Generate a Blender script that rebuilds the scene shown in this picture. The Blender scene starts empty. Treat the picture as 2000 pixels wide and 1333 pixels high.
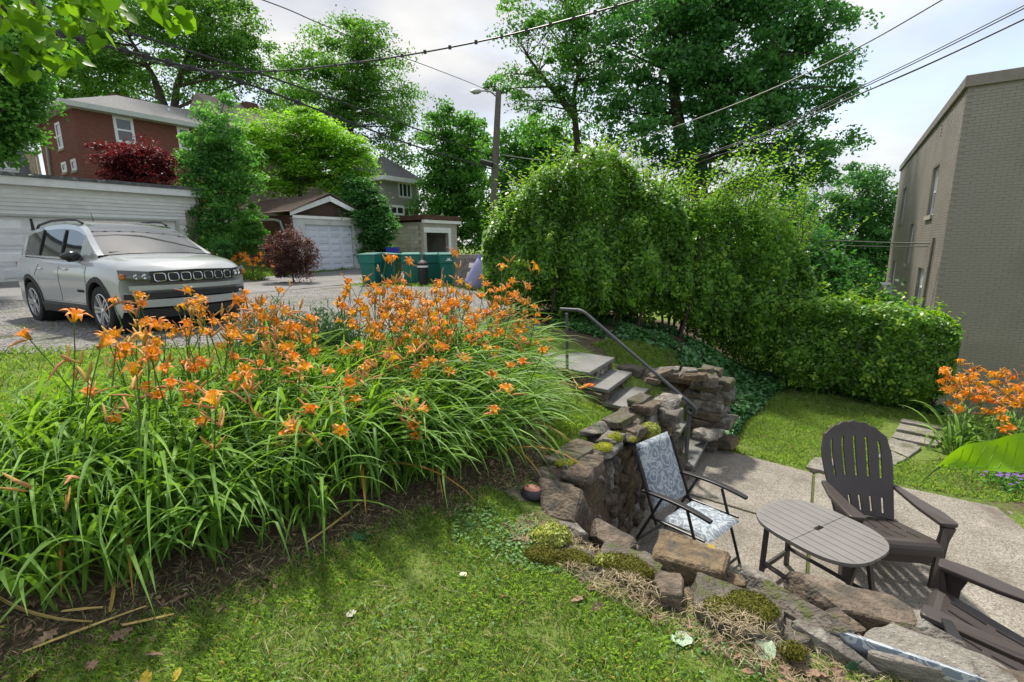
import bpy, bmesh, math, random
import numpy as np
from mathutils import Vector, Matrix, Quaternion, noise as mnoise
R = math.radians
SC = bpy.context.scene
COL = SC.collection
rng = random.Random(11)
NR = np.random.default_rng(11)

# ---------------------------------------------------------------- camera
PITCH, ROLL, FOC, CAMZ = R(11.1), R(0.72), 944.0, 2.5
_f = Vector((0, math.cos(PITCH), -math.sin(PITCH)))
_u0 = Vector((0, math.sin(PITCH), math.cos(PITCH)))
_r0 = Vector((1, 0, 0))
_u = _u0 * math.cos(ROLL) + _r0 * math.sin(ROLL)
_r = _r0 * math.cos(ROLL) - _u0 * math.sin(ROLL)
CAM = Vector((0, 0, CAMZ))
cd = bpy.data.cameras.new('camera')
cam = bpy.data.objects.new('camera', cd)
COL.objects.link(cam)
cd.sensor_width = 36.0
cd.lens = FOC / 2000 * 36
cd.clip_start = 0.05
cd.clip_end = 2000
cam.matrix_world = Matrix(((_r.x, _u.x, -_f.x, 0), (_r.y, _u.y, -_f.y, 0), (_r.z, _u.z, -_f.z, CAMZ), (0, 0, 0, 1)))
SC.camera = cam

# ---------------------------------------------------------------- sky, sun, exposure
SUN_AZ, SUN_EL = R(-14), R(60)
w = bpy.data.worlds.new('World')
SC.world = w
w.use_nodes = True
nt = w.node_tree
nt.nodes.clear()
N = nt.nodes.new
out = N('ShaderNodeOutputWorld'); bg = N('ShaderNodeBackground')
sky = N('ShaderNodeTexSky'); sky.sky_type = 'NISHITA'; sky.sun_disc = False
sky.sun_elevation = SUN_EL; sky.sun_rotation = SUN_AZ
sky.air_density = 1.2; sky.dust_density = 2.0; sky.ozone_density = 1.6
tc = N('ShaderNodeTexCoord'); sep = N('ShaderNodeSeparateXYZ')
nt.links.new(tc.outputs['Generated'], sep.inputs[0])
addz = N('ShaderNodeMath'); addz.operation = 'ADD'; addz.inputs[1].default_value = 0.22
absz = N('ShaderNodeMath'); absz.operation = 'ABSOLUTE'
nt.links.new(sep.outputs['Z'], absz.inputs[0]); nt.links.new(absz.outputs[0], addz.inputs[0])
dx = N('ShaderNodeMath'); dx.operation = 'DIVIDE'; dy = N('ShaderNodeMath'); dy.operation = 'DIVIDE'
nt.links.new(sep.outputs['X'], dx.inputs[0]); nt.links.new(addz.outputs[0], dx.inputs[1])
nt.links.new(sep.outputs['Y'], dy.inputs[0]); nt.links.new(addz.outputs[0], dy.inputs[1])
comb = N('ShaderNodeCombineXYZ')
nt.links.new(dx.outputs[0], comb.inputs[0]); nt.links.new(dy.outputs[0], comb.inputs[1])
comb.inputs[2].default_value = 3.7
nz = N('ShaderNodeTexNoise'); nz.inputs['Scale'].default_value = 0.85; nz.inputs['Detail'].default_value = 7
nz.inputs['Roughness'].default_value = 0.55; nz.inputs['Distortion'].default_value = 0.35
nt.links.new(comb.outputs[0], nz.inputs['Vector'])
rp = N('ShaderNodeValToRGB'); rp.color_ramp.elements[0].position = 0.36; rp.color_ramp.elements[1].position = 0.58
rp.color_ramp.elements[0].color = (0.30, 0.30, 0.30, 1); rp.color_ramp.elements[1].color = (1, 1, 1, 1)
nt.links.new(nz.outputs['Fac'], rp.inputs[0])
nz2 = N('ShaderNodeTexNoise'); nz2.inputs['Scale'].default_value = 2.1; nz2.inputs['Detail'].default_value = 6
nt.links.new(comb.outputs[0], nz2.inputs['Vector'])
cl = N('ShaderNodeValToRGB')
cl.color_ramp.elements[0].position = 0.36; cl.color_ramp.elements[0].color = (2.95, 3.1, 3.45, 1)
cl.color_ramp.elements[1].position = 0.62; cl.color_ramp.elements[1].color = (4.3, 4.25, 4.15, 1)
nt.links.new(nz2.outputs['Fac'], cl.inputs[0])
mx = N('ShaderNodeMixRGB')
nt.links.new(rp.outputs[0], mx.inputs[0]); nt.links.new(sky.outputs[0], mx.inputs[1]); nt.links.new(cl.outputs[0], mx.inputs[2])
nt.links.new(mx.outputs[0], bg.inputs[0])
bg.inputs[1].default_value = 0.09
nt.links.new(bg.outputs[0], out.inputs[0])

SUND = Vector((math.sin(SUN_AZ) * math.cos(SUN_EL), math.cos(SUN_AZ) * math.cos(SUN_EL), math.sin(SUN_EL)))
sl = bpy.data.lights.new('sun', 'SUN'); sl.energy = 2.15; sl.angle = R(4.5); sl.color = (1, 0.94, 0.84)
so = bpy.data.objects.new('sun', sl); COL.objects.link(so)
so.rotation_euler = SUND.to_track_quat('Z', 'Y').to_euler(); so.location = SUND * 60

SC.view_settings.view_transform = 'Standard'
SC.view_settings.look = 'None'
SC.view_settings.exposure = 1.38
SC.view_settings.gamma = 1
SC.view_settings.use_curve_mapping = False
SC.render.engine = 'CYCLES'
cy = SC.cycles
cy.max_bounces = 8; cy.diffuse_bounces = 4; cy.glossy_bounces = 3; cy.transmission_bounces = 4; cy.transparent_max_bounces = 6
cy.use_denoising = True
try:
    cy.denoiser = 'OPENIMAGEDENOISE'; cy.denoising_input_passes = 'RGB_ALBEDO_NORMAL'
except Exception:
    pass
cy.sample_clamp_indirect = 6
cy.caustics_reflective = False; cy.caustics_refractive = False

# ---------------------------------------------------------------- pixel -> point
def ray(px, py):
    return _f + _r * ((px - 1000) / FOC) + _u * ((666.5 - py) / FOC)
def at_z(px, py, z):
    d = ray(px, py); t = (z - CAMZ) / d.z
    return CAM + d * t
def at_y(px, py, y):
    d = ray(px, py)
    return CAM + d * (y / d.y)
def on_plane(px, py, p0, n):
    d = ray(px, py); n = Vector(n)
    return CAM + d * ((Vector(p0) - CAM).dot(n) / d.dot(n))

# lot grid: A runs away along the alley, B runs towards the right and the viewer
A = Vector((0.56, 0.8285, 0)); B = Vector((0.8285, -0.56, 0)); ZUP = Vector((0, 0, 1))
ANG_B = math.atan2(B.y, B.x)

# ---------------------------------------------------------------- mesh helpers
def tag(o, label=None, cat=None, group=None, kind=None):
    if label: o['label'] = label
    if cat: o['category'] = cat
    if group: o['group'] = group
    if kind: o['kind'] = kind
    return o
def thing(name, label, cat, loc=(0, 0, 0), rz=0.0, group=None):
    o = bpy.data.objects.new(name, None); COL.objects.link(o)
    o.location = loc; o.rotation_euler = (0, 0, rz); o.empty_display_size = 0.1
    return tag(o, label, cat, group)
def link(name, me, parent=None, mat=None):
    o = bpy.data.objects.new(name, me); COL.objects.link(o)
    if parent: o.parent = parent
    if mat and not me.materials: me.materials.append(mat)
    return o
def copy_tree(o, parent=None):
    c = o.copy(); COL.objects.link(c)
    if parent: c.parent = parent
    for ch in o.children: copy_tree(ch, c)
    return c
def np_mesh(name, V, F, rnd=None, smooth=False, uv=None):
    """fast mesh from arrays; F is (m,k)"""
    V = np.asarray(V, np.float32); F = np.asarray(F, np.int32)
    me = bpy.data.meshes.new(name)
    me.vertices.add(len(V)); me.vertices.foreach_set('co', V.ravel())
    m, k = F.shape
    me.loops.add(m * k); me.loops.foreach_set('vertex_index', F.ravel())
    me.polygons.add(m); me.polygons.foreach_set('loop_start', np.arange(0, m * k, k, dtype=np.int32))
    if smooth: me.polygons.foreach_set('use_smooth', np.ones(m, bool))
    me.update(calc_edges=True)
    if rnd is not None:
        a = me.attributes.new('rnd', 'FLOAT', 'FACE' if len(rnd) == m else 'POINT')
        a.data.foreach_set('value', np.asarray(rnd, np.float32))
    return me

class MB:
    """collects simple solids, builds ONE mesh"""
    def __init__(s): s.v = []; s.f = []
    def add(s, V, F):
        o = len(s.v); s.v += [tuple(p) for p in V]; s.f += [tuple(i + o for i in f) for f in F]
        return s
    def box(s, c, size, m=None):
        hx, hy, hz = size[0] / 2, size[1] / 2, size[2] / 2
        P = [Vector((x, y, z)) for x in (-hx, hx) for y in (-hy, hy) for z in (-hz, hz)]
        if m is not None: P = [m @ p for p in P]
        c = Vector(c)
        return s.add([p + c for p in P], [(0, 1, 3, 2), (4, 6, 7, 5), (0, 4, 5, 1), (2, 3, 7, 6), (0, 2, 6, 4), (1, 5, 7, 3)])
    def box2(s, lo, hi):
        lo = Vector(lo); hi = Vector(hi)
        return s.box((lo + hi) / 2, hi - lo)
    def bar(s, a, b, w, h, up=(0, 0, 1)):
        a = Vector(a); b = Vector(b); d = (b - a).normalized(); up = Vector(up)
        side = d.cross(up)
        if side.length < 1e-4: side = d.cross(Vector((1, 0, 0)))
        side.normalize(); up2 = side.cross(d).normalized()
        P = []
        for e in (a, b):
            for q, r in ((-1, -1), (1, -1), (1, 1), (-1, 1)):
                P.append(e + side * (q * w / 2) + up2 * (r * h / 2))
        return s.add(P, [(3, 2, 1, 0), (4, 5, 6, 7), (0, 1, 5, 4), (1, 2, 6, 5), (2, 3, 7, 6), (3, 0, 4, 7)])
    def tube(s, pts, rad, n=8, caps=True):
        pts = [Vector(p) for p in pts]
        rads = rad if isinstance(rad, (list, tuple)) else [rad] * len(pts)
        V = []; F = []
        ref = None
        for i, p in enumerate(pts):
            d = (pts[min(i + 1, len(pts) - 1)] - pts[max(i - 1, 0)])
            if d.length < 1e-9: d = Vector((0, 0, 1))
            d.normalize()
            if ref is None:
                ref = d.orthogonal().normalized()
            ref = (ref - d * ref.dot(d))
            if ref.length < 1e-6: ref = d.orthogonal()
            ref.normalize()
            q = d.cross(ref)
            for k in range(n):
                a = 2 * math.pi * k / n
                V.append(p + (ref * math.cos(a) + q * math.sin(a)) * rads[i])
        for i in range(len(pts) - 1):
            for k in range(n):
                a = i * n + k; b = i * n + (k + 1) % n
                F.append((a, b, b + n, a + n))
        if caps:
            F.append(tuple(range(n - 1, -1, -1))); F.append(tuple((len(pts) - 1) * n + k for k in range(n)))
        return s.add(V, F)
    def lathe(s, prof, n=24, axis='z', c=(0, 0, 0)):
        """prof: (radius, height) list"""
        V = []; F = []; c = Vector(c)
        for r, h in prof:
            for k in range(n):
                a = 2 * math.pi * k / n; x, y = r * math.cos(a), r * math.sin(a)
                p = (x, y, h) if axis == 'z' else ((x, h, y) if axis == 'y' else (h, x, y))
                V.append(c + Vector(p))
        for i in range(len(prof) - 1):
            for k in range(n):
                a = i * n + k; b = i * n + (k + 1) % n
                F.append((a, b, b + n, a + n))
        return s.add(V, F)
    def prism(s, poly, d):
        """poly: list of 3D points (planar), d: extrude vector"""
        P = [Vector(p) for p in poly]; n = len(P); d = Vector(d)
        F = [tuple(range(n - 1, -1, -1)), tuple(range(n, 2 * n))] + [(i, (i + 1) % n, n + (i + 1) % n, n + i) for i in range(n)]
        return s.add(P + [p + d for p in P], F)
    def grid(s, fn, nu, nv):
        V = [fn(i / nu, j / nv) for j in range(nv + 1) for i in range(nu + 1)]
        F = [(j * (nu + 1) + i, j * (nu + 1) + i + 1, (j + 1) * (nu + 1) + i + 1, (j + 1) * (nu + 1) + i) for j in range(nv) for i in range(nu)]
        return s.add(V, F)
    def mesh(s, name, smooth=False):
        me = bpy.data.meshes.new(name); me.from_pydata(s.v, [], s.f); me.update()
        bm = bmesh.new(); bm.from_mesh(me); bmesh.ops.recalc_face_normals(bm, faces=bm.faces); bm.to_mesh(me); bm.free()
        if smooth:
            me.polygons.foreach_set('use_smooth', np.ones(len(me.polygons), bool))
        return me
    def build(s, name, mat, parent=None, smooth=False, bevel=0.0, seg=2, loc=None, rot=None):
        me = s.mesh(name, smooth)
        o = link(name, me, parent, mat)
        if bevel:
            b = o.modifiers.new('bevel', 'BEVEL'); b.width = bevel; b.segments = seg; b.limit_method = 'ANGLE'; b.angle_limit = R(35)
        if smooth:
            autosmooth(me)
        if loc is not None: o.location = loc
        if rot is not None: o.rotation_euler = rot
        return o
def autosmooth(me, ang=38):
    bm = bmesh.new(); bm.from_mesh(me)
    lim = R(ang)
    for e in bm.edges:
        if len(e.link_faces) == 2 and e.calc_face_angle(0) > lim: e.smooth = False
    bm.to_mesh(me); bm.free()

# ---------------------------------------------------------------- materials
def newmat(name):
    m = bpy.data.materials.new(name); m.use_nodes = True
    nt = m.node_tree; nt.nodes.clear()
    return m, nt
def rgba(c): return (c[0], c[1], c[2], 1)
def surf(name, col, rough=0.7, var=0.2, scale=6.0, bump=0.15, bscale=40.0, metal=0.0, spec=0.4, col2=None, coat=0.0, spots=None, spotscale=3.0, spotcut=(0.55, 0.68), rand=True, bdist=0.02, world=False):
    """painted/stone/wood-like surface: two-tone noise, optional stains, fine relief; each object gets its own offset"""
    m, nt = newmat(name); N = nt.nodes.new; L = nt.links.new
    out = N('ShaderNodeOutputMaterial'); b = N('ShaderNodeBsdfPrincipled'); L(b.outputs[0], out.inputs[0])
    tc = N('ShaderNodeTexCoord'); vec = tc.outputs['Object']
    if world: vec = N('ShaderNodeNewGeometry').outputs['Position']
    if rand:
        oi = N('ShaderNodeObjectInfo'); mul = N('ShaderNodeMath'); mul.operation = 'MULTIPLY'; mul.inputs[1].default_value = 37.0
        L(oi.outputs['Random'], mul.inputs[0])
        va = N('ShaderNodeVectorMath'); va.operation = 'ADD'; L(vec, va.inputs[0]); L(mul.outputs[0], va.inputs[1]); vec = va.outputs[0]
    n1 = N('ShaderNodeTexNoise'); n1.inputs['Scale'].default_value = scale; n1.inputs['Detail'].default_value = 6; n1.inputs['Roughness'].default_value = 0.6
    L(vec, n1.inputs['Vector'])
    c2 = col2 if col2 else tuple(min(1, c * (1 + var)) for c in col)
    c1 = col if col2 else tuple(c * (1 - var) for c in col)
    rp = N('ShaderNodeValToRGB'); rp.color_ramp.elements[0].position = 0.32; rp.color_ramp.elements[1].position = 0.68
    rp.color_ramp.elements[0].color = rgba(c1); rp.color_ramp.elements[1].color = rgba(c2)
    L(n1.outputs['Fac'], rp.inputs[0]); colout = rp.outputs[0]
    if spots:
        n3 = N('ShaderNodeTexNoise'); n3.inputs['Scale'].default_value = spotscale; n3.inputs['Detail'].default_value = 5
        L(vec, n3.inputs['Vector'])
        r3 = N('ShaderNodeValToRGB'); r3.color_ramp.elements[0].position = spotcut[0]; r3.color_ramp.elements[1].position = spotcut[1]
        L(n3.outputs['Fac'], r3.inputs[0])
        mx = N('ShaderNodeMixRGB'); L(r3.outputs[0], mx.inputs[0]); L(colout, mx.inputs[1]); mx.inputs[2].default_value = rgba(spots); colout = mx.outputs[0]
    if rand:
        hs = N('ShaderNodeHueSaturation'); L(colout, hs.inputs['Color'])
        mr = N('ShaderNodeMapRange'); L(oi.outputs['Random'], mr.inputs[0]); mr.inputs[3].default_value = 0.85; mr.inputs[4].default_value = 1.15
        L(mr.outputs[0], hs.inputs['Value']); colout = hs.outputs[0]
    L(colout, b.inputs['Base Color'])
    b.inputs['Roughness'].default_value = rough; b.inputs['Metallic'].default_value = metal
    b.inputs['Specular IOR Level'].default_value = spec; b.inputs['Coat Weight'].default_value = coat
    if bump:
        n2 = N('ShaderNodeTexNoise'); n2.inputs['Scale'].default_value = bscale; n2.inputs['Detail'].default_value = 5; L(vec, n2.inputs['Vector'])
        bp = N('ShaderNodeBump'); bp.inputs['Strength'].default_value = bump; bp.inputs['Distance'].default_value = bdist
        L(n2.outputs['Fac'], bp.inputs['Height']); L(bp.outputs[0], b.inputs['Normal'])
    return m
def plain(name, col, rough=0.5, metal=0.0, spec=0.5, coat=0.0):
    return surf(name, col, rough, var=0.06, scale=9, bump=0.03, bscale=60, metal=metal, spec=spec, coat=coat, rand=False)
def leafmat(name, dark, light, trans=0.35, tcol=None, rough=0.5, spec=0.3, tip=None):
    """leaf: colour by the per-leaf value 'rnd', part of the light passes through"""
    m, nt = newmat(name); N = nt.nodes.new; L = nt.links.new
    out = N('ShaderNodeOutputMaterial'); b = N('ShaderNodeBsdfPrincipled')
    at = N('ShaderNodeAttribute'); at.attribute_name = 'rnd'
    rp = N('ShaderNodeValToRGB'); rp.color_ramp.elements[0].position = 0.05; rp.color_ramp.elements[1].position = 0.9
    rp.color_ramp.elements[0].color = rgba(dark); rp.color_ramp.elements[1].color = rgba(light)
    if tip:
        e = rp.color_ramp.elements.new(0.97); e.color = rgba(tip); rp.color_ramp.elements[1].position = 0.85
    L(at.outputs['Fac'], rp.inputs[0])
    L(rp.outputs[0], b.inputs['Base Color']); b.inputs['Roughness'].default_value = rough; b.inputs['Specular IOR Level'].default_value = spec
    tr = N('ShaderNodeBsdfTranslucent')
    mc = N('ShaderNodeMixRGB'); mc.blend_type = 'MULTIPLY'; mc.inputs[0].default_value = 1.0
    L(rp.outputs[0], mc.inputs[1]); mc.inputs[2].default_value = rgba(tcol or (1.5, 1.6, 0.7)); L(mc.outputs[0], tr.inputs[0])
    mx = N('ShaderNodeMixShader'); mx.inputs[0].default_value = trans
    L(b.outputs[0], mx.inputs[1]); L(tr.outputs[0], mx.inputs[2]); L(mx.outputs[0], out.inputs[0])
    return m

def leaf_quads(C, Nrm, size, aspect=0.55, rnd=None, fold=0.12, dirs=None, g=None):
    """diamond leaves folded on the midrib: centres C, facing Nrm"""
    g = g or NR
    n = len(C); C = np.asarray(C, float); Nrm = np.asarray(Nrm, float)
    Nrm = Nrm / (np.linalg.norm(Nrm, axis=1, keepdims=True) + 1e-9)
    if dirs is None:
        dirs = g.normal(size=(n, 3))
    D = dirs - Nrm * np.sum(dirs * Nrm, 1, keepdims=True)
    D /= (np.linalg.norm(D, axis=1, keepdims=True) + 1e-9)
    E = np.cross(Nrm, D)
    s = (size if np.ndim(size) else np.full(n, size))[:, None] * g.uniform(0.7, 1.25, (n, 1))
    base = C - D * s * 0.5; tip = C + D * s * 0.5 - Nrm * s * 0.1
    mid = C - D * s * 0.06
    l = mid + E * s * aspect * 0.5 + Nrm * s * fold; r = mid - E * s * aspect * 0.5 + Nrm * s * fold
    V = np.stack([base, l, tip, r], 1).reshape(-1, 3)
    F = np.arange(4 * n).reshape(n, 4)
    if rnd is None: rnd = g.uniform(0, 1, n)
    return V, F, rnd
# ================================================================ GROUND
def in_poly(x, y, P):
    x = np.asarray(x, float); y = np.asarray(y, float); c = np.zeros(x.shape, bool); n = len(P)
    for i in range(n):
        x1, y1 = P[i]; x2, y2 = P[(i + 1) % n]
        if y1 == y2: continue
        c ^= ((y1 > y) != (y2 > y)) & (x < (x2 - x1) * (y - y1) / (y2 - y1) + x1)
    return c
def poly_dist(x, y, P, closed=True):
    x = np.asarray(x, float); y = np.asarray(y, float); d = np.full(x.shape, 1e9); n = len(P)
    for i in range(n if closed else n - 1):
        x1, y1 = P[i]; x2, y2 = P[(i + 1) % n]; ex, ey = x2 - x1, y2 - y1
        t = np.clip(((x - x1) * ex + (y - y1) * ey) / (ex * ex + ey * ey + 1e-12), 0, 1)
        d = np.minimum(d, np.hypot(x - x1 - t * ex, y - y1 - t * ey))
    return d
def sst(a, b, v):
    t = np.clip((v - a) / (b - a), 0, 1); return t * t * (3 - 2 * t)
EDGE = [(30, -16), (9, -2.6), (4, 0.4), (1.95, 1.72), (0.5, 2.62), (0.55, 2.95), (0.90, 3.66), (1.38, 4.5), (1.86, 4.86),
        (2.28, 5.5), (2.62, 5.95), (3.0, 6.45), (3.9, 7.4), (5.15, 8.9), (7.2, 11.5), (12, 18), (40, 55)]
LOWP = EDGE + [(120, 55), (120, -16)]
ANCH = [(-.5, 1.4, .85), (1, 1.1, .83), (-.3, .4, .84), (2.2, .4, .80), (-2.4, 1.8, .88), (-4, 1.5, .95), (-.9, 2.9, .90), (-2.4, 3.2, .98), (-.3, 4.0, .97), (.35, 4.3, .93), (.35, 3.3, .83),
        (.5, 5.7, .86), (.85, 5.35, .68), (.95, 4.6, .73), (.3, 5.0, .88), (-.5, 5.4, 1.10), (-2.6, 5.3, 1.16), (-4.5, 3.6, 1.12), (-6, 6, 1.27), (-3, 7, 1.25), (-7.5, 8, 1.28), (.4, 7, 1.13), (0, 9, 1.25), (-4, 11, 1.26), (-10, 11, 1.34), (-10.4, 18.6, 1.36),
        (-16, 14.6, 1.56), (-9, 22, 1.44), (-6, 17, 1.26), (-1.5, 15.5, 1.25), (2, 9.3, 1.15), (3.2, 9.4, .85), (2, 7.2, .98), (3.4, 7.6, .62), (1.25, 5.0, .58), (1.7, 4.9, .36), (4.6, 9.2, .30), (-14, 3, 1.3),
        (-20, 30, 3.4), (-12, 32, 2.6), (-4, 34, 1.6), (3, 30, 1.0), (-40, 40, 5), (-60, 10, 3), (-40, -20, 1), (0, -40, .8), (60, -40, -2), (10, 40, .2), (40, 80, -2), (-30, 120, 4), (-150, 100, 6), (200, 200, -3), (6, 13, .2), (1, 12.5, 1.1)]
_an = np.array(ANCH, float)
_K = np.hypot(_an[:, None, 0] - _an[None, :, 0], _an[:, None, 1] - _an[None, :, 1])
_W = np.linalg.solve(_K + 0.02 * np.eye(len(_an)), _an[:, 2] - 1.0)
def upper(x, y):
    x = np.asarray(x, float); y = np.asarray(y, float); o = np.full(x.shape, 1.0)
    for (ax, ay, _), wk in zip(ANCH, _W): o = o + wk * np.hypot(x - ax, y - ay)
    return np.clip(o, -4, 9)
def lower(x, y):
    q = .75 * np.asarray(x, float) + .66 * np.asarray(y, float)
    return -1.7 * sst(9.2, 13.6, q)
def ground(x, y):
    x = np.asarray(x, float); y = np.asarray(y, float)
    ins = in_poly(x, y, LOWP); s = poly_dist(x, y, EDGE, False) * np.where(ins, -1, 1)
    wdt = 0.14 + 1.0 * sst(5.4, 7.0, y) + 1.2 * sst(8.0, 10, y)
    k = sst(0, 1, s / wdt)
    h = lower(x, y) * (1 - k) + upper(x, y) * k
    # cut for the flight of steps
    u = (x - 1.92) * -.769 + (y - 4.79) * .639; v = (x - 1.92) * .52 + (y - 4.79) * .855
    return np.where((u > -.1) & (u < 2.0) & (v > -.02) & (v < .94), np.minimum(h, .02 + u * .64 - .12), h)
def gz(x, y): return float(ground(np.array([x]), np.array([y]))[0])

BED = [(-7.5, 1.2), (-3.4, 1.12), (-2.2, 1.46), (-1.35, 1.95), (-.68, 2.56), (-.08, 2.98), (.28, 3.48), (.28, 4.3), (.42, 5.2), (.3, 5.95), (-.4, 6.25), (-2, 6.15), (-3.6, 5.4), (-3.9, 4.2), (-4.4, 2.6)]
PATIO = [(0.2, 2.4), (1.75, 1.55), (4.6, -.3), (6.4, 1.9), (4.35, 3.42), (4.62, 4.22), (3.98, 4.66), (3.30, 4.97), (2.58, 5.62), (2.2, 5.7), (1.2, 4.7), (.7, 3.7)]
def gcoords(lo, hi, flo, fhi, fs):
    c = [flo]
    while c[-1] < fhi: c.append(c[-1] + fs)
    st = fs
    while c[-1] < hi: st *= 1.22; c.append(c[-1] + st)
    st = fs
    while c[0] > lo: st *= 1.22; c.insert(0, c[0] - st)
    return np.array(c)
gx = gcoords(-400, 400, -5.2, 7.6, .085); gy = gcoords(-60, 700, .2, 9.5, .085)
GX, GY = np.meshgrid(gx, gy)
GZ = ground(GX, GY)
# small unevenness of the soil
_wob = np.sin(GX * 5.1 + np.sin(GY * 4.3) * 1.3) * np.sin(GY * 5.7 + np.sin(GX * 3.1)) * .008
_inp = in_poly(GX, GY, PATIO) & in_poly(GX, GY, LOWP)
GZ = GZ + np.where(_inp, -.06, _wob)
V = np.stack([GX.ravel(), GY.ravel(), GZ.ravel()], 1)
ny, nx = GX.shape
ii = (np.arange(ny - 1)[:, None] * nx + np.arange(nx - 1)[None, :]).ravel()
me = np_mesh('ground', V, np.stack([ii, ii + 1, ii + nx + 1, ii + nx], 1), smooth=True)
def addattr(me, nm, val):
    a = me.attributes.new(nm, 'FLOAT', 'POINT'); a.data.foreach_set('value', np.asarray(val, np.float32).ravel())
bedm = np.clip(.5 + np.where(in_poly(GX, GY, BED), 1, -1) * poly_dist(GX, GY, BED) / .35, 0, 1)
ivyz = [(1.3, 6.6), (1.9, 6.6), (3.0, 6.2), (4.4, 7.6), (6.6, 6.6), (8, 9), (6, 12), (0, 12), (0, 8.2)]
ivm = np.clip(.5 + np.where(in_poly(GX, GY, ivyz), 1, -1) * poly_dist(GX, GY, ivyz) / .5, 0, 1) * .8
wallm = np.clip(1 - poly_dist(GX, GY, EDGE[2:9], False) / .55, 0, 1) * np.where(in_poly(GX, GY, LOWP), 0, .85)
lilm = np.clip(1 - np.hypot(GX - 5.3, GY - 4.5) / 1.3, 0, 1)
addattr(me, 'soil', np.clip(np.maximum.reduce([bedm, ivm, wallm, lilm]), 0, 1))
def ground_mat():
    m, nt = newmat('grass_and_soil'); N = nt.nodes.new; L = nt.links.new
    out = N('ShaderNodeOutputMaterial'); b = N('ShaderNodeBsdfPrincipled'); L(b.outputs[0], out.inputs[0])
    tc = N('ShaderNodeTexCoord')
    def noise(s, d=5, r=.6):
        n = N('ShaderNodeTexNoise'); n.inputs['Scale'].default_value = s; n.inputs['Detail'].default_value = d; n.inputs['Roughness'].default_value = r
        L(tc.outputs['Object'], n.inputs['Vector']); return n.outputs['Fac']
    def ramp(f, *st):
        r = N('ShaderNodeValToRGB'); el = r.color_ramp.elements
        while len(el) < len(st): el.new(.5)
        for e, (p, c) in zip(el, st): e.position = p; e.color = rgba(c)
        L(f, r.inputs[0]); return r.outputs[0]
    grass = ramp(noise(26, 6, .7), (.3, (.07, .10, .022)), (.52, (.15, .22, .05)), (.72, (.26, .27, .11)))
    big = ramp(noise(1.1), (.35, (.75, .8, .7)), (.65, (1.15, 1.1, 1.0)))
    mg = N('ShaderNodeMixRGB'); mg.blend_type = 'MULTIPLY'; mg.inputs[0].default_value = 1; L(grass, mg.inputs[1]); L(big, mg.inputs[2])
    soil = ramp(noise(34, 8, .75), (.3, (.038, .028, .018)), (.55, (.125, .095, .066)), (.75, (.26, .21, .15)))
    at = N('ShaderNodeAttribute'); at.attribute_name = 'soil'
    mm = N('ShaderNodeMath'); mm.operation = 'MULTIPLY_ADD'; L(noise(9, 6, .7), mm.inputs[0]); mm.inputs[1].default_value = .9; mm.inputs[2].default_value = -.45
    ad = N('ShaderNodeMath'); ad.operation = 'ADD'; L(at.outputs['Fac'], ad.inputs[0]); L(mm.outputs[0], ad.inputs[1])
    rr = ramp(ad.outputs[0], (.38, (0, 0, 0)), (.62, (1, 1, 1)))
    mx = N('ShaderNodeMixRGB'); L(rr, mx.inputs[0]); L(mg.outputs[0], mx.inputs[1]); L(soil, mx.inputs[2])
    L(mx.outputs[0], b.inputs['Base Color']); b.inputs['Roughness'].default_value = .95; b.inputs['Specular IOR Level'].default_value = .15
    bp = N('ShaderNodeBump'); bp.inputs['Strength'].default_value = .7; bp.inputs['Distance'].default_value = .03; L(noise(60, 6, .7), bp.inputs['Height']); L(bp.outputs[0], b.inputs['Normal'])
    return m
M_GROUND = ground_mat()
tag(link('ground', me, None, M_GROUND), kind='structure')

def drape(poly, step, off, zf=None, wob=.0, seg=.35):
    pts = []
    n = len(poly)
    for i in range(n):
        a = Vector(poly[i] + (0,)); b = Vector(poly[(i + 1) % n] + (0,)); k = max(1, int((b - a).length / seg))
        nr = Vector((-(b - a).y, (b - a).x, 0)).normalized()
        for j in range(k):
            p = a.lerp(b, j / k)
            if wob: p = p + nr * mnoise.noise(p * 1.3) * wob
            pts.append(p)
    bm = bmesh.new(); vs = [bm.verts.new(p) for p in pts]; bm.faces.new(vs)
    bmesh.ops.triangulate(bm, faces=bm.faces[:])
    xs = [p.x for p in pts]; ys = [p.y for p in pts]
    if step:
        for ax, lo, hi in ((0, min(xs), max(xs)), (1, min(ys), max(ys))):
            v = lo + step
            while v < hi:
                co = Vector((v, 0, 0)) if ax == 0 else Vector((0, v, 0)); no = Vector((1, 0, 0)) if ax == 0 else Vector((0, 1, 0))
                bmesh.ops.bisect_plane(bm, geom=bm.verts[:] + bm.edges[:] + bm.faces[:], plane_co=co, plane_no=no)
                v += step
    X = np.array([v.co.x for v in bm.verts]); Y = np.array([v.co.y for v in bm.verts])
    Z = (zf or ground)(X, Y) + off
    for v, z in zip(bm.verts, Z): v.co.z = z
    bmesh.ops.recalc_face_normals(bm, faces=bm.faces[:])
    if sum(f.normal.z for f in bm.faces) < 0: bmesh.ops.reverse_faces(bm, faces=bm.faces[:])
    me = bpy.data.meshes.new('sheet'); bm.to_mesh(me); bm.free()
    me.polygons.foreach_set('use_smooth', np.ones(len(me.polygons), bool))
    return me
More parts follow.
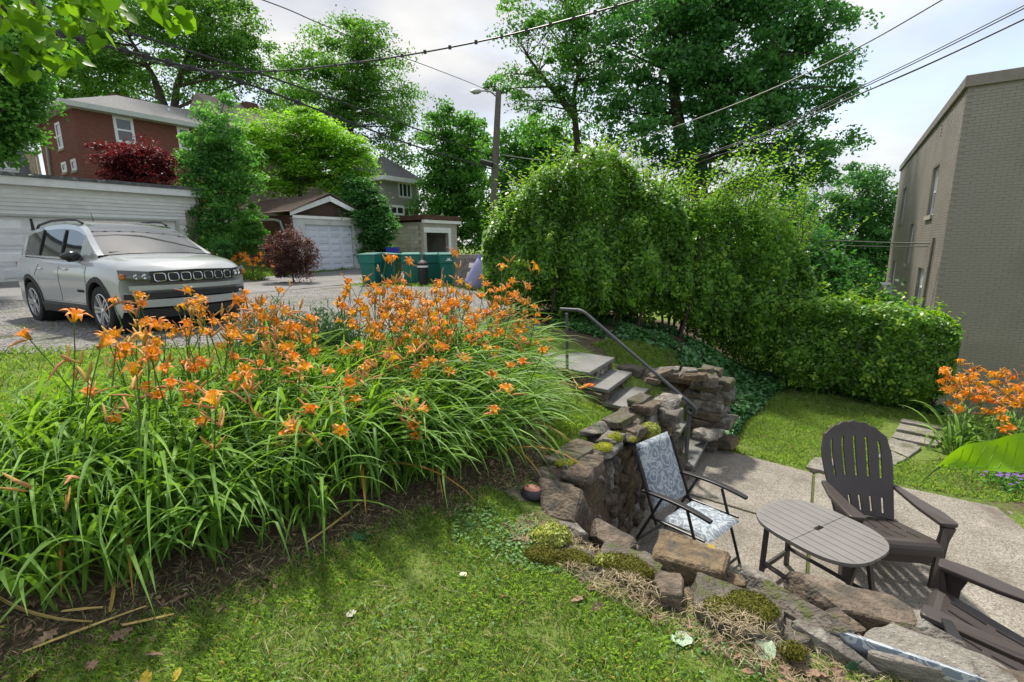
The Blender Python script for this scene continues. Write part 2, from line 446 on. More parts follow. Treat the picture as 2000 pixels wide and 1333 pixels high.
def speckle_mat(name, cols, s1, s2, rough=.9, bump=.5, bdist=.01, patch=None, pscale=1.5):
    m, nt = newmat(name); N = nt.nodes.new; L = nt.links.new
    out = N('ShaderNodeOutputMaterial'); b = N('ShaderNodeBsdfPrincipled'); L(b.outputs[0], out.inputs[0])
    tc = N('ShaderNodeTexCoord')
    v = N('ShaderNodeTexVoronoi'); v.inputs['Scale'].default_value = s1; L(tc.outputs['Object'], v.inputs['Vector'])
    n = N('ShaderNodeTexNoise'); n.inputs['Scale'].default_value = s2; n.inputs['Detail'].default_value = 7; n.inputs['Roughness'].default_value = .65; L(tc.outputs['Object'], n.inputs['Vector'])
    sp = N('ShaderNodeSeparateColor'); L(v.outputs['Color'], sp.inputs[0])
    r = N('ShaderNodeValToRGB'); el = r.color_ramp.elements
    while len(el) < len(cols): el.new(.5)
    for i, (e, c) in enumerate(zip(el, cols)): e.position = .1 + .8 * i / (len(cols) - 1); e.color = rgba(c)
    L(sp.outputs[0], r.inputs[0])
    r2 = N('ShaderNodeValToRGB'); r2.color_ramp.elements[0].position = .3; r2.color_ramp.elements[0].color = (.72, .72, .72, 1); r2.color_ramp.elements[1].position = .7; r2.color_ramp.elements[1].color = (1.15, 1.15, 1.15, 1)
    L(n.outputs['Fac'], r2.inputs[0])
    mx = N('ShaderNodeMixRGB'); mx.blend_type = 'MULTIPLY'; mx.inputs[0].default_value = 1; L(r.outputs[0], mx.inputs[1]); L(r2.outputs[0], mx.inputs[2]); co = mx.outputs[0]
    if patch:
        n3 = N('ShaderNodeTexNoise'); n3.inputs['Scale'].default_value = pscale; n3.inputs['Detail'].default_value = 6; n3.inputs['Roughness'].default_value = .7; L(tc.outputs['Object'], n3.inputs['Vector'])
        r3 = N('ShaderNodeValToRGB'); r3.color_ramp.elements[0].position = .54; r3.color_ramp.elements[1].position = .68; L(n3.outputs['Fac'], r3.inputs[0])
        m3 = N('ShaderNodeMixRGB'); L(r3.outputs[0], m3.inputs[0]); L(co, m3.inputs[1]); m3.inputs[2].default_value = rgba(patch); co = m3.outputs[0]
    L(co, b.inputs['Base Color']); b.inputs['Roughness'].default_value = rough; b.inputs['Specular IOR Level'].default_value = .25
    bp = N('ShaderNodeBump'); bp.inputs['Strength'].default_value = bump; bp.inputs['Distance'].default_value = bdist; L(v.outputs['Distance'], bp.inputs['Height']); L(bp.outputs[0], b.inputs['Normal'])
    return m
M_GRAVEL = speckle_mat('gravel', [(.09, .085, .078), (.22, .21, .20), (.36, .35, .335)], 38, 1.6, bump=.9, bdist=.02, patch=(.075, .10, .04), pscale=1.1)
M_ASPH = speckle_mat('old_asphalt', [(.17, .166, .16), (.22, .215, .21), (.28, .275, .265)], 90, .7, bump=.3, patch=(.18, .175, .17), pscale=.6)
M_CONC = speckle_mat('worn_concrete', [(.17, .15, .12), (.27, .245, .205), (.36, .33, .285)], 120, 2.2, bump=.5, bdist=.006, patch=(.15, .13, .105), pscale=1.6)
GRAVEL = [(-16, 2.5), (-8.5, 4.9), (-6.4, 5.95), (-5, 6.15), (-3.6, 6.2), (-2, 6.55), (-.4, 6.65), (.15, 6.9), (.5, 7.7), (.3, 9.2), (-.5, 11), (-.6, 14.6), (-3.4, 17.2), (-5.3, 17.5), (-7.3, 13), (-12, 11.2), (-22, 8.2)]
ALLEY = [(-32, 5.6), (-12, 11.25), (-7.25, 13.05), (-5.35, 17.3), (-2, 26), (3, 42), (-1, 44), (-4.2, 32), (-7.8, 23.2), (-10.6, 18.7), (-14.2, 15.9), (-20.4, 12.6), (-36, 7)]
tag(link('gravel_driveway', drape(GRAVEL, .5, .012, wob=.35), None, M_GRAVEL), kind='structure')
tag(link('alley_road', drape(ALLEY, 1.0, .02, wob=.12), None, M_ASPH), kind='structure')

# patio: worn concrete slabs with open joints
def flat(x, y): return np.zeros(np.shape(x))
pt = thing('patio', None, None); tag(pt, kind='structure')
def slab(poly, nm='concrete_slab'):
    bm = bmesh.new(); vs = [bm.verts.new((x, y, 0)) for x, y in poly]; f = bm.faces.new(vs)
    r = bmesh.ops.extrude_face_region(bm, geom=[f]); bmesh.ops.translate(bm, verts=[g for g in r['geom'] if isinstance(g, bmesh.types.BMVert)], vec=(0, 0, -.12))
    bmesh.ops.recalc_face_normals(bm, faces=bm.faces[:])
    me = bpy.data.meshes.new(nm); bm.to_mesh(me); bm.free(); o = link(nm, me, pt, M_CONC)
    b = o.modifiers.new('bevel', 'BEVEL'); b.width = .012; b.segments = 2; b.limit_method = 'ANGLE'
    return o
def cut(poly, p, d, side, gap):
    """keep the part of poly on one side of the line p + t d, leaving half a joint"""
    n = Vector((-d[1], d[0])).normalized() * side; p = Vector(p); q = []
    f = lambda a: (Vector(a) - p).dot(n) - gap / 2
    for i in range(len(poly)):
        a, b = poly[i], poly[(i + 1) % len(poly)]; fa, fb = f(a), f(b)
        if fa >= 0: q.append(a)
        if fa * fb < 0: t = fa / (fa - fb); q.append((a[0] + (b[0] - a[0]) * t, a[1] + (b[1] - a[1]) * t))
    return q
j1 = (at_z(1370, 972, 0), at_z(1482, 1005, 0)); j2 = (at_z(1590, 925, 0), at_z(1575, 1165, 0))
p1, d1 = j1[0].xy, (j1[1] - j1[0]).xy
p2, d2 = j2[0].xy, (j2[1] - j2[0]).xy
for s1 in (1, -1):
    for s2 in (1, -1):
        q = cut(cut(PATIO, p1, d1, s1, .028), p2, d2, s2, .022)
        if len(q) > 2: slab(q)
slab([(4.39, 3.40), (4.66, 4.20), (5.6, 3.6), (7.5, 2.6), (6.5, 1.95)])
jm = link('joint_soil', drape([(x * .98 + .05, y * .98 + .06) for x, y in PATIO], 0, -.018, zf=flat), pt, surf('mossy_joint', (.05, .06, .015), .95, col2=(.10, .12, .02), scale=14, bump=.4, rand=False))

# stepping stones across the lower lawn
M_STEP = speckle_mat('paver_stone', [(.17, .155, .13), (.26, .24, .21), (.33, .31, .27)], 90, 2.5, bump=.4, bdist=.006, patch=(.13, .13, .08), pscale=3)
sp = thing('stepping_stone_path', None, None); tag(sp, kind='structure')
def stone_slab(px, z, th=.05):
    P = [at_z(x, y, z) for x, y in px]
    P2 = []
    for i in range(len(P)):
        a, b = P[i], P[(i + 1) % len(P)]
        for t in (0, .33, .66):
            p = a.lerp(b, t); p = p + Vector((rng.uniform(-.015, .015), rng.uniform(-.015, .015), 0)); P2.append(p)
    mb = MB(); mb.prism(P2, (0, 0, -th)); return mb.build('paving_stone', M_STEP, sp, bevel=.006)
stone_slab([(1757, 827), (1845, 845), (1842, 856), (1750, 838)], .045)
stone_slab([(1748, 842), (1842, 862), (1826, 872), (1740, 852)], .035)
stone_slab([(1740, 855), (1790, 868), (1800, 874), (1774, 892), (1728, 874)], .03)
stone_slab([(1728, 877), (1772, 894), (1750, 908), (1715, 892)], .028)
stone_slab([(1590, 893), (1640, 897), (1615, 922), (1578, 912)], .028)
stone_slab([(1762, 817), (1838, 832), (1842, 838), (1760, 823)], .06)
# ================================================================ BUILDINGS
def glass_mat(name, col=(.03, .04, .045), rough=.04, ior=1.55):
    m, nt = newmat(name); N = nt.nodes.new; L = nt.links.new
    out = N('ShaderNodeOutputMaterial'); b = N('ShaderNodeBsdfPrincipled'); L(b.outputs[0], out.inputs[0])
    tc = N('ShaderNodeTexCoord'); n = N('ShaderNodeTexNoise'); n.inputs['Scale'].default_value = 1.3; n.inputs['Detail'].default_value = 2; L(tc.outputs['Object'], n.inputs['Vector'])
    r = N('ShaderNodeValToRGB'); r.color_ramp.elements[0].color = rgba([c * .6 for c in col]); r.color_ramp.elements[1].color = rgba([c * 1.6 for c in col]); L(n.outputs['Fac'], r.inputs[0]); L(r.outputs[0], b.inputs['Base Color'])
    bp = N('ShaderNodeBump'); bp.inputs['Strength'].default_value = .02; L(n.outputs['Fac'], bp.inputs['Height']); L(bp.outputs[0], b.inputs['Normal'])
    b.inputs['Roughness'].default_value = rough; b.inputs['IOR'].default_value = ior; b.inputs['Specular IOR Level'].default_value = .8
    return m
M_GLASS = glass_mat('window_glass'); M_BLIND = surf('window_blind', (.52, .54, .54), .35, var=.05, scale=3, bump=0, spec=.7)
M_WHITE = surf('white_trim', (.78, .79, .81), .5, var=.08, scale=4, bump=.05)
M_SIDING = surf('white_siding', (.76, .77, .77), .55, var=.08, scale=2.5, bump=.06, spots=(.42, .42, .36), spotscale=1.2, spotcut=(.6, .85))
M_SOFFIT = surf('pale_soffit', (.42, .45, .42), .6, var=.08)
M_SHING = surf('brown_shingle', (.13, .095, .075), .9, var=.3, scale=9, bump=.5, bscale=25)
M_GSHING = surf('grey_shingle', (.15, .15, .15), .9, var=.25, scale=9, bump=.5, bscale=25)
M_DARKR = surf('weathered_roofing', (.10, .105, .115), .85, var=.35, scale=6, bump=.6, bscale=14, spots=(.25, .26, .27), spotscale=5)
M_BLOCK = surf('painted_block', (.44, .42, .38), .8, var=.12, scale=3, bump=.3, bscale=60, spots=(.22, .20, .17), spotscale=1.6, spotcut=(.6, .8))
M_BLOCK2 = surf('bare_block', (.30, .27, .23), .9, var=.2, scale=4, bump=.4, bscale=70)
M_PAINTBR = surf('beige_painted_brick', (.262, .236, .212), .55, var=.10, scale=1.2, bump=.25, bscale=45, spots=(.19, .172, .15), spotscale=.7, spotcut=(.52, .78), spec=.45, rand=False)
M_MORTAR = surf('beige_painted_mortar', (.246, .221, .199), .7, var=.1, scale=2, bump=.3, rand=False)
M_DARKWOOD = surf('dark_red_brown_wood', (.095, .05, .035), .8, var=.3, scale=5, bump=.3)
M_TRUNKW = surf('weathered_wood', (.23, .205, .175), .9, var=.3, scale=8, bump=.5, bscale=30)
M_BLACK = plain('black_rubber', (.02, .02, .022), .6)
M_METALG = surf('galvanised_metal', (.35, .37, .36), .45, var=.15, metal=.5, bump=.05)

def red_brick_mat(name, c1, c2, mort):
    m, nt = newmat(name); N = nt.nodes.new; L = nt.links.new
    out = N('ShaderNodeOutputMaterial'); b = N('ShaderNodeBsdfPrincipled'); L(b.outputs[0], out.inputs[0])
    tc = N('ShaderNodeTexCoord'); g = N('ShaderNodeNewGeometry')
    sx = N('ShaderNodeSeparateXYZ'); L(tc.outputs['Object'], sx.inputs[0])
    ad = N('ShaderNodeMath'); ad.operation = 'ADD'; L(sx.outputs[0], ad.inputs[0]); L(sx.outputs[1], ad.inputs[1])
    cb = N('ShaderNodeCombineXYZ'); L(ad.outputs[0], cb.inputs[0]); L(sx.outputs[2], cb.inputs[1])
    br = N('ShaderNodeTexBrick'); L(cb.outputs[0], br.inputs['Vector']); br.inputs['Scale'].default_value = 1
    br.inputs['Brick Width'].default_value = .21; br.inputs['Row Height'].default_value = .07; br.inputs['Mortar Size'].default_value = .006
    br.inputs['Color1'].default_value = rgba(c1); br.inputs['Color2'].default_value = rgba(c2); br.inputs['Mortar'].default_value = rgba(mort)
    L(br.outputs['Color'], b.inputs['Base Color']); b.inputs['Roughness'].default_value = .85; b.inputs['Specular IOR Level'].default_value = .2
    bp = N('ShaderNodeBump'); bp.inputs['Strength'].default_value = .6; bp.inputs['Distance'].default_value = .01; bp.invert = True; L(br.outputs['Fac'], bp.inputs['Height']); L(bp.outputs[0], b.inputs['Normal'])
    return m
M_RBRICK = red_brick_mat('red_brick', (.16, .055, .04), (.21, .075, .052), (.20, .14, .115))
M_DBRICK = red_brick_mat('dark_brick', (.11, .05, .038), (.14, .065, .045), (.12, .09, .075))

def wall_holes(mb, o, ud, nd, u0, u1, z0, z1, holes, t=.2):
    """wall slab from u0..u1, z0..z1 with openings; outer face through o, thickness t inwards"""
    o, ud, nd = Vector(o), Vector(ud), Vector(nd)
    us = sorted({u0, u1} | {h[0] for h in holes} | {h[1] for h in holes}); zs = sorted({z0, z1} | {h[2] for h in holes} | {h[3] for h in holes})
    us = [u for u in us if u0 <= u <= u1]; zs = [z for z in zs if z0 <= z <= z1]
    for a, b in zip(us, us[1:]):
        for c, d in zip(zs, zs[1:]):
            if any(h[0] <= (a + b) / 2 <= h[1] and h[2] <= (c + d) / 2 <= h[3] for h in holes): continue
            P = [o + ud * u + ZUP * z for u, z in ((a, c), (b, c), (b, d), (a, d))]
            mb.prism(P, -nd * t)
    return mb
def window(root, o, ud, nd, u0, u1, z0, z1, recess=.05, fw=.07, rail=True, cols=1, sill=None, matf=None, blind=False):
    o, ud, nd = Vector(o), Vector(ud), Vector(nd)
    base = o - nd * recess
    mb = MB(); W = u1 - u0
    def bar(a, b, c, d, th=.05, off=0):
        P = [base + nd * off + ud * u + ZUP * z for u, z in ((a, c), (b, c), (b, d), (a, d))]; mb.prism(P, nd * th)
    bar(u0, u0 + fw, z0, z1); bar(u1 - fw, u1, z0, z1); bar(u0 + fw, u1 - fw, z1 - fw, z1); bar(u0 + fw, u1 - fw, z0, z0 + fw)
    if rail: bar(u0 + fw, u1 - fw, (z0 + z1) / 2 - fw * .35, (z0 + z1) / 2 + fw * .35, .04)
    for c in range(1, cols):
        u = u0 + W * c / cols; bar(u - fw * .4, u + fw * .4, z0 + fw, z1 - fw, .045)
    fr = mb.build('window', matf or M_WHITE, root)
    pm = MB()
    def pane(c, d): pm.prism([base + nd * .012 + ud * u + ZUP * z for u, z in ((u0 + fw * .5, c), (u1 - fw * .5, c), (u1 - fw * .5, d), (u0 + fw * .5, d))], nd * .008)
    zm = (z0 + z1) / 2
    if blind:
        pane(zm, z1 - fw * .5); pm.build('pane', M_BLIND, fr); pm = MB(); pane(z0 + fw * .5, zm - .005)
    else: pane(z0 + fw * .5, z1 - fw * .5)
    pm.build('pane', M_GLASS, fr)
    if sill:
        s = MB(); P = [o + ud * (u0 - .06) + ZUP * z0, o + ud * (u1 + .06) + ZUP * z0, o + ud * (u1 + .06) + ZUP * (z0 - sill), o + ud * (u0 - .06) + ZUP * (z0 - sill)]
        s.prism([p - nd * .06 for p in P], nd * .12); s.build('sill', M_SILL, fr)
    return fr
M_SILL = surf('stone_sill', (.33, .30, .25), .8)

class Frame:
    """house frame: local X along xd, local Y into the building"""
    def __init__(s, name, label, cat, p0, xd, group=None):
        s.p0 = Vector(p0); s.x = Vector(xd).normalized(); s.y = Vector((-s.x.y, s.x.x, 0))
        s.root = thing(name, label, cat, s.p0, math.atan2(s.x.y, s.x.x), group)
    def loc(s, p): d = Vector(p) - s.p0; return Vector((d.dot(s.x), d.dot(s.y), d.z))
    def front(s, px, py, off=0.0): return s.loc(on_plane(px, py, s.p0 + s.y * off, s.y))
    def side(s, px, py, off=0.0): return s.loc(on_plane(px, py, s.p0 + s.x * off, s.x))
    def p(s, fn, *pts): return [fn(*q) for q in pts]
X3, Y3 = Vector((1, 0, 0)), Vector((0, 1, 0))

# ---------------------------------------------------------------- beige painted brick block on the right
F_ = Frame('brick_apartment_block', 'beige painted brick apartment block with a flat roof beyond the low hedge', 'building', (10.56, 12.0, -1.9), B)
BB = F_.root
top = F_.front(1886, 152).z; LEN = F_.side(1764, 300).y; WID = 9.0; base = -.6
holes = []
for px in ([(1823, 329), (1836, 321), (1810, 423), (1822, 420)], [(1765, 369), (1771.5, 366), (1756, 438), (1761, 435)], [(1778, 440), (1786, 437.5), (1768, 517), (1774, 516)], [(1793, 523), (1804, 524), (1784, 602), (1796, 603)], [(1744, 511), (1750, 511.5), (1737, 572), (1743, 572)]):
    q = [F_.side(*p) for p in px]
    u0 = (q[0].y + q[2].y) / 2; u1 = (q[1].y + q[3].y) / 2; u0, u1 = min(u0, u1), max(u0, u1)
    holes.append((u0, u1, (q[2].z + q[3].z) / 2, (q[0].z + q[1].z) / 2))
mb = MB()
wall_holes(mb, (0, 0, 0), Y3, -X3, .0, LEN, base, top, holes, .25)
wall_holes(mb, (.25, 0, 0), X3, -Y3, 0, WID, base, top, [], .25)
mb.box2((.25, LEN - .25, base), (WID, LEN, top)); mb.box2((WID, .25, base), (WID + .25, LEN - .25, top)); mb.box2((.3, .3, top - .5), (WID, LEN - .3, top - .4))
mb.build('wall', M_MORTAR, BB)
for i, h in enumerate(holes): window(BB, (0, 0, 0), Y3, -X3, *h, recess=.13, fw=.055, sill=.12, blind=(i != 4))
# courses of bricks: joints are recessed; every brick stands 6 mm proud of the joints
BW, BH, BG = .203, .0677, .007
def brick_mesh(nm, l, ax):
    mb = MB()
    c, s = ((0, -.003, 0), (l - BG, .006, BH - BG)) if ax == 0 else ((-.003, 0, 0), (.006, l - BG, BH - BG))
    mb.box(c, s); me = mb.mesh(nm); me.materials.append(M_PAINTBR); return me
bm0, bm1 = brick_mesh('brick', BW, 0), brick_mesh('brick', BW, 1)
spots = []
nrow = int((top - .24 - base) / BH)
for r_ in range(nrow):
    z = base + (r_ + .5) * BH; off = (r_ % 2) * BW / 2
    for k in range(int(7.4 / BW)): spots.append((0, off + (k + .5) * BW, z))
    for k in range(int(LEN / BW)):
        u = off + (k + .5) * BW
        if u + BW / 2 > LEN: continue
        if any(h[0] - BW * .45 < u < h[1] + BW * .45 and h[2] - .12 < z < h[3] + .02 for h in holes): continue
        spots.append((1, u, z))
def bscore(s):
    lp = Vector((s[1], 0, s[2])) if s[0] == 0 else Vector((0, s[1], s[2]))
    wp = F_.p0 + F_.x * lp.x + F_.y * lp.y + ZUP * lp.z; d = wp - CAM; cz = d.dot(_f)
    sx, sy = 1000 + FOC * d.dot(_r) / cz, 666 - FOC * d.dot(_u) / cz
    n = F_.y if s[0] == 0 else F_.x
    sc = abs(d.normalized().dot(n)) / d.length_squared
    if sx > 1996 or (sy > 700 and sx > 1845) or sy > 740 or (s[0] == 1 and sy > 590): sc *= .01
    return sc
spots.sort(key=bscore, reverse=True)
rest = MB()
for i, s in enumerate(spots):
    dz, du = rng.uniform(-.0012, .0012), rng.uniform(-.002, .002)
    lp = Vector((s[1] + du, 0, s[2] + dz)) if s[0] == 0 else Vector((0, s[1] + du, s[2] + dz))
    if i < 300:
        o = link('brick', bm0 if s[0] == 0 else bm1, BB); o.location = lp
    else:
        c, sz = ((0, -.003, 0), (BW - BG, .006, BH - BG)) if s[0] == 0 else ((-.003, 0, 0), (.006, BW - BG, BH - BG))
        rest.box(lp + Vector(c), sz)
ro = rest.build('brick', M_PAINTBR, BB); ro['kind'] = 'stuff'
M_COPING = surf('brown_metal_coping', (.20, .17, .155), .5, var=.1, spec=.5)
mb = MB(); mb.box2((-.07, -.07, top - .22), (WID + .3, .05, top + .03)); mb.box2((-.07, .05, top - .22), (.05, LEN + .07, top + .03)); mb.box2((.05, .05, top - .02), (WID + .3, LEN + .07, top + .012))
mb.build('coping', M_COPING, BB, bevel=.012)
# attic vent bricks missing
for px in ((1840, 255), (1776, 320)):
    q = F_.side(*px); v = MB()
    for k in range(4): v.box((-.012, q.y, q.z + .12 - k * .09), (.012, .05, .035))
    v.build('vent', M_BLACK, BB)
# service conduit and cable drop
q = [F_.side(*p) for p in ((1829, 464), (1822, 505), (1815, 545), (1806, 602))]
mb = MB(); mb.tube([Vector((-.05, a.y, a.z)) for a in q], .032, 8); mb.build('conduit', surf('grey_conduit', (.17, .16, .145), .6), BB, smooth=True)
mb = MB(); q = [F_.side(*p) for p in ((1822, 482), (1818, 520), (1811, 560), (1806, 602))]
mb.tube([Vector((-.035, a.y, a.z)) for a in q], .012, 6); mb.build('cable', M_BLACK, BB)
# window air conditioner
h = holes[4]; ac = MB(); ac.box2((-.36, h[0] + .02, h[2] - .02), (.02, h[1] + .12, h[2] + .40)); 
aco = ac.build('air_conditioner', plain('ac_white', (.62, .63, .62), .5), BB, bevel=.015)
gr = MB()
for k in range(9): gr.box((-.372, (h[0] + h[1]) / 2 + .07, h[2] + .03 + k * .038), (.014, (h[1] - h[0]) * .8, .015))
gr.build('grille', plain('ac_grey', (.25, .26, .28), .5), aco)

# ---------------------------------------------------------------- long white garage behind the car
F_ = Frame('white_garage', 'long white garage with clapboard front and panelled door behind the white car', 'garage', at_z(0, 553, 1.58), A)
WG = F_.root
dl, dr = -4.2, F_.front(349, 470).x; dz = F_.front(200, 424).z; wr = F_.front(364, 430).x; pr = F_.front(387, 430).x
ft = F_.front(200, 360).z; fb = F_.front(200, 374).z
mb = MB(); wall_holes(mb, (0, .08, 0), X3, -Y3, -5.2, pr - .02, -.6, ft, [(dl, dr, -.6, dz)], .15)
mb.box2((pr - .25, .25, -.6), (pr - .03, 6.0, ft)); mb.box2((-5.2, .3, -.6), (-5, 6, ft)); mb.box2((-5, 5.8, -.6), (pr - .25, 6, ft))
mb.build('wall', M_SIDING, WG)
nz_ = 7; ph = (fb - dz) / nz_
for k in range(nz_):
    m_ = MB(); a, b = dz + k * ph, dz + (k + 1) * ph + .012
    m_.prism([(-5.2, .078, a), (-5.2, .018, a), (-5.2, .062, b), (-5.2, .078, b)], (wr + 5.2 + (.55 if k > nz_ - 3 else .22 if k > nz_ - 5 else 0), 0, 0)); m_.build('siding_plank', M_SIDING, WG)
npl = 11
for k in range(npl):
    m_ = MB(); h_ = dz / npl; a, b = k * h_, (k + 1) * h_ + .01
    m_.prism([(dr + .10, .078, a), (dr + .10, .018, a), (dr + .10, .062, b), (dr + .10, .078, b)], (wr - dr - .10, 0, 0)); m_.build('siding_plank', M_SIDING, WG)
mb = MB(); mb.box2((dr, -.0, -.2), (dr + .09, .12, dz + .003)); mb.box2((dl, -.003, dz - .07), (dr - .003, .115, dz + .003)); mb.build('door_frame', M_SOFFIT, WG)
# cinder block pier at the corner
bz = 0
k = 0
while bz < fb - .05:
    o_ = MB(); w0 = wr + (.0 if bz < fb - .75 else (.24 if bz < fb - .4 else .5))
    o_.box2((w0 + .005, .0, bz), (pr, .22, min(bz + .192, fb))); o_.build('block', M_BLOCK2, WG, bevel=.006); bz += .2; k += 1
# overhead door, sectional
dm = MB(); dm.box2((dl, .14, -.05), (dr - .003, .18, dz - .07)); door = dm.build('door', M_WHITE, WG)
rows, pw = 4, .82
rh = (dz - .07) / rows
for r_ in range(rows):
    x = dr - .003 - .08 - pw
    while x > dl:
        p_ = MB(); z0, z1 = r_ * rh + .09, (r_ + 1) * rh - .09; x0, x1 = x, x + pw - .14
        V_ = [(x0, .14, z0), (x1, .14, z0), (x1, .14, z1), (x0, .14, z1), (x0 + .05, .118, z0 + .05), (x1 - .05, .118, z0 + .05), (x1 - .05, .118, z1 - .05), (x0 + .05, .118, z1 - .05)]
        p_.add(V_, [(4, 5, 6, 7), (0, 1, 5, 4), (1, 2, 6, 5), (2, 3, 7, 6), (3, 0, 4, 7)]); p_.build('door_panel', M_WHITE, door); x -= pw
    g_ = MB(); g_.box2((dl, .134, (r_ + 1) * rh - .012), (dr - .01, .142, (r_ + 1) * rh)); g_.build('door_seam', M_SOFFIT, door)
q = [F_.front(62, 427), F_.front(66, 450)]
hm = MB(); hm.prism([(q[0].x - .03, .13, q[0].z), (q[0].x + .03, .13, q[0].z), (q[1].x + .06, .13, q[1].z), (q[1].x - .03, .13, q[1].z)], (0, -.02, 0)); hm.build('pull_strap', M_BLACK, door)
mb = MB(); mb.box2((-5.4, -.32, fb), (pr + .18, -.28, ft)); mb.box2((-5.4, -.28, fb + .01), (pr + .18, .02, fb + .04)); mb.box2((pr + .14, -.276, fb), (pr + .178, 6.2, ft)); mb.build('fascia', M_WHITE, WG)
def roof_edge(a, b):
    # wavy built-up roofing along the eave
    n = 40; V = []; Fq = []
    for i in range(n + 1):
        x = -5.4 + (pr + .2 + 5.4) * i / n; w_ = mnoise.noise(Vector((x * 1.7, 0, 3))) * .03
        V += [(x, -.36 + w_ * .4, ft + .0), (x, -.37 + w_ * .5, ft + .11 + w_), (x, 6.2, ft + .35 + w_), (x, 6.2, ft + .1)]
    for i in range(n):
        for j in range(3): a_ = i * 4 + j; Fq.append((a_, a_ + 4, a_ + 5, a_ + 1))
    Fq += [(0, 1, 2, 3), (n * 4 + 3, n * 4 + 2, n * 4 + 1, n * 4)]
    m_ = MB(); m_.add(V, Fq); return m_
roof_edge(0, 0).build('roof', M_DARKR, WG)

# ---------------------------------------------------------------- gabled brick garage
F_ = Frame('gabled_garage', 'red brick garage with brown gabled roof and a pale blue-white overhead door', 'garage', at_z(582, 535, 1.44), A)
GG = F_.root
W_ = F_.front(710, 470).x; bt = F_.front(640, 428).z; bb = F_.front(640, 422).z
d0, d1, dzt = F_.front(599, 480).x, F_.front(692, 480).x, F_.front(645, 440).z
DEP = 6.2
mb = MB(); wall_holes(mb, (0, 0, 0), X3, -Y3, 0, W_, -.5, bt, [(d0, d1, -.5, dzt)], .2); mb.build('front_wall', surf('white_render', (.52, .54, .53), .7, var=.1, scale=2, spots=(.36, .36, .33), spotscale=1.5, spotcut=(.62, .8)), GG)
mb = MB(); mb.box2((0.003, .2, -.5), (.22, DEP, bt + .12)); mb.box2((W_ - .22, .2, -.5), (W_ - .003, DEP, bt + .12)); mb.box2((.22, DEP - .2, -.5), (W_ - .22, DEP, bt + .1)); mb.build('wall', M_DBRICK, GG)
mb = MB(); mb.box2((-.06, .012, 0), (-.0, .14, bt - .05)); mb.build('corner_board', surf('plum_paint', (.12, .06, .085), .6), GG)
mb = MB(); mb.box2((-.02, -.05, bt - .02), (W_ + .05, .0, bt + .10)); mb.build('band', M_WHITE, GG)
mb = MB(); mb.box2((-.02, -.065, bt + .102), (W_ + .07, .12, bt + .135)); mb.build('flashing', M_DARKWOOD, GG)
ap = F_.front(640, 383); el, er = F_.front(578, 417), F_.front(700, 424)
apx = W_ / 2 + .02; apz = ap.z; ez = bt + .15; ex = .16
mb = MB(); mb.prism([(.1, .10, bt + .135), (W_ - .1, .10, bt + .135), (apx, .10, apz - .12)], (0, .1, 0)); mb.build('gable', surf('brown_shakes', (.085, .055, .042), .85, var=.2, scale=9, bump=.6, bscale=18), GG)
for sgn, x_ in ((-1, -ex), (1, W_ + ex)):
    mb = MB(); mb.prism([(x_, -.12, ez - .08), (x_, -.12, ez + .10), (apx, -.12, apz), (apx, -.12, apz - .24)], (0, .04, 0)); mb.build('bargeboard', M_WHITE, GG)
    rs = MB(); d = Vector((apx - x_, 0, apz - ez)); n_ = 14
    for k in range(n_):
        a_, b_ = k / n_, (k + 1.15) / n_
        p0, p1 = Vector((x_, 0, ez + .10)) + d * a_ + Vector((sgn * .06, 0, -.03)) * (1 if k == 0 else 0), Vector((x_, 0, ez + .085)) + d * min(b_, 1)
        rs.prism([(p0.x, -.17, p0.z), (p1.x, -.17, p1.z - .012), (p1.x, DEP + .2, p1.z - .012), (p0.x, DEP + .2, p0.z)], (0, 0, .035))
    rs.build('roof', M_SHING, GG)
dm = MB(); dm.box2((d0, .12, -.3), (d1 - .03, .16, dzt)); M_BLUEDOOR = surf('pale_blue_white_door', (.58, .62, .71), .5, var=.06, scale=2, bump=.03)
door = dm.build('door', M_BLUEDOOR, GG)
for r_ in range(7):
    for c_ in range(4):
        x0 = d0 + (d1 - d0) * (c_ + .12) / 4; x1 = d0 + (d1 - d0) * (c_ + .88) / 4; z0 = dzt * (r_ + .18) / 7; z1 = dzt * (r_ + .85) / 7
        p_ = MB(); p_.add([(x0, .12, z0), (x1, .12, z0), (x1, .12, z1), (x0, .12, z1), (x0 + .03, .098, z0 + .03), (x1 - .03, .098, z0 + .03), (x1 - .03, .098, z1 - .03), (x0 + .03, .098, z1 - .03)], [(4, 5, 6, 7), (0, 1, 5, 4), (1, 2, 6, 5), (2, 3, 7, 6), (3, 0, 4, 7)]); p_.build('door_panel', M_BLUEDOOR, door)
mb = MB(); mb.box2((d1 - .18, .09, dzt * .8), (d1 - .12, .12, dzt * .8 + .05)); mb.build('lock', M_BLACK, door)
mb = MB(); mb.tube([(-.3, DEP, bt + .02), (-.3, 3, bt), (-.3, .9, bt - .08), (-.28, .5, bt - .16)], .055, 8)
mb.tube([(-.28, .5, bt - .16), (-.22, .45, bt - .5), (-.08, .3, bt - .8), (-.08, .25, bt - 1.5)], .05, 8); mb.build('gutter', M_METALG, GG, smooth=True)

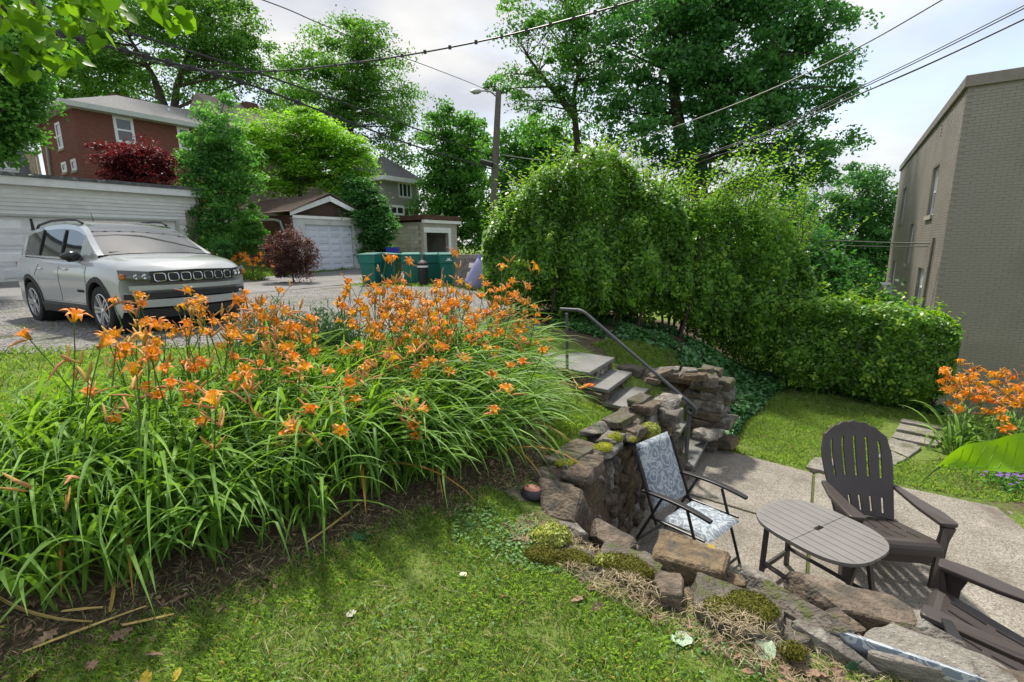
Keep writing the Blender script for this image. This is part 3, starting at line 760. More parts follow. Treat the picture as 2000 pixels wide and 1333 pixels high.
# ---------------------------------------------------------------- block garage with an open bay
F_ = Frame('block_garage', 'pale cinder block garage with an open dark bay behind the green bins', 'garage', at_y(830, 520, 27.0), A)
CG = F_.root; F0z = -.25
W_ = F_.front(893, 480).x; h_ = F_.front(860, 437).z; o0, o1, oz = F_.front(834, 480).x, F_.front(876, 480).x, F_.front(855, 455).z
mb = MB(); wall_holes(mb, (0, 0, 0), X3, -Y3, 0, W_, -.8, h_, [(o0, o1, -.8, oz)], .2)
mb.box2((W_ - .2, .2, -.8), (W_, 6, h_)); mb.box2((.2, 5.8, -.8), (W_ - .2, 6, h_)); mb.build('wall', M_BLOCK, CG)
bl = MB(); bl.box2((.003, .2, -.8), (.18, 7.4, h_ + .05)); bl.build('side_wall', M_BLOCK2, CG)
bw_, bh_ = .4, .2
for r_ in range(int((h_ + .6) / bh_)):
    for c_ in range(18):
        y0 = .2 + c_ * bw_ + (r_ % 2) * .2
        if y0 + bw_ > 7.3: continue
        b_ = MB(); b_.box2((-.012, y0, -.6 + r_ * bh_), (.003, y0 + bw_ - .012, -.6 + r_ * bh_ + bh_ - .012)); b_.build('block', M_BLOCK, CG)
mb = MB(); mb.box2((-.1, -.2, h_), (W_ + .2, -.0, h_ + .16)); mb.box2((o0 - .2, -.03, oz), (o1 + .25, -.002, oz + .28)); mb.box2((o1, -.04, -.5), (o1 + .22, .1, oz)); mb.build('trim', M_WHITE, CG)
mb = MB(); mb.box2((-.12, -.22, h_ + .165), (W_ + .2, 6, h_ + .42)); mb.build('roof', M_DARKWOOD, CG)
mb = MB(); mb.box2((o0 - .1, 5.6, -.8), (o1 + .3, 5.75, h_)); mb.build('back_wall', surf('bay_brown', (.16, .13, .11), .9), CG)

# ---------------------------------------------------------------- houses up the hill
def hip_roof(x0, x1, y0, y1, z, rise, ov=.45, th=.12):
    x0 -= ov; x1 += ov; y0 -= ov; y1 += ov; m_ = MB(); w2 = min(x1 - x0, y1 - y0) / 2
    if x1 - x0 >= y1 - y0: r0, r1 = Vector((x0 + w2, (y0 + y1) / 2, z + rise)), Vector((x1 - w2, (y0 + y1) / 2, z + rise))
    else: r0, r1 = Vector(((x0 + x1) / 2, y0 + w2, z + rise)), Vector(((x0 + x1) / 2, y1 - w2, z + rise))
    c = [Vector((x0, y0, z)), Vector((x1, y0, z)), Vector((x1, y1, z)), Vector((x0, y1, z))]
    if x1 - x0 >= y1 - y0: fs = [(c[0], c[1], r1, r0), (c[1], c[2], r1), (c[2], c[3], r0, r1), (c[3], c[0], r0)]
    else: fs = [(c[0], c[1], r0), (c[1], c[2], r1, r0), (c[2], c[3], r1), (c[3], c[0], r0, r1)]
    V_ = []; F2 = []
    for f in fs: F2.append(tuple(range(len(V_), len(V_) + len(f)))); V_ += f
    m_.add(V_, F2); return m_, (x0, x1, y0, y1)
def gutter_ring(b, z, h=.2, t=.1):
    x0, x1, y0, y1 = b; m_ = MB()
    m_.box2((x0 - t, y0 - t, z - h), (x1 + t, y0, z + .02)); m_.box2((x0 - t, y1, z - h), (x1 + t, y1 + t, z + .02)); m_.box2((x0 - t, y0, z - h), (x0, y1, z + .02)); m_.box2((x1, y0, z - h), (x1 + t, y1, z + .02))
    m_.box2((x0, y0, z - h), (x1, y1, z - h + .03)); return m_

F_ = Frame('red_brick_house', 'red brick house with grey hipped roof above the long white garage', 'house', at_y(163, 345, 25.0), A)
RH = F_.root
ez = F_.front(166, 211).z; W_ = 9.2; DEP = -0
lft = F_.side(80, 290).y
fh = []
for px in ([(218, 226), (259, 232), (228, 278), (264, 272)], [(343, 247), (369, 252), (352, 292), (374, 292)]):
    q = [F_.front(*p) for p in px]; fh.append(((q[0].x + q[2].x) / 2, (q[1].x + q[3].x) / 2, min(q[2].z, q[3].z), (q[0].z + q[1].z) / 2))
sh = []
for px in ([(108, 240), (117, 238), (114, 293), (124, 291)], [(120, 318), (129, 316), (122, 338), (132, 337)], [(138, 312), (148, 310), (141, 335), (151, 333)]):
    q = [F_.side(*p) for p in px]; us = sorted([(q[0].y + q[2].y) / 2, (q[1].y + q[3].y) / 2]); sh.append((us[0], us[1], (q[2].z + q[3].z) / 2, (q[0].z + q[1].z) / 2))
mb = MB(); wall_holes(mb, (0, 0, 0), X3, -Y3, 0, W_, -4, ez, fh, .25); wall_holes(mb, (0.0, .25, 0), Y3, -X3, 0, lft - .25, -4, ez, [(a - .25, b - .25, c, d) for a, b, c, d in sh], .25)
mb.box2((.25, lft - .25, -4), (W_ - .25, lft, ez)); mb.box2((W_ - .25, .25, -4), (W_, lft, ez)); mb.build('wall', M_RBRICK, RH)
window(RH, (0, 0, 0), X3, -Y3, *fh[0], recess=.03, fw=.13); window(RH, (0, 0, 0), X3, -Y3, *fh[1], recess=.03, fw=.13)
for h in sh: window(RH, (0, 0, 0), Y3, -X3, *h, recess=.03, fw=.12, rail=h is sh[0], sill=.1)
rf, bx = hip_roof(0, W_, 0, lft, ez + .1, 1.5); ro = rf.build('roof', M_GSHING, RH); gutter_ring(bx, ez + .1, .22).build('gutter', M_SOFFIT, RH)
cp = F_.front(248, 203, 3.5); ch = MB(); ch.box2((cp.x - .75, 3.2, ez + .5), (cp.x + .75, 4.0, F_.front(248, 191, 3.5).z)); ch.build('chimney', M_DBRICK, ro)
mb = MB(); q = [F_.side(*p) for p in ((77, 246), (92, 262), (98, 300), (104, 345))]; mb.tube([Vector((-.1 - .25 * (i == 0), a.y, a.z)) for i, a in enumerate(q)], .07, 8); mb.build('downspout', M_SOFFIT, RH, smooth=True)
pp = F_.front(320, 231, 2.4); mb = MB(); mb.tube([(pp.x, 1.6, ez + .5), (pp.x, 1.6, ez + 1.15)], .06, 8); mb.build('vent_pipe', M_WHITE, ro)

F_ = Frame('tan_house', 'tan house half hidden behind the bright green trees', 'house', at_y(470, 330, 31), A)
TH = F_.root
W_ = F_.front(625, 320).x; ez = F_.front(480, 255).z; rz_ = F_.front(500, 195, 2).z
mb = MB(); mb.box2((0, 0, -5), (W_, 7, ez)); mb.build('wall', surf('tan_shingle_siding', (.15, .125, .10), .85, var=.2, scale=2, bump=.5, bscale=8), TH)
mb = MB(); mb.prism([(-.4, -.4, ez - .1), (-.4, 3.5, rz_), (-.4, 7.4, ez - .1)], (W_ + .8, 0, 0)); ro = mb.build('roof', surf('tan_roof', (.22, .19, .155), .9, var=.15, scale=6, bump=.4), TH)
c_ = F_.front(487, 215, 3); mb = MB(); mb.box2((c_.x - .4, 2.6, rz_ - 1.5), (c_.x + .4, 3.4, F_.front(487, 203, 3).z)); mb.build('chimney', M_DBRICK, ro)
for px in ((583, 318, 20, 12), (520, 305, 8, 22)):
    a, b = F_.front(px[0] - px[2] / 2, px[1] + px[3] / 2), F_.front(px[0] + px[2] / 2, px[1] - px[3] / 2); window(TH, (0, 0, 0), X3, -Y3, a.x, b.x, a.z, b.z, recess=-.03, fw=.1)

F_ = Frame('grey_sided_house', 'small grey clapboard house with white trimmed windows beyond the block garage', 'house', at_y(755, 430, 39), A)
GH = F_.root
W_ = F_.front(817, 400).x; ez = F_.front(800, 355).z; bz_ = F_.front(790, 402).z
hs = [(F_.front(778, 370).x, F_.front(803, 370).x, F_.front(790, 387).z, F_.front(790, 357).z)]
mb = MB(); wall_holes(mb, (0, 0, 0), X3, -Y3, 0, W_, bz_, ez, hs, .2); mb.box2((0, .2, bz_), (W_, 8, ez)); mb.build('wall', surf('grey_siding', (.30, .29, .275), .7, var=.06), GH)
lp = MB(); k = 0; z = bz_
while z < ez - .05:
    for a, b in ((0, hs[0][0] - .05), (hs[0][1] + .05, W_)) if hs[0][2] - .15 < z < hs[0][3] else ((0, W_),):
        lp.prism([(a, -.003, z), (a, -.03, z), (a, -.008, z + .2), (a, -.003, z + .2)], (b - a, 0, 0))
    z += .2
lpo = lp.build('clapboard', M_SILL if False else surf('grey_clapboard', (.32, .31, .295), .7, var=.05), GH); lpo['kind'] = 'stuff'
mb = MB(); mb.box2((0.02, .02, -6), (W_ - .02, 8, bz_)); mb.build('lower_wall', M_DBRICK, GH)
window(GH, (0, 0, 0), X3, -Y3, *hs[0], recess=.02, fw=.13, rail=False, cols=3)
a, b = F_.front(760, 420), F_.front(788, 403); window(GH, (0, 0, 0), X3, -Y3, a.x, b.x, a.z, b.z, recess=-.05, fw=.16, rail=False, cols=2)
a, b = F_.front(797, 423), F_.front(806, 405); window(GH, (0, 0, 0), X3, -Y3, a.x, b.x, a.z, b.z, recess=-.05, fw=.14, rail=False)
mb = MB(); mb.box2((W_ - .15, -.05, bz_ - .02), (W_ + .05, .06, ez)); mb.box2((-.1, -.04, bz_ - .22), (W_ - .153, .0, bz_ - .01)); mb.build('trim', M_WHITE, GH)
rf, bx = hip_roof(0, W_, 0, 8, ez + .1, 1.9, .5); ro = rf.build('roof', M_GSHING, GH); gutter_ring(bx, ez + .1, .3).build('gutter', M_WHITE, GH)

F_ = Frame('white_sided_house', 'white clapboard house at the far left behind the leafy tree', 'house', at_y(68, 335, 21), A)
WH = F_.root
ez = F_.front(60, 196).z; a, b = F_.front(-60, 325), F_.front(40, 298)
hs = [(a.x, b.x, a.z, b.z)]
mb = MB(); wall_holes(mb, (0, 0, 0), X3, -Y3, -7, 0, -2, ez, hs, .2); mb.box2((-7, .2, -2), (0, 7, ez)); mb.build('wall', M_SIDING, WH)
for k in range(int((ez + 1) / .25)):
    z = -1 + k * .25
    segs = ((-7, hs[0][0] - .05), (hs[0][1] + .05, -.08)) if hs[0][2] - .27 < z < hs[0][3] else ((-7, -.08),)
    for a_, b_ in segs:
        m_ = MB(); m_.prism([(a_, -.003, z), (a_, -.035, z), (a_, -.008, z + .25), (a_, -.003, z + .25)], (b_ - a_, 0, 0)); m_.build('siding_plank', M_SIDING, WH)
window(WH, (0, 0, 0), X3, -Y3, *hs[0], recess=.02, fw=.1, rail=False, cols=3)
mb = MB(); mb.box2((-.08, -.05, -2), (.04, .2, ez)); mb.build('corner_board', M_WHITE, WH)
rf, bx = hip_roof(-7, 0, 0, 7, ez, 2.2, .6); rf.build('roof', M_GSHING, WH); gutter_ring(bx, ez, .16).build('gutter', M_SOFFIT, WH)

# closed parasol and tan privacy screen on the terrace above the garage
p = at_y(50, 340, 19.5); um = thing('patio_umbrella', 'closed grey patio umbrella standing beside the tan board screen', 'umbrella', (p.x, p.y, p.z - 2.2))
mb = MB(); mb.tube([(0, 0, 0), (0, 0, 3.2)], .03, 8); mb.build('pole', M_TRUNKW, um)
mb = MB(); mb.lathe([(.02, 3.3), (.10, 2.9), (.16, 2.6), (.13, 2.4), (.2, 2.1), (.12, 2.0)], 10); mb.build('canopy', surf('grey_canvas', (.10, .10, .11), .9), um)
p = at_y(53, 345, 20.2); q = at_y(76, 345, 20.2); pw_ = (q - p).length
bs = thing('board_screen', 'tan vertical board screen between the white house and the brick house', 'fence', (p.x, p.y, p.z - 1.5), math.atan2(A.y, A.x))
hh = at_y(60, 294, 20.2).z - p.z + 1.5
for k in range(5):
    m_ = MB(); m_.box2((pw_ * k / 5, 0, 0), (pw_ * (k + 1) / 5 - .012, .03, hh)); m_.build('board', surf('tan_board', (.36, .28, .16), .7) if k == 0 else bpy.data.materials['tan_board'], bs)
# ================================================================ TREES, HEDGES
M_BARK = surf('bark', (.075, .06, .045), .95, var=.3, scale=7, bump=.8, bscale=18, bdist=.05)
L_OAK = leafmat('oak_leaf', (0.048, 0.144, 0.033), (0.195, 0.390, 0.078), 0.50, (1.4, 1.5, .6))
L_MAPLE = leafmat('maple_leaf', (0.032, 0.123, 0.046), (0.125, 0.304, 0.086), 0.44, (1.3, 1.6, .7))
L_LIGHT = leafmat('light_leaf', (0.071, 0.187, 0.022), (0.330, 0.626, 0.086), 0.52, (1.5, 1.5, .5))
L_MID = leafmat('mid_leaf', (0.045, 0.157, 0.033), (0.166, 0.370, 0.078), 0.48, (1.4, 1.55, .6))
L_DARK = leafmat('dark_leaf', (0.034, 0.129, 0.043), (0.115, 0.292, 0.079), 0.42, (1.3, 1.5, .6))
L_RED = leafmat('red_leaf', (0.043, 0.011, 0.015), (0.227, 0.052, 0.055), 0.40, (1.7, .6, .5))
L_PURPLE = leafmat('purple_leaf', (0.031, 0.017, 0.018), (0.209, 0.113, 0.096), 0.35, (1.4, .8, .6), tip=(.22, .16, .03))
L_HEDGE = leafmat('hedge_leaf', (0.037, 0.116, 0.016), (0.213, 0.426, 0.047), .42, (1.6, 1.6, .45), rough=.38, spec=.45, tip=(.30, .42, .05))
L_IVY = leafmat('ivy_leaf', (0.020, 0.078, 0.023), (0.101, 0.253, 0.081), .2, rough=.38, spec=.5)
L_CONIF = leafmat('juniper_spray', (0.015, 0.046, 0.017), (0.078, 0.192, 0.061), 0.25)

def crown_leaves(blobs, n, size, cl_r=.5, flat=.5, seed=1, up=.5, fill=.35, cpc=80):
    """leaf clumps spread through overlapping volumes; returns leaf mesh data and clump centres"""
    g = np.random.default_rng(seed)
    vol = np.array([b[3] ** 2 * b[4] for b in blobs]); vol = vol / vol.sum()
    ncl = max(12, int(n / cpc)); cc = []; cr = []
    for b, f in zip(blobs, vol):
        k = max(3, int(ncl * f)); d = g.normal(size=(k, 3)); d /= np.linalg.norm(d, axis=1, keepdims=True)
        rr = np.where(g.uniform(size=k) < fill, g.uniform(.15, .8, k), g.uniform(.72, 1.04, k))[:, None]
        lob = 1 + .22 * np.array([mnoise.noise(Vector((float(q[0]) * 2.2 + b[0], float(q[1]) * 2.2, float(q[2]) * 2.2 + b[2]))) for q in d])[:, None] * 1.4
        c = np.array(b[:3]) + d * rr * lob * np.array([b[3], b[3], b[4]]); cc.append(c); cr.append(g.uniform(0, 1, k))
    cc = np.concatenate(cc); cr = np.concatenate(cr); m = len(cc)
    per = g.integers(10, 60, m); per = np.maximum(6, (per * n / per.sum()).astype(int))
    idx = np.repeat(np.arange(m), per); k = len(idx)
    rad = cl_r * g.uniform(.5, 1.5, m)
    off = g.normal(size=(k, 3)); off /= np.linalg.norm(off, axis=1, keepdims=True); off *= (g.uniform(0, 1, (k, 1)) ** .45)
    off *= (rad[idx] * np.where(g.uniform(size=k) < .12, g.uniform(1.05, 1.45, k), 1.0) * (.75 + .5 * g.uniform(size=m)[idx]))[:, None]; off[:, 2] *= (flat * g.uniform(.7, 1.7, m))[idx]
    off[:, 2] -= (off[:, 0] ** 2 + off[:, 1] ** 2) / (rad[idx] + .1) * .22
    C = cc[idx] + off
    Nn = g.normal(size=(k, 3)) * (1 - up) + np.array([0, 0, up * 1.3]) + off / (rad[idx][:, None] + .01) * .3
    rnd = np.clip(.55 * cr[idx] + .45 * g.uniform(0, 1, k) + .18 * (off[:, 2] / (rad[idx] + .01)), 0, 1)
    V, F, rnd = leaf_quads(C, Nn, size, .62, rnd, g=g)
    return V, F, rnd, cc
def limb(mb, a, b, r0, r1, seed, bend=.12, n=5, sides=6):
    g = random.Random(seed); a, b = Vector(a), Vector(b); L_ = (b - a).length; P = []; Rr = []
    off = Vector((g.uniform(-1, 1), g.uniform(-1, 1), g.uniform(.0, .8))) * L_ * bend
    for i in range(n + 1):
        t = i / n; P.append(a.lerp(b, t) + off * (4 * t * (1 - t)) * .5 + Vector((g.uniform(-1, 1), g.uniform(-1, 1), 0)) * L_ * .012); Rr.append(r0 + (r1 - r0) * t)
    mb.tube(P, Rr, sides, caps=False); return P
def tree(name, label, cat, blobs, n, size, mat, base, trunks, tr=.3, group=None, seed=1, cl_r=.5, flat=.5, nl=30, up=.45, fill=.35, cpc=80):
    """trunks: list of point lists (world) from the ground up; limbs run from them to the leaf clumps"""
    root = thing(name, label, cat, base, 0, group); bl = Vector(base)
    V, F, rnd, cc = crown_leaves(blobs, n, size, cl_r, flat, seed, up, fill, cpc)
    V = V - np.array(bl)
    cr = link('crown', np_mesh('crown', V, F, rnd), root, mat)
    mb = MB(); nodes = []
    for k, t in enumerate(trunks):
        P = [Vector(p) - bl for p in t]; m_ = len(P)
        rr = [tr * (1 - .72 * i / max(1, m_ - 1)) * (1 if k == 0 else .75) for i in range(m_)]; rr[0] *= 1.25
        # smooth the path
        Q = []; Rq = []
        for i in range(m_ - 1):
            for s in range(4):
                u = s / 4; Q.append(P[i].lerp(P[i + 1], u)); Rq.append(rr[i] + (rr[i + 1] - rr[i]) * u)
        Q.append(P[-1]); Rq.append(rr[-1]); mb.tube(Q, Rq, 9)
        nodes += list(zip(Q, Rq))
    g = random.Random(seed); pick = g.sample(range(len(cc)), min(nl, len(cc)))
    up_nodes = [q for q in nodes if q[0].z > .25 * max(z[0].z for z in nodes)] or nodes
    for j in pick:
        c = Vector(cc[j]) - bl
        q = min(up_nodes, key=lambda a: (a[0] - c).length + max(0, a[0].z - c.z) * 1.5 + g.uniform(0, 1.5))
        P = limb(mb, q[0], c, min(q[1] * .5, .03 + .012 * (c - q[0]).length), .012, g.random(), .15)
        for _ in range(2):
            e = P[3] + Vector((g.uniform(-1, 1), g.uniform(-1, 1), g.uniform(-.2, .9))) * (c - q[0]).length * .3
            limb(mb, P[3], e, .02, .006, g.random(), .1, 3, 5)
    mb.build('trunk', M_BARK, root, smooth=True)
    return root
def pb(lst, d, zs=1.0, jit=.25, seed=3):
    """picture circles (px, py, radius in px) at distance d -> volumes in the world"""
    g = random.Random(seed); o = []
    for it in lst:
        px, py, r = it[:3]; dd = d + (it[3] if len(it) > 3 else g.uniform(-1, 1) * jit * r / FOC * d * 1.5)
        p = at_y(px, py, dd); rr = r / FOC * dd * 1.04
        o.append((p.x, p.y, p.z, rr, rr * zs))
    return o
def gp(px, d, dz=0.0):
    p = at_y(px, 480, d); return Vector((p.x, p.y, gz(p.x, p.y) + dz))

# oaks on the hill behind the red brick house
d = 38
b_ = pb([(60, 60, 55), (130, 40, 55), (215, 60, 55), (250, 130, 48), (330, 40, 62), (420, 40, 58), (440, 110, 55), (360, 130, 52), (500, 130, 50), (300, 180, 38), (200, 165, 36), (540, 190, 45), (470, 20, 40), (370, -20, 60), (260, -10, 55), (150, 130, 36), (420, 180, 40)], d)
tree('oak_tree', 'tallest spreading oak rising behind the red brick house roof', 'tree', b_, 46000, .225, L_OAK, gp(345, d), [[gp(345, d, -.5), at_y(335, 260, d), at_y(345, 170, d), at_y(385, 60, d)], [at_y(335, 250, d), at_y(300, 150, d), at_y(250, 70, d)]], .42, 'tall trees behind the houses', 5, cl_r=1.15, flat=.40, nl=90, fill=.18, cpc=150)
d = 40
tree('oak_tree', 'thinner oak with a bare leaning trunk between the white house and the brick chimney', 'tree', pb([(100, 150, 40), (150, 190, 34), (190, 120, 46), (130, 100, 40), (235, 185, 26)], d), 9500, .25, L_OAK, gp(190, d), [[gp(190, d, -.5), at_y(182, 200, d), at_y(160, 130, d)]], .22, 'tall trees behind the houses', 6, cl_r=.95, flat=.42, nl=34, cpc=130)
d = 44
b_ = pb([(690, 110, 66), (600, 110, 46), (640, 190, 62), (740, 190, 62), (690, 260, 66), (770, 250, 46), (580, 200, 48), (610, 260, 46), (700, 70, 40), (770, 310, 44), (560, 150, 34), (740, 130, 40)], d)
tree('oak_tree', 'rounded oak standing alone against the sky above the grey clapboard house', 'tree', b_, 38000, .235, L_OAK, gp(680, d), [[gp(680, d, -.5), at_y(680, 300, d), at_y(690, 200, d), at_y(700, 110, d)]], .4, 'tall trees behind the houses', 8, cl_r=1.2, flat=.42, nl=70, fill=.2, cpc=140)
d = 40
b_ = pb([(880, 270, 50), (862, 330, 42), (905, 340, 56), (870, 400, 52), (930, 420, 46), (920, 270, 40), (900, 450, 50)], d)
tree('broadleaf_tree', 'dark leafy tree left of the utility pole behind the block garage', 'tree', b_, 30000, .26, L_MID, gp(885, d), [[gp(885, d, -.5), at_y(885, 420, d), at_y(880, 300, d)]], .28, 'trees behind the hedge', 9, cl_r=.8, flat=.5, nl=26)
d = 36
b_ = pb([(1010, 280, 40), (1060, 270, 42), (1020, 340, 46), (1090, 320, 44), (975, 300, 32), (1050, 390, 50), (980, 380, 40)], d)
tree('broadleaf_tree', 'bright mid green tree just right of the utility pole', 'tree', b_, 20000, .24, L_MID, gp(1030, d), [[gp(1030, d, -.5), at_y(1030, 400, d), at_y(1030, 290, d)]], .22, 'trees behind the hedge', 10, cl_r=.75, flat=.5, nl=22)
# sparse tree with visible limbs
d = 29
b_ = pb([(1060, 60, 52), (1130, 60, 58), (1020, 130, 46), (980, 150, 34), (1100, 150, 56), (1160, 140, 52), (1060, 210, 46), (1130, 240, 50), (1010, 30, 40), (1180, 40, 50), (1090, -30, 60), (1000, 200, 26), (1170, 220, 40), (1060, 280, 30)], d)
tree('locust_tree', 'airy tree with small leaves and bare limbs behind the left hedge', 'tree', b_, 17000, .18, L_MID, gp(1128, d), [[gp(1128, d, -.5), at_y(1128, 290, d), at_y(1120, 190, d), at_y(1145, 70, d)], [at_y(1125, 230, d), at_y(1075, 170, d), at_y(1030, 110, d)]], .26, 'trees behind the hedge', 12, cl_r=.8, flat=.4, nl=70, fill=.25, cpc=105)
# big dark maple
d = 27
b_ = pb([(1400, 60, 95), (1300, 100, 85), (1500, 80, 85), (1580, 90, 62), (1230, 160, 62), (1340, 200, 80), (1460, 190, 85), (1560, 190, 72), (1250, 250, 62), (1370, 280, 60), (1500, 280, 72), (1590, 290, 56), (1630, 260, 36), (1610, 170, 48), (1640, 70, 34), (1280, 20, 66), (1470, -30, 90), (1360, -40, 90), (1560, 0, 60), (1290, 320, 46), (1540, 360, 46), (1600, 330, 40), (1200, 320, 40), (1440, 350, 50), (1620, 20, 34), (1210, 90, 44)], d)
tree('maple_tree', 'massive dark green maple towering behind the hedge', 'tree', b_, 64000, .225, L_MAPLE, gp(1372, d), [[gp(1365, d, -.5), at_y(1362, 320, d), at_y(1378, 240, d), at_y(1400, 120, d), at_y(1410, 20, d)], [at_y(1364, 330, d), at_y(1330, 270, d), at_y(1315, 170, d), at_y(1320, 60, d)], [at_y(1378, 230, d), at_y(1450, 160, d), at_y(1510, 80, d)]], .62, 'trees behind the hedge', 14, cl_r=.98, flat=.42, nl=90, fill=.25, cpc=125)
d = 46
b_ = pb([(1660, 370, 44), (1710, 380, 44), (1640, 430, 46), (1700, 450, 56), (1640, 500, 56), (1710, 520, 56), (1600, 550, 50), (1690, 580, 50), (1745, 420, 40), (1600, 470, 46), (1560, 400, 40)], d)
tree('broadleaf_tree', 'shaded tree left of the beige brick block in the distance', 'tree', b_, 34000, .30, L_DARK, gp(1680, d), [[gp(1680, d, -1), at_y(1680, 480, d), at_y(1685, 390, d)]], .35, 'trees behind the hedge', 15, cl_r=1.0, flat=.5, nl=30)
d = 34
b_ = pb([(1500, 420, 60), (1560, 480, 56), (1430, 430, 60), (1330, 420, 60), (1220, 420, 60), (1500, 520, 60), (1590, 560, 44), (1400, 500, 60), (1120, 440, 50), (1250, 500, 60), (1620, 600, 36)], d)
tree('broadleaf_tree', 'low dark thicket tree directly behind the hedge tops', 'tree', b_, 26000, .26, L_DARK, gp(1420, d), [[gp(1420, d, -1), at_y(1420, 470, d), at_y(1425, 400, d)]], .3, 'trees behind the hedge', 16, cl_r=.9, flat=.5, nl=30)

# garden trees between the garages and houses
d = 20.5
b_ = pb([(425, 240, 34), (400, 300, 42), (450, 300, 44), (420, 360, 50), (470, 350, 34), (385, 310, 22), (440, 420, 44), (400, 420, 30), (440, 200, 16), (415, 460, 36)], d)
tree('young_maple', 'feathery green young maple at the corner of the white garage', 'tree', b_, 21000, .13, leafmat('young_leaf', (0.031, 0.122, 0.031), (0.209, 0.470, 0.122), 0.48), gp(425, d), [[gp(425, d, -.3), at_y(425, 400, d), at_y(428, 230, d)]], .1, None, 20, cl_r=.42, flat=.45, nl=40)
d = 26
b_ = pb([(520, 260, 40), (590, 260, 44), (650, 280, 44), (560, 310, 46), (630, 330, 44), (690, 310, 34), (500, 320, 34), (712, 345, 24), (660, 360, 34), (540, 360, 30), (480, 250, 26), (600, 230, 26), (590, 350, 30)], d)
tree('dogwood_tree', 'glowing yellow-green dogwood in tiers above the gabled garage', 'tree', b_, 34000, .15, L_LIGHT, gp(590, d), [[gp(590, d, -.3), at_y(585, 360, d), at_y(580, 300, d)], [at_y(586, 360, d), at_y(630, 310, d)]], .12, None, 21, cl_r=.62, flat=.24, nl=60, up=.7)
d = 24.5
b_ = pb([(715, 405, 36), (742, 428, 28), (735, 455, 34), (700, 372, 28), (728, 485, 26), (762, 436, 16)], d)
tree('viburnum_shrub', 'dark green spreading shrub right of the gabled garage', 'shrub', b_, 19000, .15, L_DARK, gp(735, d), [[gp(735, d, -.3), at_y(735, 450, d), at_y(730, 390, d)]], .08, None, 22, cl_r=.45, flat=.3, nl=24, up=.6)
d = 19.5
b_ = pb([(225, 312, 28), (270, 303, 30), (255, 335, 36), (305, 322, 26), (205, 298, 14), (300, 345, 28), (325, 306, 12), (240, 355, 32)], d)
tree('japanese_maple', 'dark red japanese maple in front of the brick house', 'tree', b_, 15000, .10, L_RED, gp(262, d), [[gp(262, d, -.3), at_y(262, 345, d), at_y(258, 295, d)]], .08, None, 23, cl_r=.38, flat=.32, nl=36, up=.6)
d = 19.5
tree('lilac_shrub', 'small bright green shrub beside the gabled garage gutter', 'shrub', pb([(490, 435, 24), (480, 465, 24), (500, 470, 20), (492, 412, 12)], d), 5200, .11, L_MID, gp(488, d), [[gp(488, d, -.2), at_y(488, 460, d), at_y(490, 415, d)]], .03, None, 24, cl_r=.26, flat=.7, nl=14)
d = 17.6
tree('barberry_bush', 'rounded purple barberry bush in front of the pale garage door', 'bush', pb([(565, 490, 38), (545, 500, 32), (590, 500, 32), (570, 520, 30), (565, 468, 20), (605, 495, 18), (535, 480, 20)], d), 15000, .065, L_PURPLE, gp(568, d), [[gp(568, d, -.2), at_y(568, 520, d), at_y(566, 480, d)]], .03, None, 25, cl_r=.2, flat=.8, nl=40)
d = 18.5
tree('boxwood_bush', 'clipped dark boxwood bush right of the car windscreen', 'bush', pb([(437, 492, 24), (425, 500, 18), (450, 500, 16)], d), 6000, .06, L_DARK, gp(437, d), [[gp(437, d, -.2), at_y(437, 500, d)]], .03, None, 26, cl_r=.14, flat=.9, nl=6)
# mid-distance tree at the far left, hiding the white house
d = 13.5
b_ = pb([(20, 200, 48), (45, 130, 40), (20, 110, 46), (58, 180, 20), (22, 250, 34), (0, 290, 28), (50, 80, 40), (85, 100, 22), (-40, 150, 70), (-40, 260, 60), (48, 262, 14), (50, 40, 46), (-20, 30, 60)], d)
tree('linden_tree', 'dense green tree at the far left in front of the white house', 'tree', b_, 26000, .125, L_MID, gp(-90, d), [[gp(-90, d, -.3), at_y(-70, 300, d), at_y(-30, 150, d), at_y(10, 60, d)]], .2, None, 27, cl_r=.38, flat=.45, nl=50)

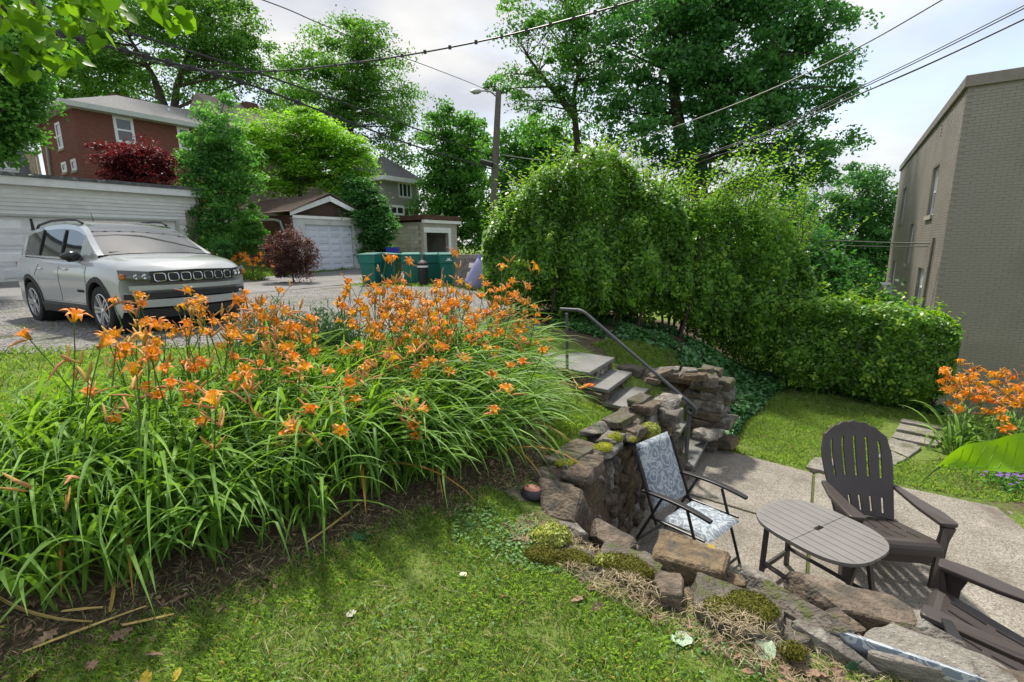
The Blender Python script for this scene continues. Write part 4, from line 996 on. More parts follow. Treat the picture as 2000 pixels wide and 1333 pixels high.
# ---------------------------------------------------------------- clipped and overgrown hedges
def hedge(label, P, hts, wid, n, size, seed, shoots=30, shoot_h=.5, mat=None, top_open=.0, tex=.25, lowd=.3, boxy=.5):
    """P: ground points along the hedge, hts: top heights (world z) at those points"""
    g = np.random.default_rng(seed); rg = random.Random(seed)
    base = Vector((P[0][0], P[0][1], gz(*P[0]))); root = thing('privet_hedge', label, 'hedge', base, 0, 'hedges behind the garden')
    seg = [Vector((b[0] - a[0], b[1] - a[1])) for a, b in zip(P, P[1:])]; Ls = [s.length for s in seg]; T = sum(Ls)
    cum = np.concatenate([[0], np.cumsum(Ls)]); PX = np.array([p[0] for p in P]); PY = np.array([p[1] for p in P]); HT = np.array(hts)
    def at(s): return np.interp(s, cum, PX), np.interp(s, cum, PY), np.interp(s, cum, HT)
    u = g.uniform(-.04, 1.04, n) * T; x, y, h = at(np.clip(u, 0, T))
    dirx = np.interp(np.clip(u, 0, T), (cum[:-1] + cum[1:]) / 2, [s.x / s.length for s in seg]); diry = np.interp(np.clip(u, 0, T), (cum[:-1] + cum[1:]) / 2, [s.y / s.length for s in seg])
    zg = ground(x, y); H = h - zg
    a = g.uniform(0, 2 * np.pi, n)
    # super-ellipse section, leaves mostly in the outer shell
    ca, sa = np.cos(a), np.sin(a); p_ = boxy
    sx = np.sign(ca) * np.abs(ca) ** p_; sz = np.sign(sa) * np.abs(sa) ** p_
    sd_ = g.uniform(size=n) < .5; zu = g.uniform(-1, 1, n); sz = np.where(sd_, zu, sz); sx = np.where(sd_, np.sign(g.uniform(-1, 1, n)) * (1 - np.abs(zu) ** (2 / p_)) ** (p_ / 2), sx)
    rr = 1 - np.abs(g.normal(0, .10, n)); rr = np.where(g.uniform(size=n) < .32, g.uniform(.2, .9, n), rr)
    bump = np.array([mnoise.noise(Vector((float(q), float(w_), float(v_)))) for q, w_, v_ in zip(u * 1.5, sx * 1.2, sz * 1.4)]) * tex + np.array([mnoise.noise(Vector((float(q), float(w_), float(v_) + 9))) for q, w_, v_ in zip(u * 4, sx * 3, sz * 3.5)]) * tex * .5
    endr = np.minimum(1, np.minimum((u + .05 * T), (1.05 * T - u)) / (wid * .6)) ** .35
    endr = np.nan_to_num(np.clip(endr, .05, 1))
    rx = wid / 2 * rr * (1 + bump) * endr; z = zg + H * (.53 + .50 * sz * rr * (1 + bump * .45) * (.35 + .65 * endr))
    lat = sx * rx
    ux = u - np.clip(u, 0, T)
    X = x - diry * lat + dirx * ux; Y = y + dirx * lat + diry * ux
    C = np.stack([X, Y, z], 1)
    low = (z - zg) / H
    keep = g.uniform(size=n) < np.clip(lowd + 2.4 * low, .0, 1); C = C[keep]; low = low[keep]
    Nn = np.stack([-diry * sx, dirx * sx, sz + .55], 1)[keep] + g.normal(size=(len(C), 3)) * .55
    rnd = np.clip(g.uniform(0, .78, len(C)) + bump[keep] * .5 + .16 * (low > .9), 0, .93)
    D = g.normal(size=(len(C), 3)); D[:, 2] -= .3
    V, F, rnd = leaf_quads(C, Nn, size, .58, rnd, dirs=D, g=g)
    # young shoots standing out of the top
    mb = MB(); SC_ = []; SN = []; SR = []; SDs = []
    for k in range(shoots):
        s_ = rg.uniform(.0, 1) * T; cx, cy_, ch = [float(q) for q in at(s_)]; lt = rg.uniform(-.45, .45) * wid
        i = min(len(seg) - 1, int(np.searchsorted(cum, s_, side='right') - 1)); dv = seg[i].normalized()
        p0 = Vector((cx - dv.y * lt, cy_ + dv.x * lt, ch - .25)); L_ = shoot_h * rg.uniform(.5, 1.5)
        lean = Vector((rg.gauss(0, .22) + (.32 if top_open else 0), rg.gauss(0, .22), 1)).normalized(); pts = [p0 + lean * L_ * t + Vector((lean.x, lean.y, -.1)) * (t * t) * L_ * .25 for t in (0, .35, .7, 1)]
        mb.tube([p - base for p in pts], [.007, .006, .004, .002], 4, caps=False)
        m_ = int(L_ / .045)
        for j in range(m_):
            t = j / m_; p = pts[0].lerp(pts[-1], t) + Vector((lean.x, lean.y, -.1)) * (t * t - t) * L_ * .25; an = j * 2.4
            dd = Vector((math.cos(an), math.sin(an), .45)); SC_.append(p + dd * size * .5); SDs.append(dd); SN.append((-dd.x * .5, -dd.y * .5, 1)); SR.append(min(.9, .48 + .36 * t + rg.uniform(-.1, .1)))
    if SC_:
        V2, F2, r2 = leaf_quads(np.array(SC_), np.array(SN), size * .95, .55, np.array(SR), dirs=np.array(SDs), g=g)
        F = np.concatenate([F, F2 + len(V)]); V = np.concatenate([V, V2]); rnd = np.concatenate([rnd, r2])
    # tufts of twigs breaking the clipped outline
    nt_ = int(len(C) / 130); ix = g.choice(len(C), nt_); o_ = np.stack([-diry * sx, dirx * sx, sz * .8], 1)[keep][ix]; o_ /= np.linalg.norm(o_, axis=1, keepdims=True) + 1e-6
    kk = np.repeat(np.arange(nt_), 14); t_ = g.uniform(0, 1, len(kk)); ln_ = g.uniform(.10, .32, nt_)[kk]
    C3 = C[ix][kk] + o_[kk] * (t_ * ln_)[:, None] + g.normal(size=(len(kk), 3)) * .03 + np.array([0, 0, 1]) * (t_ * t_ * ln_ * .4)[:, None]
    V3, F3, r3 = leaf_quads(C3, o_[kk] * .4 + np.array([0, 0, .8]) + g.normal(size=(len(kk), 3)) * .5, size, .55, np.clip(rnd[:len(C)][ix][kk] + .12 + .2 * t_, 0, .95), dirs=o_[kk] + g.normal(size=(len(kk), 3)) * .6, g=g)
    F = np.concatenate([F, F3 + len(V)]); V = np.concatenate([V, V3]); rnd = np.concatenate([rnd, r3])
    link('foliage', np_mesh('foliage', V - np.array(base), F, rnd), root, mat or L_HEDGE)
    # stems
    for k in range(int(T * 9)):
        s_ = rg.uniform(.02, .98) * T; cx, cy_, ch = [float(q) for q in at(s_)]; lt = rg.gauss(0, .16) * wid; i = min(len(seg) - 1, int(np.searchsorted(cum, s_, side='right') - 1)); dv = seg[i].normalized()
        p0 = Vector((cx - dv.y * lt, cy_ + dv.x * lt, 0)); p0.z = gz(p0.x, p0.y) - .05
        p1 = Vector((p0.x + rg.gauss(0, .22), p0.y + rg.gauss(0, .22), p0.z + (ch - p0.z) * rg.uniform(.5, .85)))
        limb(mb, p0 - base, p1 - base, rg.uniform(.012, .03), .008, rg.random(), .12, 4, 5)
    mb.build('stem', M_BARK, root, smooth=True)
    return root
def top_z(px, py, y): return at_y(px, py, y).z
hedge('tallest rounded hedge with pale new shoots beside the gravel drive', [(-.36, 8.9), (.3, 8.95), (.9, 9.0), (2.1, 9.0), (3.08, 9.05)], [top_z(930, 420, 8.8), top_z(1000, 352, 8.8), top_z(1080, 316, 8.9), top_z(1210, 330, 9.0), top_z(1350, 386, 9.1)], 2.3, 66000, .08, 31, 150, .48, lowd=.62, tex=.5, boxy=.58)
hedge('loose middle hedge with long arching whips above the ivy bank', [(2.95, 9.3), (4.2, 9.3), (5.5, 9.1)], [top_z(1385, 382, 9.3), top_z(1470, 402, 9.3), top_z(1600, 470, 9.1)], 1.9, 36000, .08, 32, 110, 1.05, top_open=1, tex=.55, lowd=.45)
hedge('low clipped hedge between the lower lawn and the beige brick block', [(4.85, 8.5), (5.6, 7.75), (6.45, 6.95)], [top_z(1560, 585, 8.3), top_z(1690, 592, 7.6), top_z(1830, 612, 6.9)], 1.2, 30000, .07, 33, 56, .2, boxy=.34, tex=.38, lowd=.6)
# dark understorey closing the gap behind the hedges
tree('broadleaf_tree', 'shady undergrowth tree between hedge and brick block', 'tree', pb([(1560, 520, 60), (1640, 560, 50), (1700, 600, 44), (1480, 500, 60), (1590, 620, 50), (1500, 600, 60)], 15, jit=.1), 14000, .15, L_DARK, gp(1580, 15), [[gp(1580, 15, -.5), at_y(1580, 560, 15), at_y(1575, 500, 15)]], .1, 'trees behind the hedge', 34, cl_r=.5, nl=20)

# ---------------------------------------------------------------- ivy ground cover
def ground_cover(name, poly, n, size, mat, seed, hgt=.08, dens=None, kind='stuff', label=None, clump=.6):
    g = np.random.default_rng(seed); xs = [p[0] for p in poly]; ys = [p[1] for p in poly]
    x = g.uniform(min(xs), max(xs), n * 3); y = g.uniform(min(ys), max(ys), n * 3)
    k = in_poly(x, y, poly); x, y = x[k], y[k]
    q = np.array([mnoise.noise(Vector((float(a) * 2.2, float(b) * 2.2, seed))) for a, b in zip(x, y)])
    k = (g.uniform(-1, 1, len(x)) * .5 < q + clump); x, y, q = x[k][:n], y[k][:n], q[k][:n]
    e = .05; zx = (ground(x + e, y) - ground(x - e, y)) / (2 * e); zy = (ground(x, y + e) - ground(x, y - e)) / (2 * e)
    nn = np.stack([-zx, -zy, np.ones(len(x))], 1); nn /= np.linalg.norm(nn, axis=1, keepdims=True)
    C = np.stack([x, y, ground(x, y)], 1) + nn * (g.uniform(.01, 1, len(x))[:, None] ** 1.3) * hgt * (1 + q[:, None])
    V, F, rnd = leaf_quads(C, nn + g.normal(size=(len(x), 3)) * .42, size, .85, np.clip(g.uniform(0, 1, len(x)) * .7 + q * .5 + .2, 0, 1), fold=.08, g=g)
    o = link(name, np_mesh(name, V, F, rnd), None, mat); tag(o, kind=kind); return o
ground_cover('ivy', [(2.5, 6.05), (2.95, 6.25), (3.6, 6.8), (4.2, 7.5), (4.9, 8.2), (5.6, 7.3), (6.3, 6.6), (6.6, 7.2), (5.4, 9.3), (4.4, 9.4), (3.4, 8.8), (2.6, 7.4), (2.3, 6.5)], 9000, .075, L_IVY, 41, .10)
ground_cover('ivy', [(1.4, 7.4), (2.3, 7.2), (3.2, 7.5), (4.4, 9.2), (.6, 9.3), (.6, 7.9)], 5200, .07, L_IVY, 42, .09, clump=.08)
ground_cover('ivy', [(2.42, 5.75), (2.75, 5.75), (3.15, 6.3), (3.7, 7.1), (3.3, 7.6), (2.5, 6.6)], 4500, .07, L_IVY, 43, .16, clump=.8)
# ================================================================ STONE WALLS, STEPS, RAIL
M_STONES = [surf('sandstone_brown', (.085, .064, .046), .9, var=.3, scale=13, bump=1, bscale=48, bdist=.03, col2=(.22, .175, .13), spots=(.085, .075, .06), spotscale=11, spotcut=(.5, .62), world=True),
            surf('sandstone_grey', (.09, .082, .070), .9, scale=13, bump=1, bscale=48, bdist=.03, col2=(.235, .212, .18), spots=(.30, .29, .25), spotscale=11, spotcut=(.5, .62), world=True),
            surf('sandstone_ochre', (.095, .068, .040), .9, scale=13, bump=1, bscale=48, bdist=.03, col2=(.23, .17, .10), spots=(.085, .075, .055), spotscale=11, spotcut=(.5, .62), world=True),
            surf('sandstone_dark', (.07, .06, .05), .9, scale=13, bump=1, bscale=48, bdist=.03, col2=(.175, .15, .12), spots=(.09, .10, .035), spotscale=11, spotcut=(.5, .62), world=True)]
M_LUMP = surf('old_concrete_lump', (.16, .145, .12), .95, scale=7, bump=1, bscale=24, bdist=.02, col2=(.30, .28, .24), spots=(.44, .42, .38), spotscale=16, spotcut=(.66, .7))
M_MOSS = surf('dark_moss', (.045, .045, .006), .98, scale=18, bump=1.0, bscale=90, col2=(.13, .125, .018), spec=.1)
M_MOSSY = surf('yellow_moss', (.20, .21, .02), .98, scale=20, bump=1.0, bscale=110, col2=(.42, .42, .06), spec=.1)
M_SEDUM = leafmat('sedum_leaf', (.14, .19, .03), (.46, .50, .13), .2)
def rock_mesh(seed, flat=False, cuts=2, rough=.05, npts=16):
    g = random.Random(seed); bm = bmesh.new()
    for _ in range(npts):
        p = Vector((g.uniform(-1, 1), g.uniform(-1, 1), g.uniform(-1, 1))); m_ = max(abs(p.x), abs(p.y), abs(p.z)); p = p / m_ * g.uniform(.82, 1.0)
        bm.verts.new(p * .5)
    for sx in (-1, 1):
        for sy in (-1, 1):
            for sz in (-1, 1):
                if g.random() < .75: bm.verts.new(Vector((sx * g.uniform(.36, .5), sy * g.uniform(.36, .5), sz * g.uniform(.38, .5))))
    r = bmesh.ops.convex_hull(bm, input=bm.verts[:])
    bmesh.ops.delete(bm, geom=[e for e in r['geom_interior'] if isinstance(e, bmesh.types.BMVert)], context='VERTS')
    bmesh.ops.dissolve_limit(bm, angle_limit=R(14), verts=bm.verts[:], edges=bm.edges[:])
    bmesh.ops.bevel(bm, geom=bm.edges[:], offset=.035, segments=1, affect='EDGES', profile=.5)
    bmesh.ops.triangulate(bm, faces=bm.faces[:])
    bmesh.ops.subdivide_edges(bm, edges=[e for e in bm.edges if e.calc_length() > .16], cuts=cuts, use_grid_fill=True)
    bmesh.ops.triangulate(bm, faces=bm.faces[:])
    for v in bm.verts:
        n_ = mnoise.noise_vector(v.co * 2.3 + Vector((seed, 0, 0))) * rough + mnoise.noise_vector(v.co * 6.5 + Vector((0, seed, 0))) * rough * .5
        if not flat: v.co += n_
        else: v.co += Vector((n_.x, n_.y, n_.z * 1.6))
    bmesh.ops.recalc_face_normals(bm, faces=bm.faces[:])
    me = bpy.data.meshes.new('stone'); bm.to_mesh(me); bm.free(); me.polygons.foreach_set('use_smooth', np.ones(len(me.polygons), bool)); autosmooth(me, 24); return me
ROCKS = {}
for mi in range(4):
    ROCKS[mi] = []
    for k in range(6):
        m_ = rock_mesh(100 + mi * 10 + k); m_.materials.append(M_STONES[mi]); ROCKS[mi].append(m_)
LROCKS = {}
for mi in range(4):
    m_ = rock_mesh(300 + mi, cuts=3, rough=.045); m_.materials.append(M_STONES[mi]); LROCKS[mi] = m_
def stone(root, p, size, rz, mi=None, tilt=.06, big=False, me=None, name='stone'):
    mi = rng.choice([0, 0, 1, 1, 2, 3]) if mi is None else mi
    o = link(name, me or (LROCKS[mi] if big else rng.choice(ROCKS[mi])), root)
    o.location = Vector(p) - root.location; o.rotation_euler = (rng.gauss(0, tilt), rng.gauss(0, tilt), rz + rng.gauss(0, .05) + (math.pi if rng.random() < .5 else 0))
    o.scale = size; return o
def lerp2(P, s):
    """point along a polyline by fraction of its length"""
    P = [Vector(p) for p in P]; L_ = [(b - a).length for a, b in zip(P, P[1:])]; t = s * sum(L_)
    for a, b, l in zip(P, P[1:], L_):
        if t <= l or b is P[-1]: return a.lerp(b, min(1.05, t / l)), (b - a).normalized()
        t -= l
def courses(root, bot, topl, ztop, zbot=0.0, depth=.26, hr=(.07, .14), wr=(.12, .30), seed=1, skip=None):
    """dry-laid courses between a base line and a top line (both 2D), stones back from the face"""
    g = random.Random(seed); Lb = sum((Vector(b) - Vector(a)).length for a, b in zip(bot, bot[1:])); z = -.02
    while z < 1.0:
        h = g.uniform(*hr); s = g.uniform(-.1, 0)
        while s < Lb:
            w_ = g.uniform(*wr); hh = h * g.uniform(.88, 1.12); f = min(1, max(0, (s + w_ / 2) / Lb)); zt = ztop(f); zb = zbot(f) if callable(zbot) else zbot
            zz = zb + z + hh / 2
            if zz + hh * .3 < zt:
                v = min(1, max(0, zz / max(zt, .1))); a, da = lerp2(bot, f); b, _ = lerp2(topl, f); p = a.lerp(b, v); n_ = Vector((da.y, -da.x))
                dd = depth * g.uniform(.85, 1.25); p = p - n_ * (dd / 2 - g.uniform(0, .045))
                if not (skip and skip(p, zz)):
                    stone(root, (p.x, p.y, zz), (w_ * 1.10, dd, hh * 1.12), math.atan2(da.y, da.x), tilt=.05)
            s += w_ * .97
        z += h * .96
# left retaining wall
LB_ = [(.52, 2.86), (.90, 3.62), (1.38, 4.50), (1.84, 4.82)]; LT_ = [(.34, 3.02), (.62, 3.48), (.92, 3.86), (1.32, 4.40), (1.75, 4.92)]
lw = thing('stone_wall', 'dry stone retaining wall of rough brown sandstone with flat capstones beside the cushioned folding chair', 'wall', (.8, 3.6, 0))
courses(lw, LB_, LT_, lambda f: .80 - .1 * f, seed=3)
for i in range(13):   # capstones, flat and overlapping
    f = (i + .5) / 13; p, d_ = lerp2(LT_, f); n_ = Vector((d_.y, -d_.x)); p = p - n_ * rng.uniform(.06, .16)
    stone(lw, (p.x, p.y, .80 + rng.uniform(-.01, .05) + .05 * f), (rng.uniform(.2, .34), rng.uniform(.22, .34), rng.uniform(.06, .11)), math.atan2(d_.y, d_.x), rng.choice([0, 1, 1, 3]), tilt=.10)
for px, py, z, s, mi in ((1110, 893, .90, (.40, .25, .07), 3), (1140, 918, .86, (.34, .24, .14), 0), (1075, 937, .82, (.30, .2, .15), 3), (1190, 855, .90, (.30, .22, .06), 1), (1165, 840, .93, (.36, .17, .07), 1), (1210, 820, .95, (.34, .22, .08), 3),
                         (1265, 795, .96, (.34, .24, .10), 0), (1250, 783, 1.0, (.30, .16, .08), 3), (1305, 785, .95, (.26, .22, .09), 1), (1310, 812, .84, (.24, .2, .15), 1), (1236, 845, .86, (.24, .2, .12), 0)):
    p = at_z(px, py, z); stone(lw, p, s, math.atan2(.77, .64), mi, tilt=.09)
# front rocks along the lawn edge
fw = thing('rock_edging', 'row of large mossy rocks edging the near lawn above the patio', 'wall', (1.0, 2.0, .6))
courses(fw, [(.62, 2.75), (1.3, 2.22), (2.0, 1.82)], [(.45, 2.62), (1.25, 2.08), (1.95, 1.68)], lambda f: .66 - .1 * f, seed=8, depth=.3)
def frock(px, py, z, s, rz, mi, tilt=.0, big=True, rx=0, ry=0, me=None):
    o = stone(fw, at_z(px, py, z), s, rz, mi, 0, big, me); o.rotation_euler = (rx, ry, rz); return o
frock(1092, 1000, .74, (.40, .30, .40), -.5, 0, rx=.55, ry=.1); frock(1018, 985, .78, (.22, .18, .2), .6, 3, rx=.2); frock(975, 1020, .82, (.17, .13, .05), .2, 1); frock(1040, 1035, .80, (.17, .13, .1), .1, 1); frock(1000, 1030, .83, (.09, .07, .04), .1, 1)
frock(1118, 1045, .76, (.20, .16, .14), -.3, 1); frock(1190, 1062, .70, (.36, .2, .16), -.75, 0, ry=.12); frock(1062, 1098, .78, (.18, .16, .12), .3, 3); frock(1120, 1108, .78, (.22, .18, .16), -.3, 3); frock(1150, 1130, .80, (.18, .14, .10), .5, 3)
frock(1225, 1125, .78, (.36, .26, .2), -.5, 3); frock(1338, 1135, .70, (.40, .36, .42), -.52, 2, rx=-.10, ry=.08); frock(1300, 1170, .80, (.18, .2, .22), -.4, 0); frock(1435, 1205, .80, (.42, .30, .16), -.45, 3, ry=.1)
frock(1425, 1142, .70, (.16, .12, .1), -.4, 2); frock(1487, 1150, .70, (.24, .18, .14), -.6, 1); frock(1400, 1160, .72, (.12, .1, .1), 0, 0)
frock(1570, 1215, .78, (.42, .13, .20), -.95, 3, rx=.5); frock(1525, 1180, .76, (.16, .14, .12), -.5, 1); frock(1655, 1203, .70, (.58, .26, .24), -.42, 0, ry=.06); frock(1625, 1275, .78, (.34, .12, .14), -.75, 1, rx=.3)
frock(1545, 1280, .80, (.12, .11, .08), .1, 1); 
g_ = random.Random(5)
for i in range(34):   # small broken stones filling the gaps of the edging
    t = g_.random(); px, py = 1040 + 780 * t + g_.uniform(-25, 25), 1085 + 175 * t + g_.uniform(-10, 40) + 30 * math.sin(t * 3.1); s_ = g_.uniform(.07, .15)
    frock(px, py, .77 - .03 * t, (s_ * g_.uniform(1, 1.6), s_, s_ * g_.uniform(.5, .9)), g_.uniform(-1.2, .4), g_.choice([0, 1, 3, 3]), big=False, rx=g_.uniform(-.4, .4), ry=g_.uniform(-.3, .3))
lump = rock_mesh(777, cuts=3, rough=.08); lump.materials.append(M_LUMP)
frock(1790, 1300, .76, (.40, .28, .22), -.45, 1, me=lump); frock(1880, 1325, .74, (.36, .26, .2), -.5, 1, me=lump); frock(1960, 1400, .7, (.4, .3, .3), -.5, 0)

# ---------------------------------------------------------------- stone steps with bluestone treads
M_BLUE = surf('bluestone', (.185, .185, .175), .75, var=.12, scale=4, bump=.2, bscale=60, spots=(.13, .125, .11), spotscale=3)
WD = Vector((.52, .855, 0)).normalized(); DD = Vector((-.77, .64, 0)).normalized(); N1 = Vector((1.92, 4.79, 0))
steps = thing('stone_steps', 'flight of bluestone steps with rubble risers climbing to the gravel drive', 'steps', (1.6, 5.4, 0))
def quad_slab(c0, wv, dv, z, th, nm, mat, mb=None, bev=.008):
    P = [c0, c0 + wv, c0 + wv + dv, c0 + dv]; m_ = MB(); m_.prism([Vector((p.x, p.y, z)) - steps.location for p in P], (0, 0, -th)); return m_.build(nm, mat, steps, bevel=bev)
SW = .92
for k in range(1, 7):
    c = N1 + DD * (.26 * (k - 1)); z = k / 6.0; dep = .34 if k < 6 else .74
    quad_slab(c, WD * SW, DD * dep, z, .05, 'tread', M_BLUE, bev=.01)
    # riser: rubble stones under the nose
    s = .02
    while s < SW - .04:
        w_ = min(rng.uniform(.16, .34), SW - .01 - s); p = c + DD * .16 + WD * (s + w_ / 2)
        o = stone(steps, (p.x, p.y, z - .05 - .058), (w_ * 1.04, .26, .125), math.atan2(WD.y, WD.x), rng.choice([0, 1, 1]), tilt=.0); s += w_
    m_ = MB(); q = [c + DD * .1 + WD * .03, c + WD * (SW - .03) + DD * .1, c + WD * (SW - .03) + DD * (.36 if k < 6 else .72), c + DD * (.36 if k < 6 else .72) + WD * .03]
    m_.prism([Vector((a.x, a.y, z - .06)) - steps.location for a in q], (0, 0, -.5)); m_.build('core', M_STONES[1], steps)
c = N1 + DD * (.26 * 5 + .78); quad_slab(c - WD * .12, WD * .9, DD * .75, 1.03, .06, 'landing_slab', M_BLUE)
for s_, k in ((0, 6), (.3, 6), (0, 5)):   # rubble under the near edge of the landing
    p = N1 + DD * (.26 * (k - 1) + .18 + s_) + WD * .06; stone(steps, (p.x, p.y, k / 6 - .13), (.3, .2, .15), math.atan2(DD.y, DD.x), rng.choice([0, 1]), tilt=.02)
# low wall on the far side of the steps
cw = thing('stone_wall', 'short dry stone cheek wall at the right of the steps below the ivy bank', 'wall', (2.1, 5.9, 0))
base0 = N1 + WD * (SW + .05)
PB_ = [(base0 + DD * 1.25).xy, (base0 + DD * .5).xy, (base0 + DD * -.10).xy]; PT_ = PB_
courses(cw, PB_, PT_, lambda f: .97 - .04 * f, zbot=lambda f: .78 * (1 - f) + .08, seed=12, depth=.3, hr=(.09, .15), wr=(.2, .4))
EN_ = [(base0 - DD * .12).xy, (base0 - DD * .12 + WD * .2).xy]
courses(cw, EN_, EN_, lambda f: .95, seed=15, depth=.34, hr=(.1, .15), wr=(.22, .34))
for px, py, z, s, mi in ((1290, 730, 1.0, (.3, .2, .06), 0), (1308, 722, 1.02, (.26, .16, .05), 1), (1275, 745, .98, (.2, .14, .06), 0), (1355, 735, 1.0, (.3, .16, .08), 2), (1375, 728, 1.0, (.22, .2, .14), 3), (1345, 728, 1.02, (.2, .14, .12), 1), (1385, 742, .95, (.2, .2, .16), 3), (1390, 725, 1.0, (.26, .2, .1), 3)):
    stone(cw, at_z(px, py, z), s, rng.uniform(-.8, .1), mi, tilt=.12)
o = stone(cw, at_z(1384, 846, .30), (.34, .26, .09), .6, 1, tilt=.02, big=True)

# ---------------------------------------------------------------- moss cushions
def moss(label, lst, mat, grp, fuzz=None, hgt=.5, name='moss_cushion', fz=900, fl=.014):
    for i, (px, py, z, w_, d_, h_, rz) in enumerate(lst):
        p = at_z(px, py, z); bm = bmesh.new(); bmesh.ops.create_icosphere(bm, subdivisions=4, radius=.5); sd = rng.random() * 50
        for v in bm.verts:
            k = 1 + mnoise.noise(v.co * 3 + Vector((sd, 0, 0))) * .22 + mnoise.noise(v.co * 9 + Vector((0, sd, 0))) * .09; v.co *= k
            v.co = Vector((v.co.x * w_, v.co.y * d_, v.co.z * h_))
        me = bpy.data.meshes.new(name); bm.to_mesh(me); bm.free(); me.polygons.foreach_set('use_smooth', np.ones(len(me.polygons), bool))
        root = link(name, me, None, mat); root.location = p; root.rotation_euler = (0, 0, rz); tag(root, label[i] if isinstance(label, list) else label, 'moss', grp)
        if fuzz:
            n = int(fz * w_ * d_ / .02); g = np.random.default_rng(int(sd * 100)); co = np.array([v.co[:] for v in me.vertices]); no = np.array([v.normal[:] for v in me.vertices])
            ok = np.where(no[:, 2] > -.1)[0]; ix = g.choice(ok, n); C = co[ix] + g.normal(size=(n, 3)) * .006; Nn = no[ix] + g.normal(size=(n, 3)) * .5; D = no[ix] + g.normal(size=(n, 3)) * .7
            V, F, rnd = leaf_quads(C + no[ix] * .003, Nn, fl, .5, dirs=D, g=g); link('sprigs', np_mesh('sprigs', V, F, rnd), root, fuzz)
L_SEDUM = leafmat('sedum_sprig', (.16, .20, .03), (.48, .52, .14), .2)
L_DMOSS = leafmat('moss_sprig', (.045, .05, .006), (.17, .17, .02), .15, rough=.8); L_YMOSS = leafmat('bright_moss_sprig', (.22, .24, .02), (.50, .50, .08), .2, rough=.8)
moss(['dark olive moss pad on the rock left of the pale sedum mound', 'dark olive moss pad on the lumpy rock under the sedum mound', 'olive moss with straw on the broad lump left of the big brown boulder', 'olive moss on the straw covered lump beside the table leg', 'moss tuft on the small rock among dead leaves at the lawn edge', 'smaller olive moss pad at the upper edge of the straw covered lump'],
     [(1060, 1086, .86, .17, .13, .06, -.3), (1122, 1093, .86, .19, .12, .06, -.4), (1225, 1108, .88, .26, .14, .07, -.5), (1468, 1185, .885, .20, .16, .06, -.5), (1548, 1272, .85, .10, .08, .05, 0), (1410, 1190, .885, .14, .12, .05, -.4)], M_MOSS, 'moss on the rocks', L_DMOSS, fl=.011, fz=1500)
moss(['pale sedum mound at the corner of the two stone walls', 'small yellow-green sedum tuft left of the pale mound', 'sedum clump spilling over the wall top near the folding chair', 'yellow-green sedum strip on the lump left of the big boulder'],
     [(1078, 1052, .86, .20, .17, .13, 0), (1045, 1050, .84, .09, .08, .05, 0), (1268, 848, .80, .20, .17, .20, .5), (1195, 1100, .88, .16, .08, .05, -.4)], M_MOSSY, 'sedum cushions', L_SEDUM, fz=700, fl=.022)
moss(['bright yellow moss patch on the flat capstone', 'bright yellow moss patch hanging over the wall face', 'yellow moss strip on the blocky capstone', 'small yellow moss spot under the sedum clump'],
     [(1178, 875, .90, .16, .12, .05, .5), (1200, 858, .91, .13, .09, .09, .5), (1105, 905, .925, .16, .07, .025, .3), (1236, 860, .86, .05, .05, .05, 0)], M_MOSSY, 'yellow moss', L_YMOSS, fl=.010, fz=1600)

# ---------------------------------------------------------------- handrail
M_IRON = surf('grey_painted_iron', (.085, .09, .095), .42, var=.15, bump=.08, metal=.3, spec=.5, rand=False)
hr_ = thing('handrail', 'grey iron handrail with a scroll end at the side of the steps', 'railing', (1.2, 5.4, .8)); hl = hr_.location
pA0 = at_z(1108, 720, 1.0); yA = pA0.y; pA1 = at_y(1107, 612, yA); yB = 4.92; pB0 = at_y(1338, 905, yB); pB1 = at_y(1347, 806, yB)
mb = MB(); mb.bar(pA0 - hl - Vector((0, 0, .15)), pA1 - hl, .035, .035, up=(0, 1, 0)); mb.build('post', M_IRON, hr_, bevel=.004)
mb = MB(); mb.bar(pB0 - hl - Vector((0, 0, .3)), pB1 - hl, .035, .035, up=(0, 1, 0)); mb.build('post', M_IRON, hr_, bevel=.004)
e0 = at_y(1094, 604, yA + .1); e1 = at_y(1130, 606, yA - .04); e2 = at_y(1146, 614, yA - .12); tip = at_y(1356, 795, yB - .04)
pts = [e0, e0.lerp(e1, .5), e1, e1.lerp(e2, .5) + Vector((0, 0, .008)), e2]; 
for k in range(1, 9): pts.append(e2.lerp(tip, k / 8))
dirv = (tip - e2).normalized(); dn = Vector((0, 0, -1)); dn = (dn - dirv * dn.dot(dirv)).normalized(); rr = .055; cc_ = tip + dn * rr
for k in range(1, 15):
    a = k / 14 * 2 * math.pi * 1.15; r_ = rr * (1 - .55 * k / 14); pts.append(cc_ + (-dn * math.cos(a) + dirv * math.sin(a)) * r_)
mb = MB(); mb.tube([p - hl for p in pts], .019, 8); mb.build('rail', M_IRON, hr_, smooth=True)
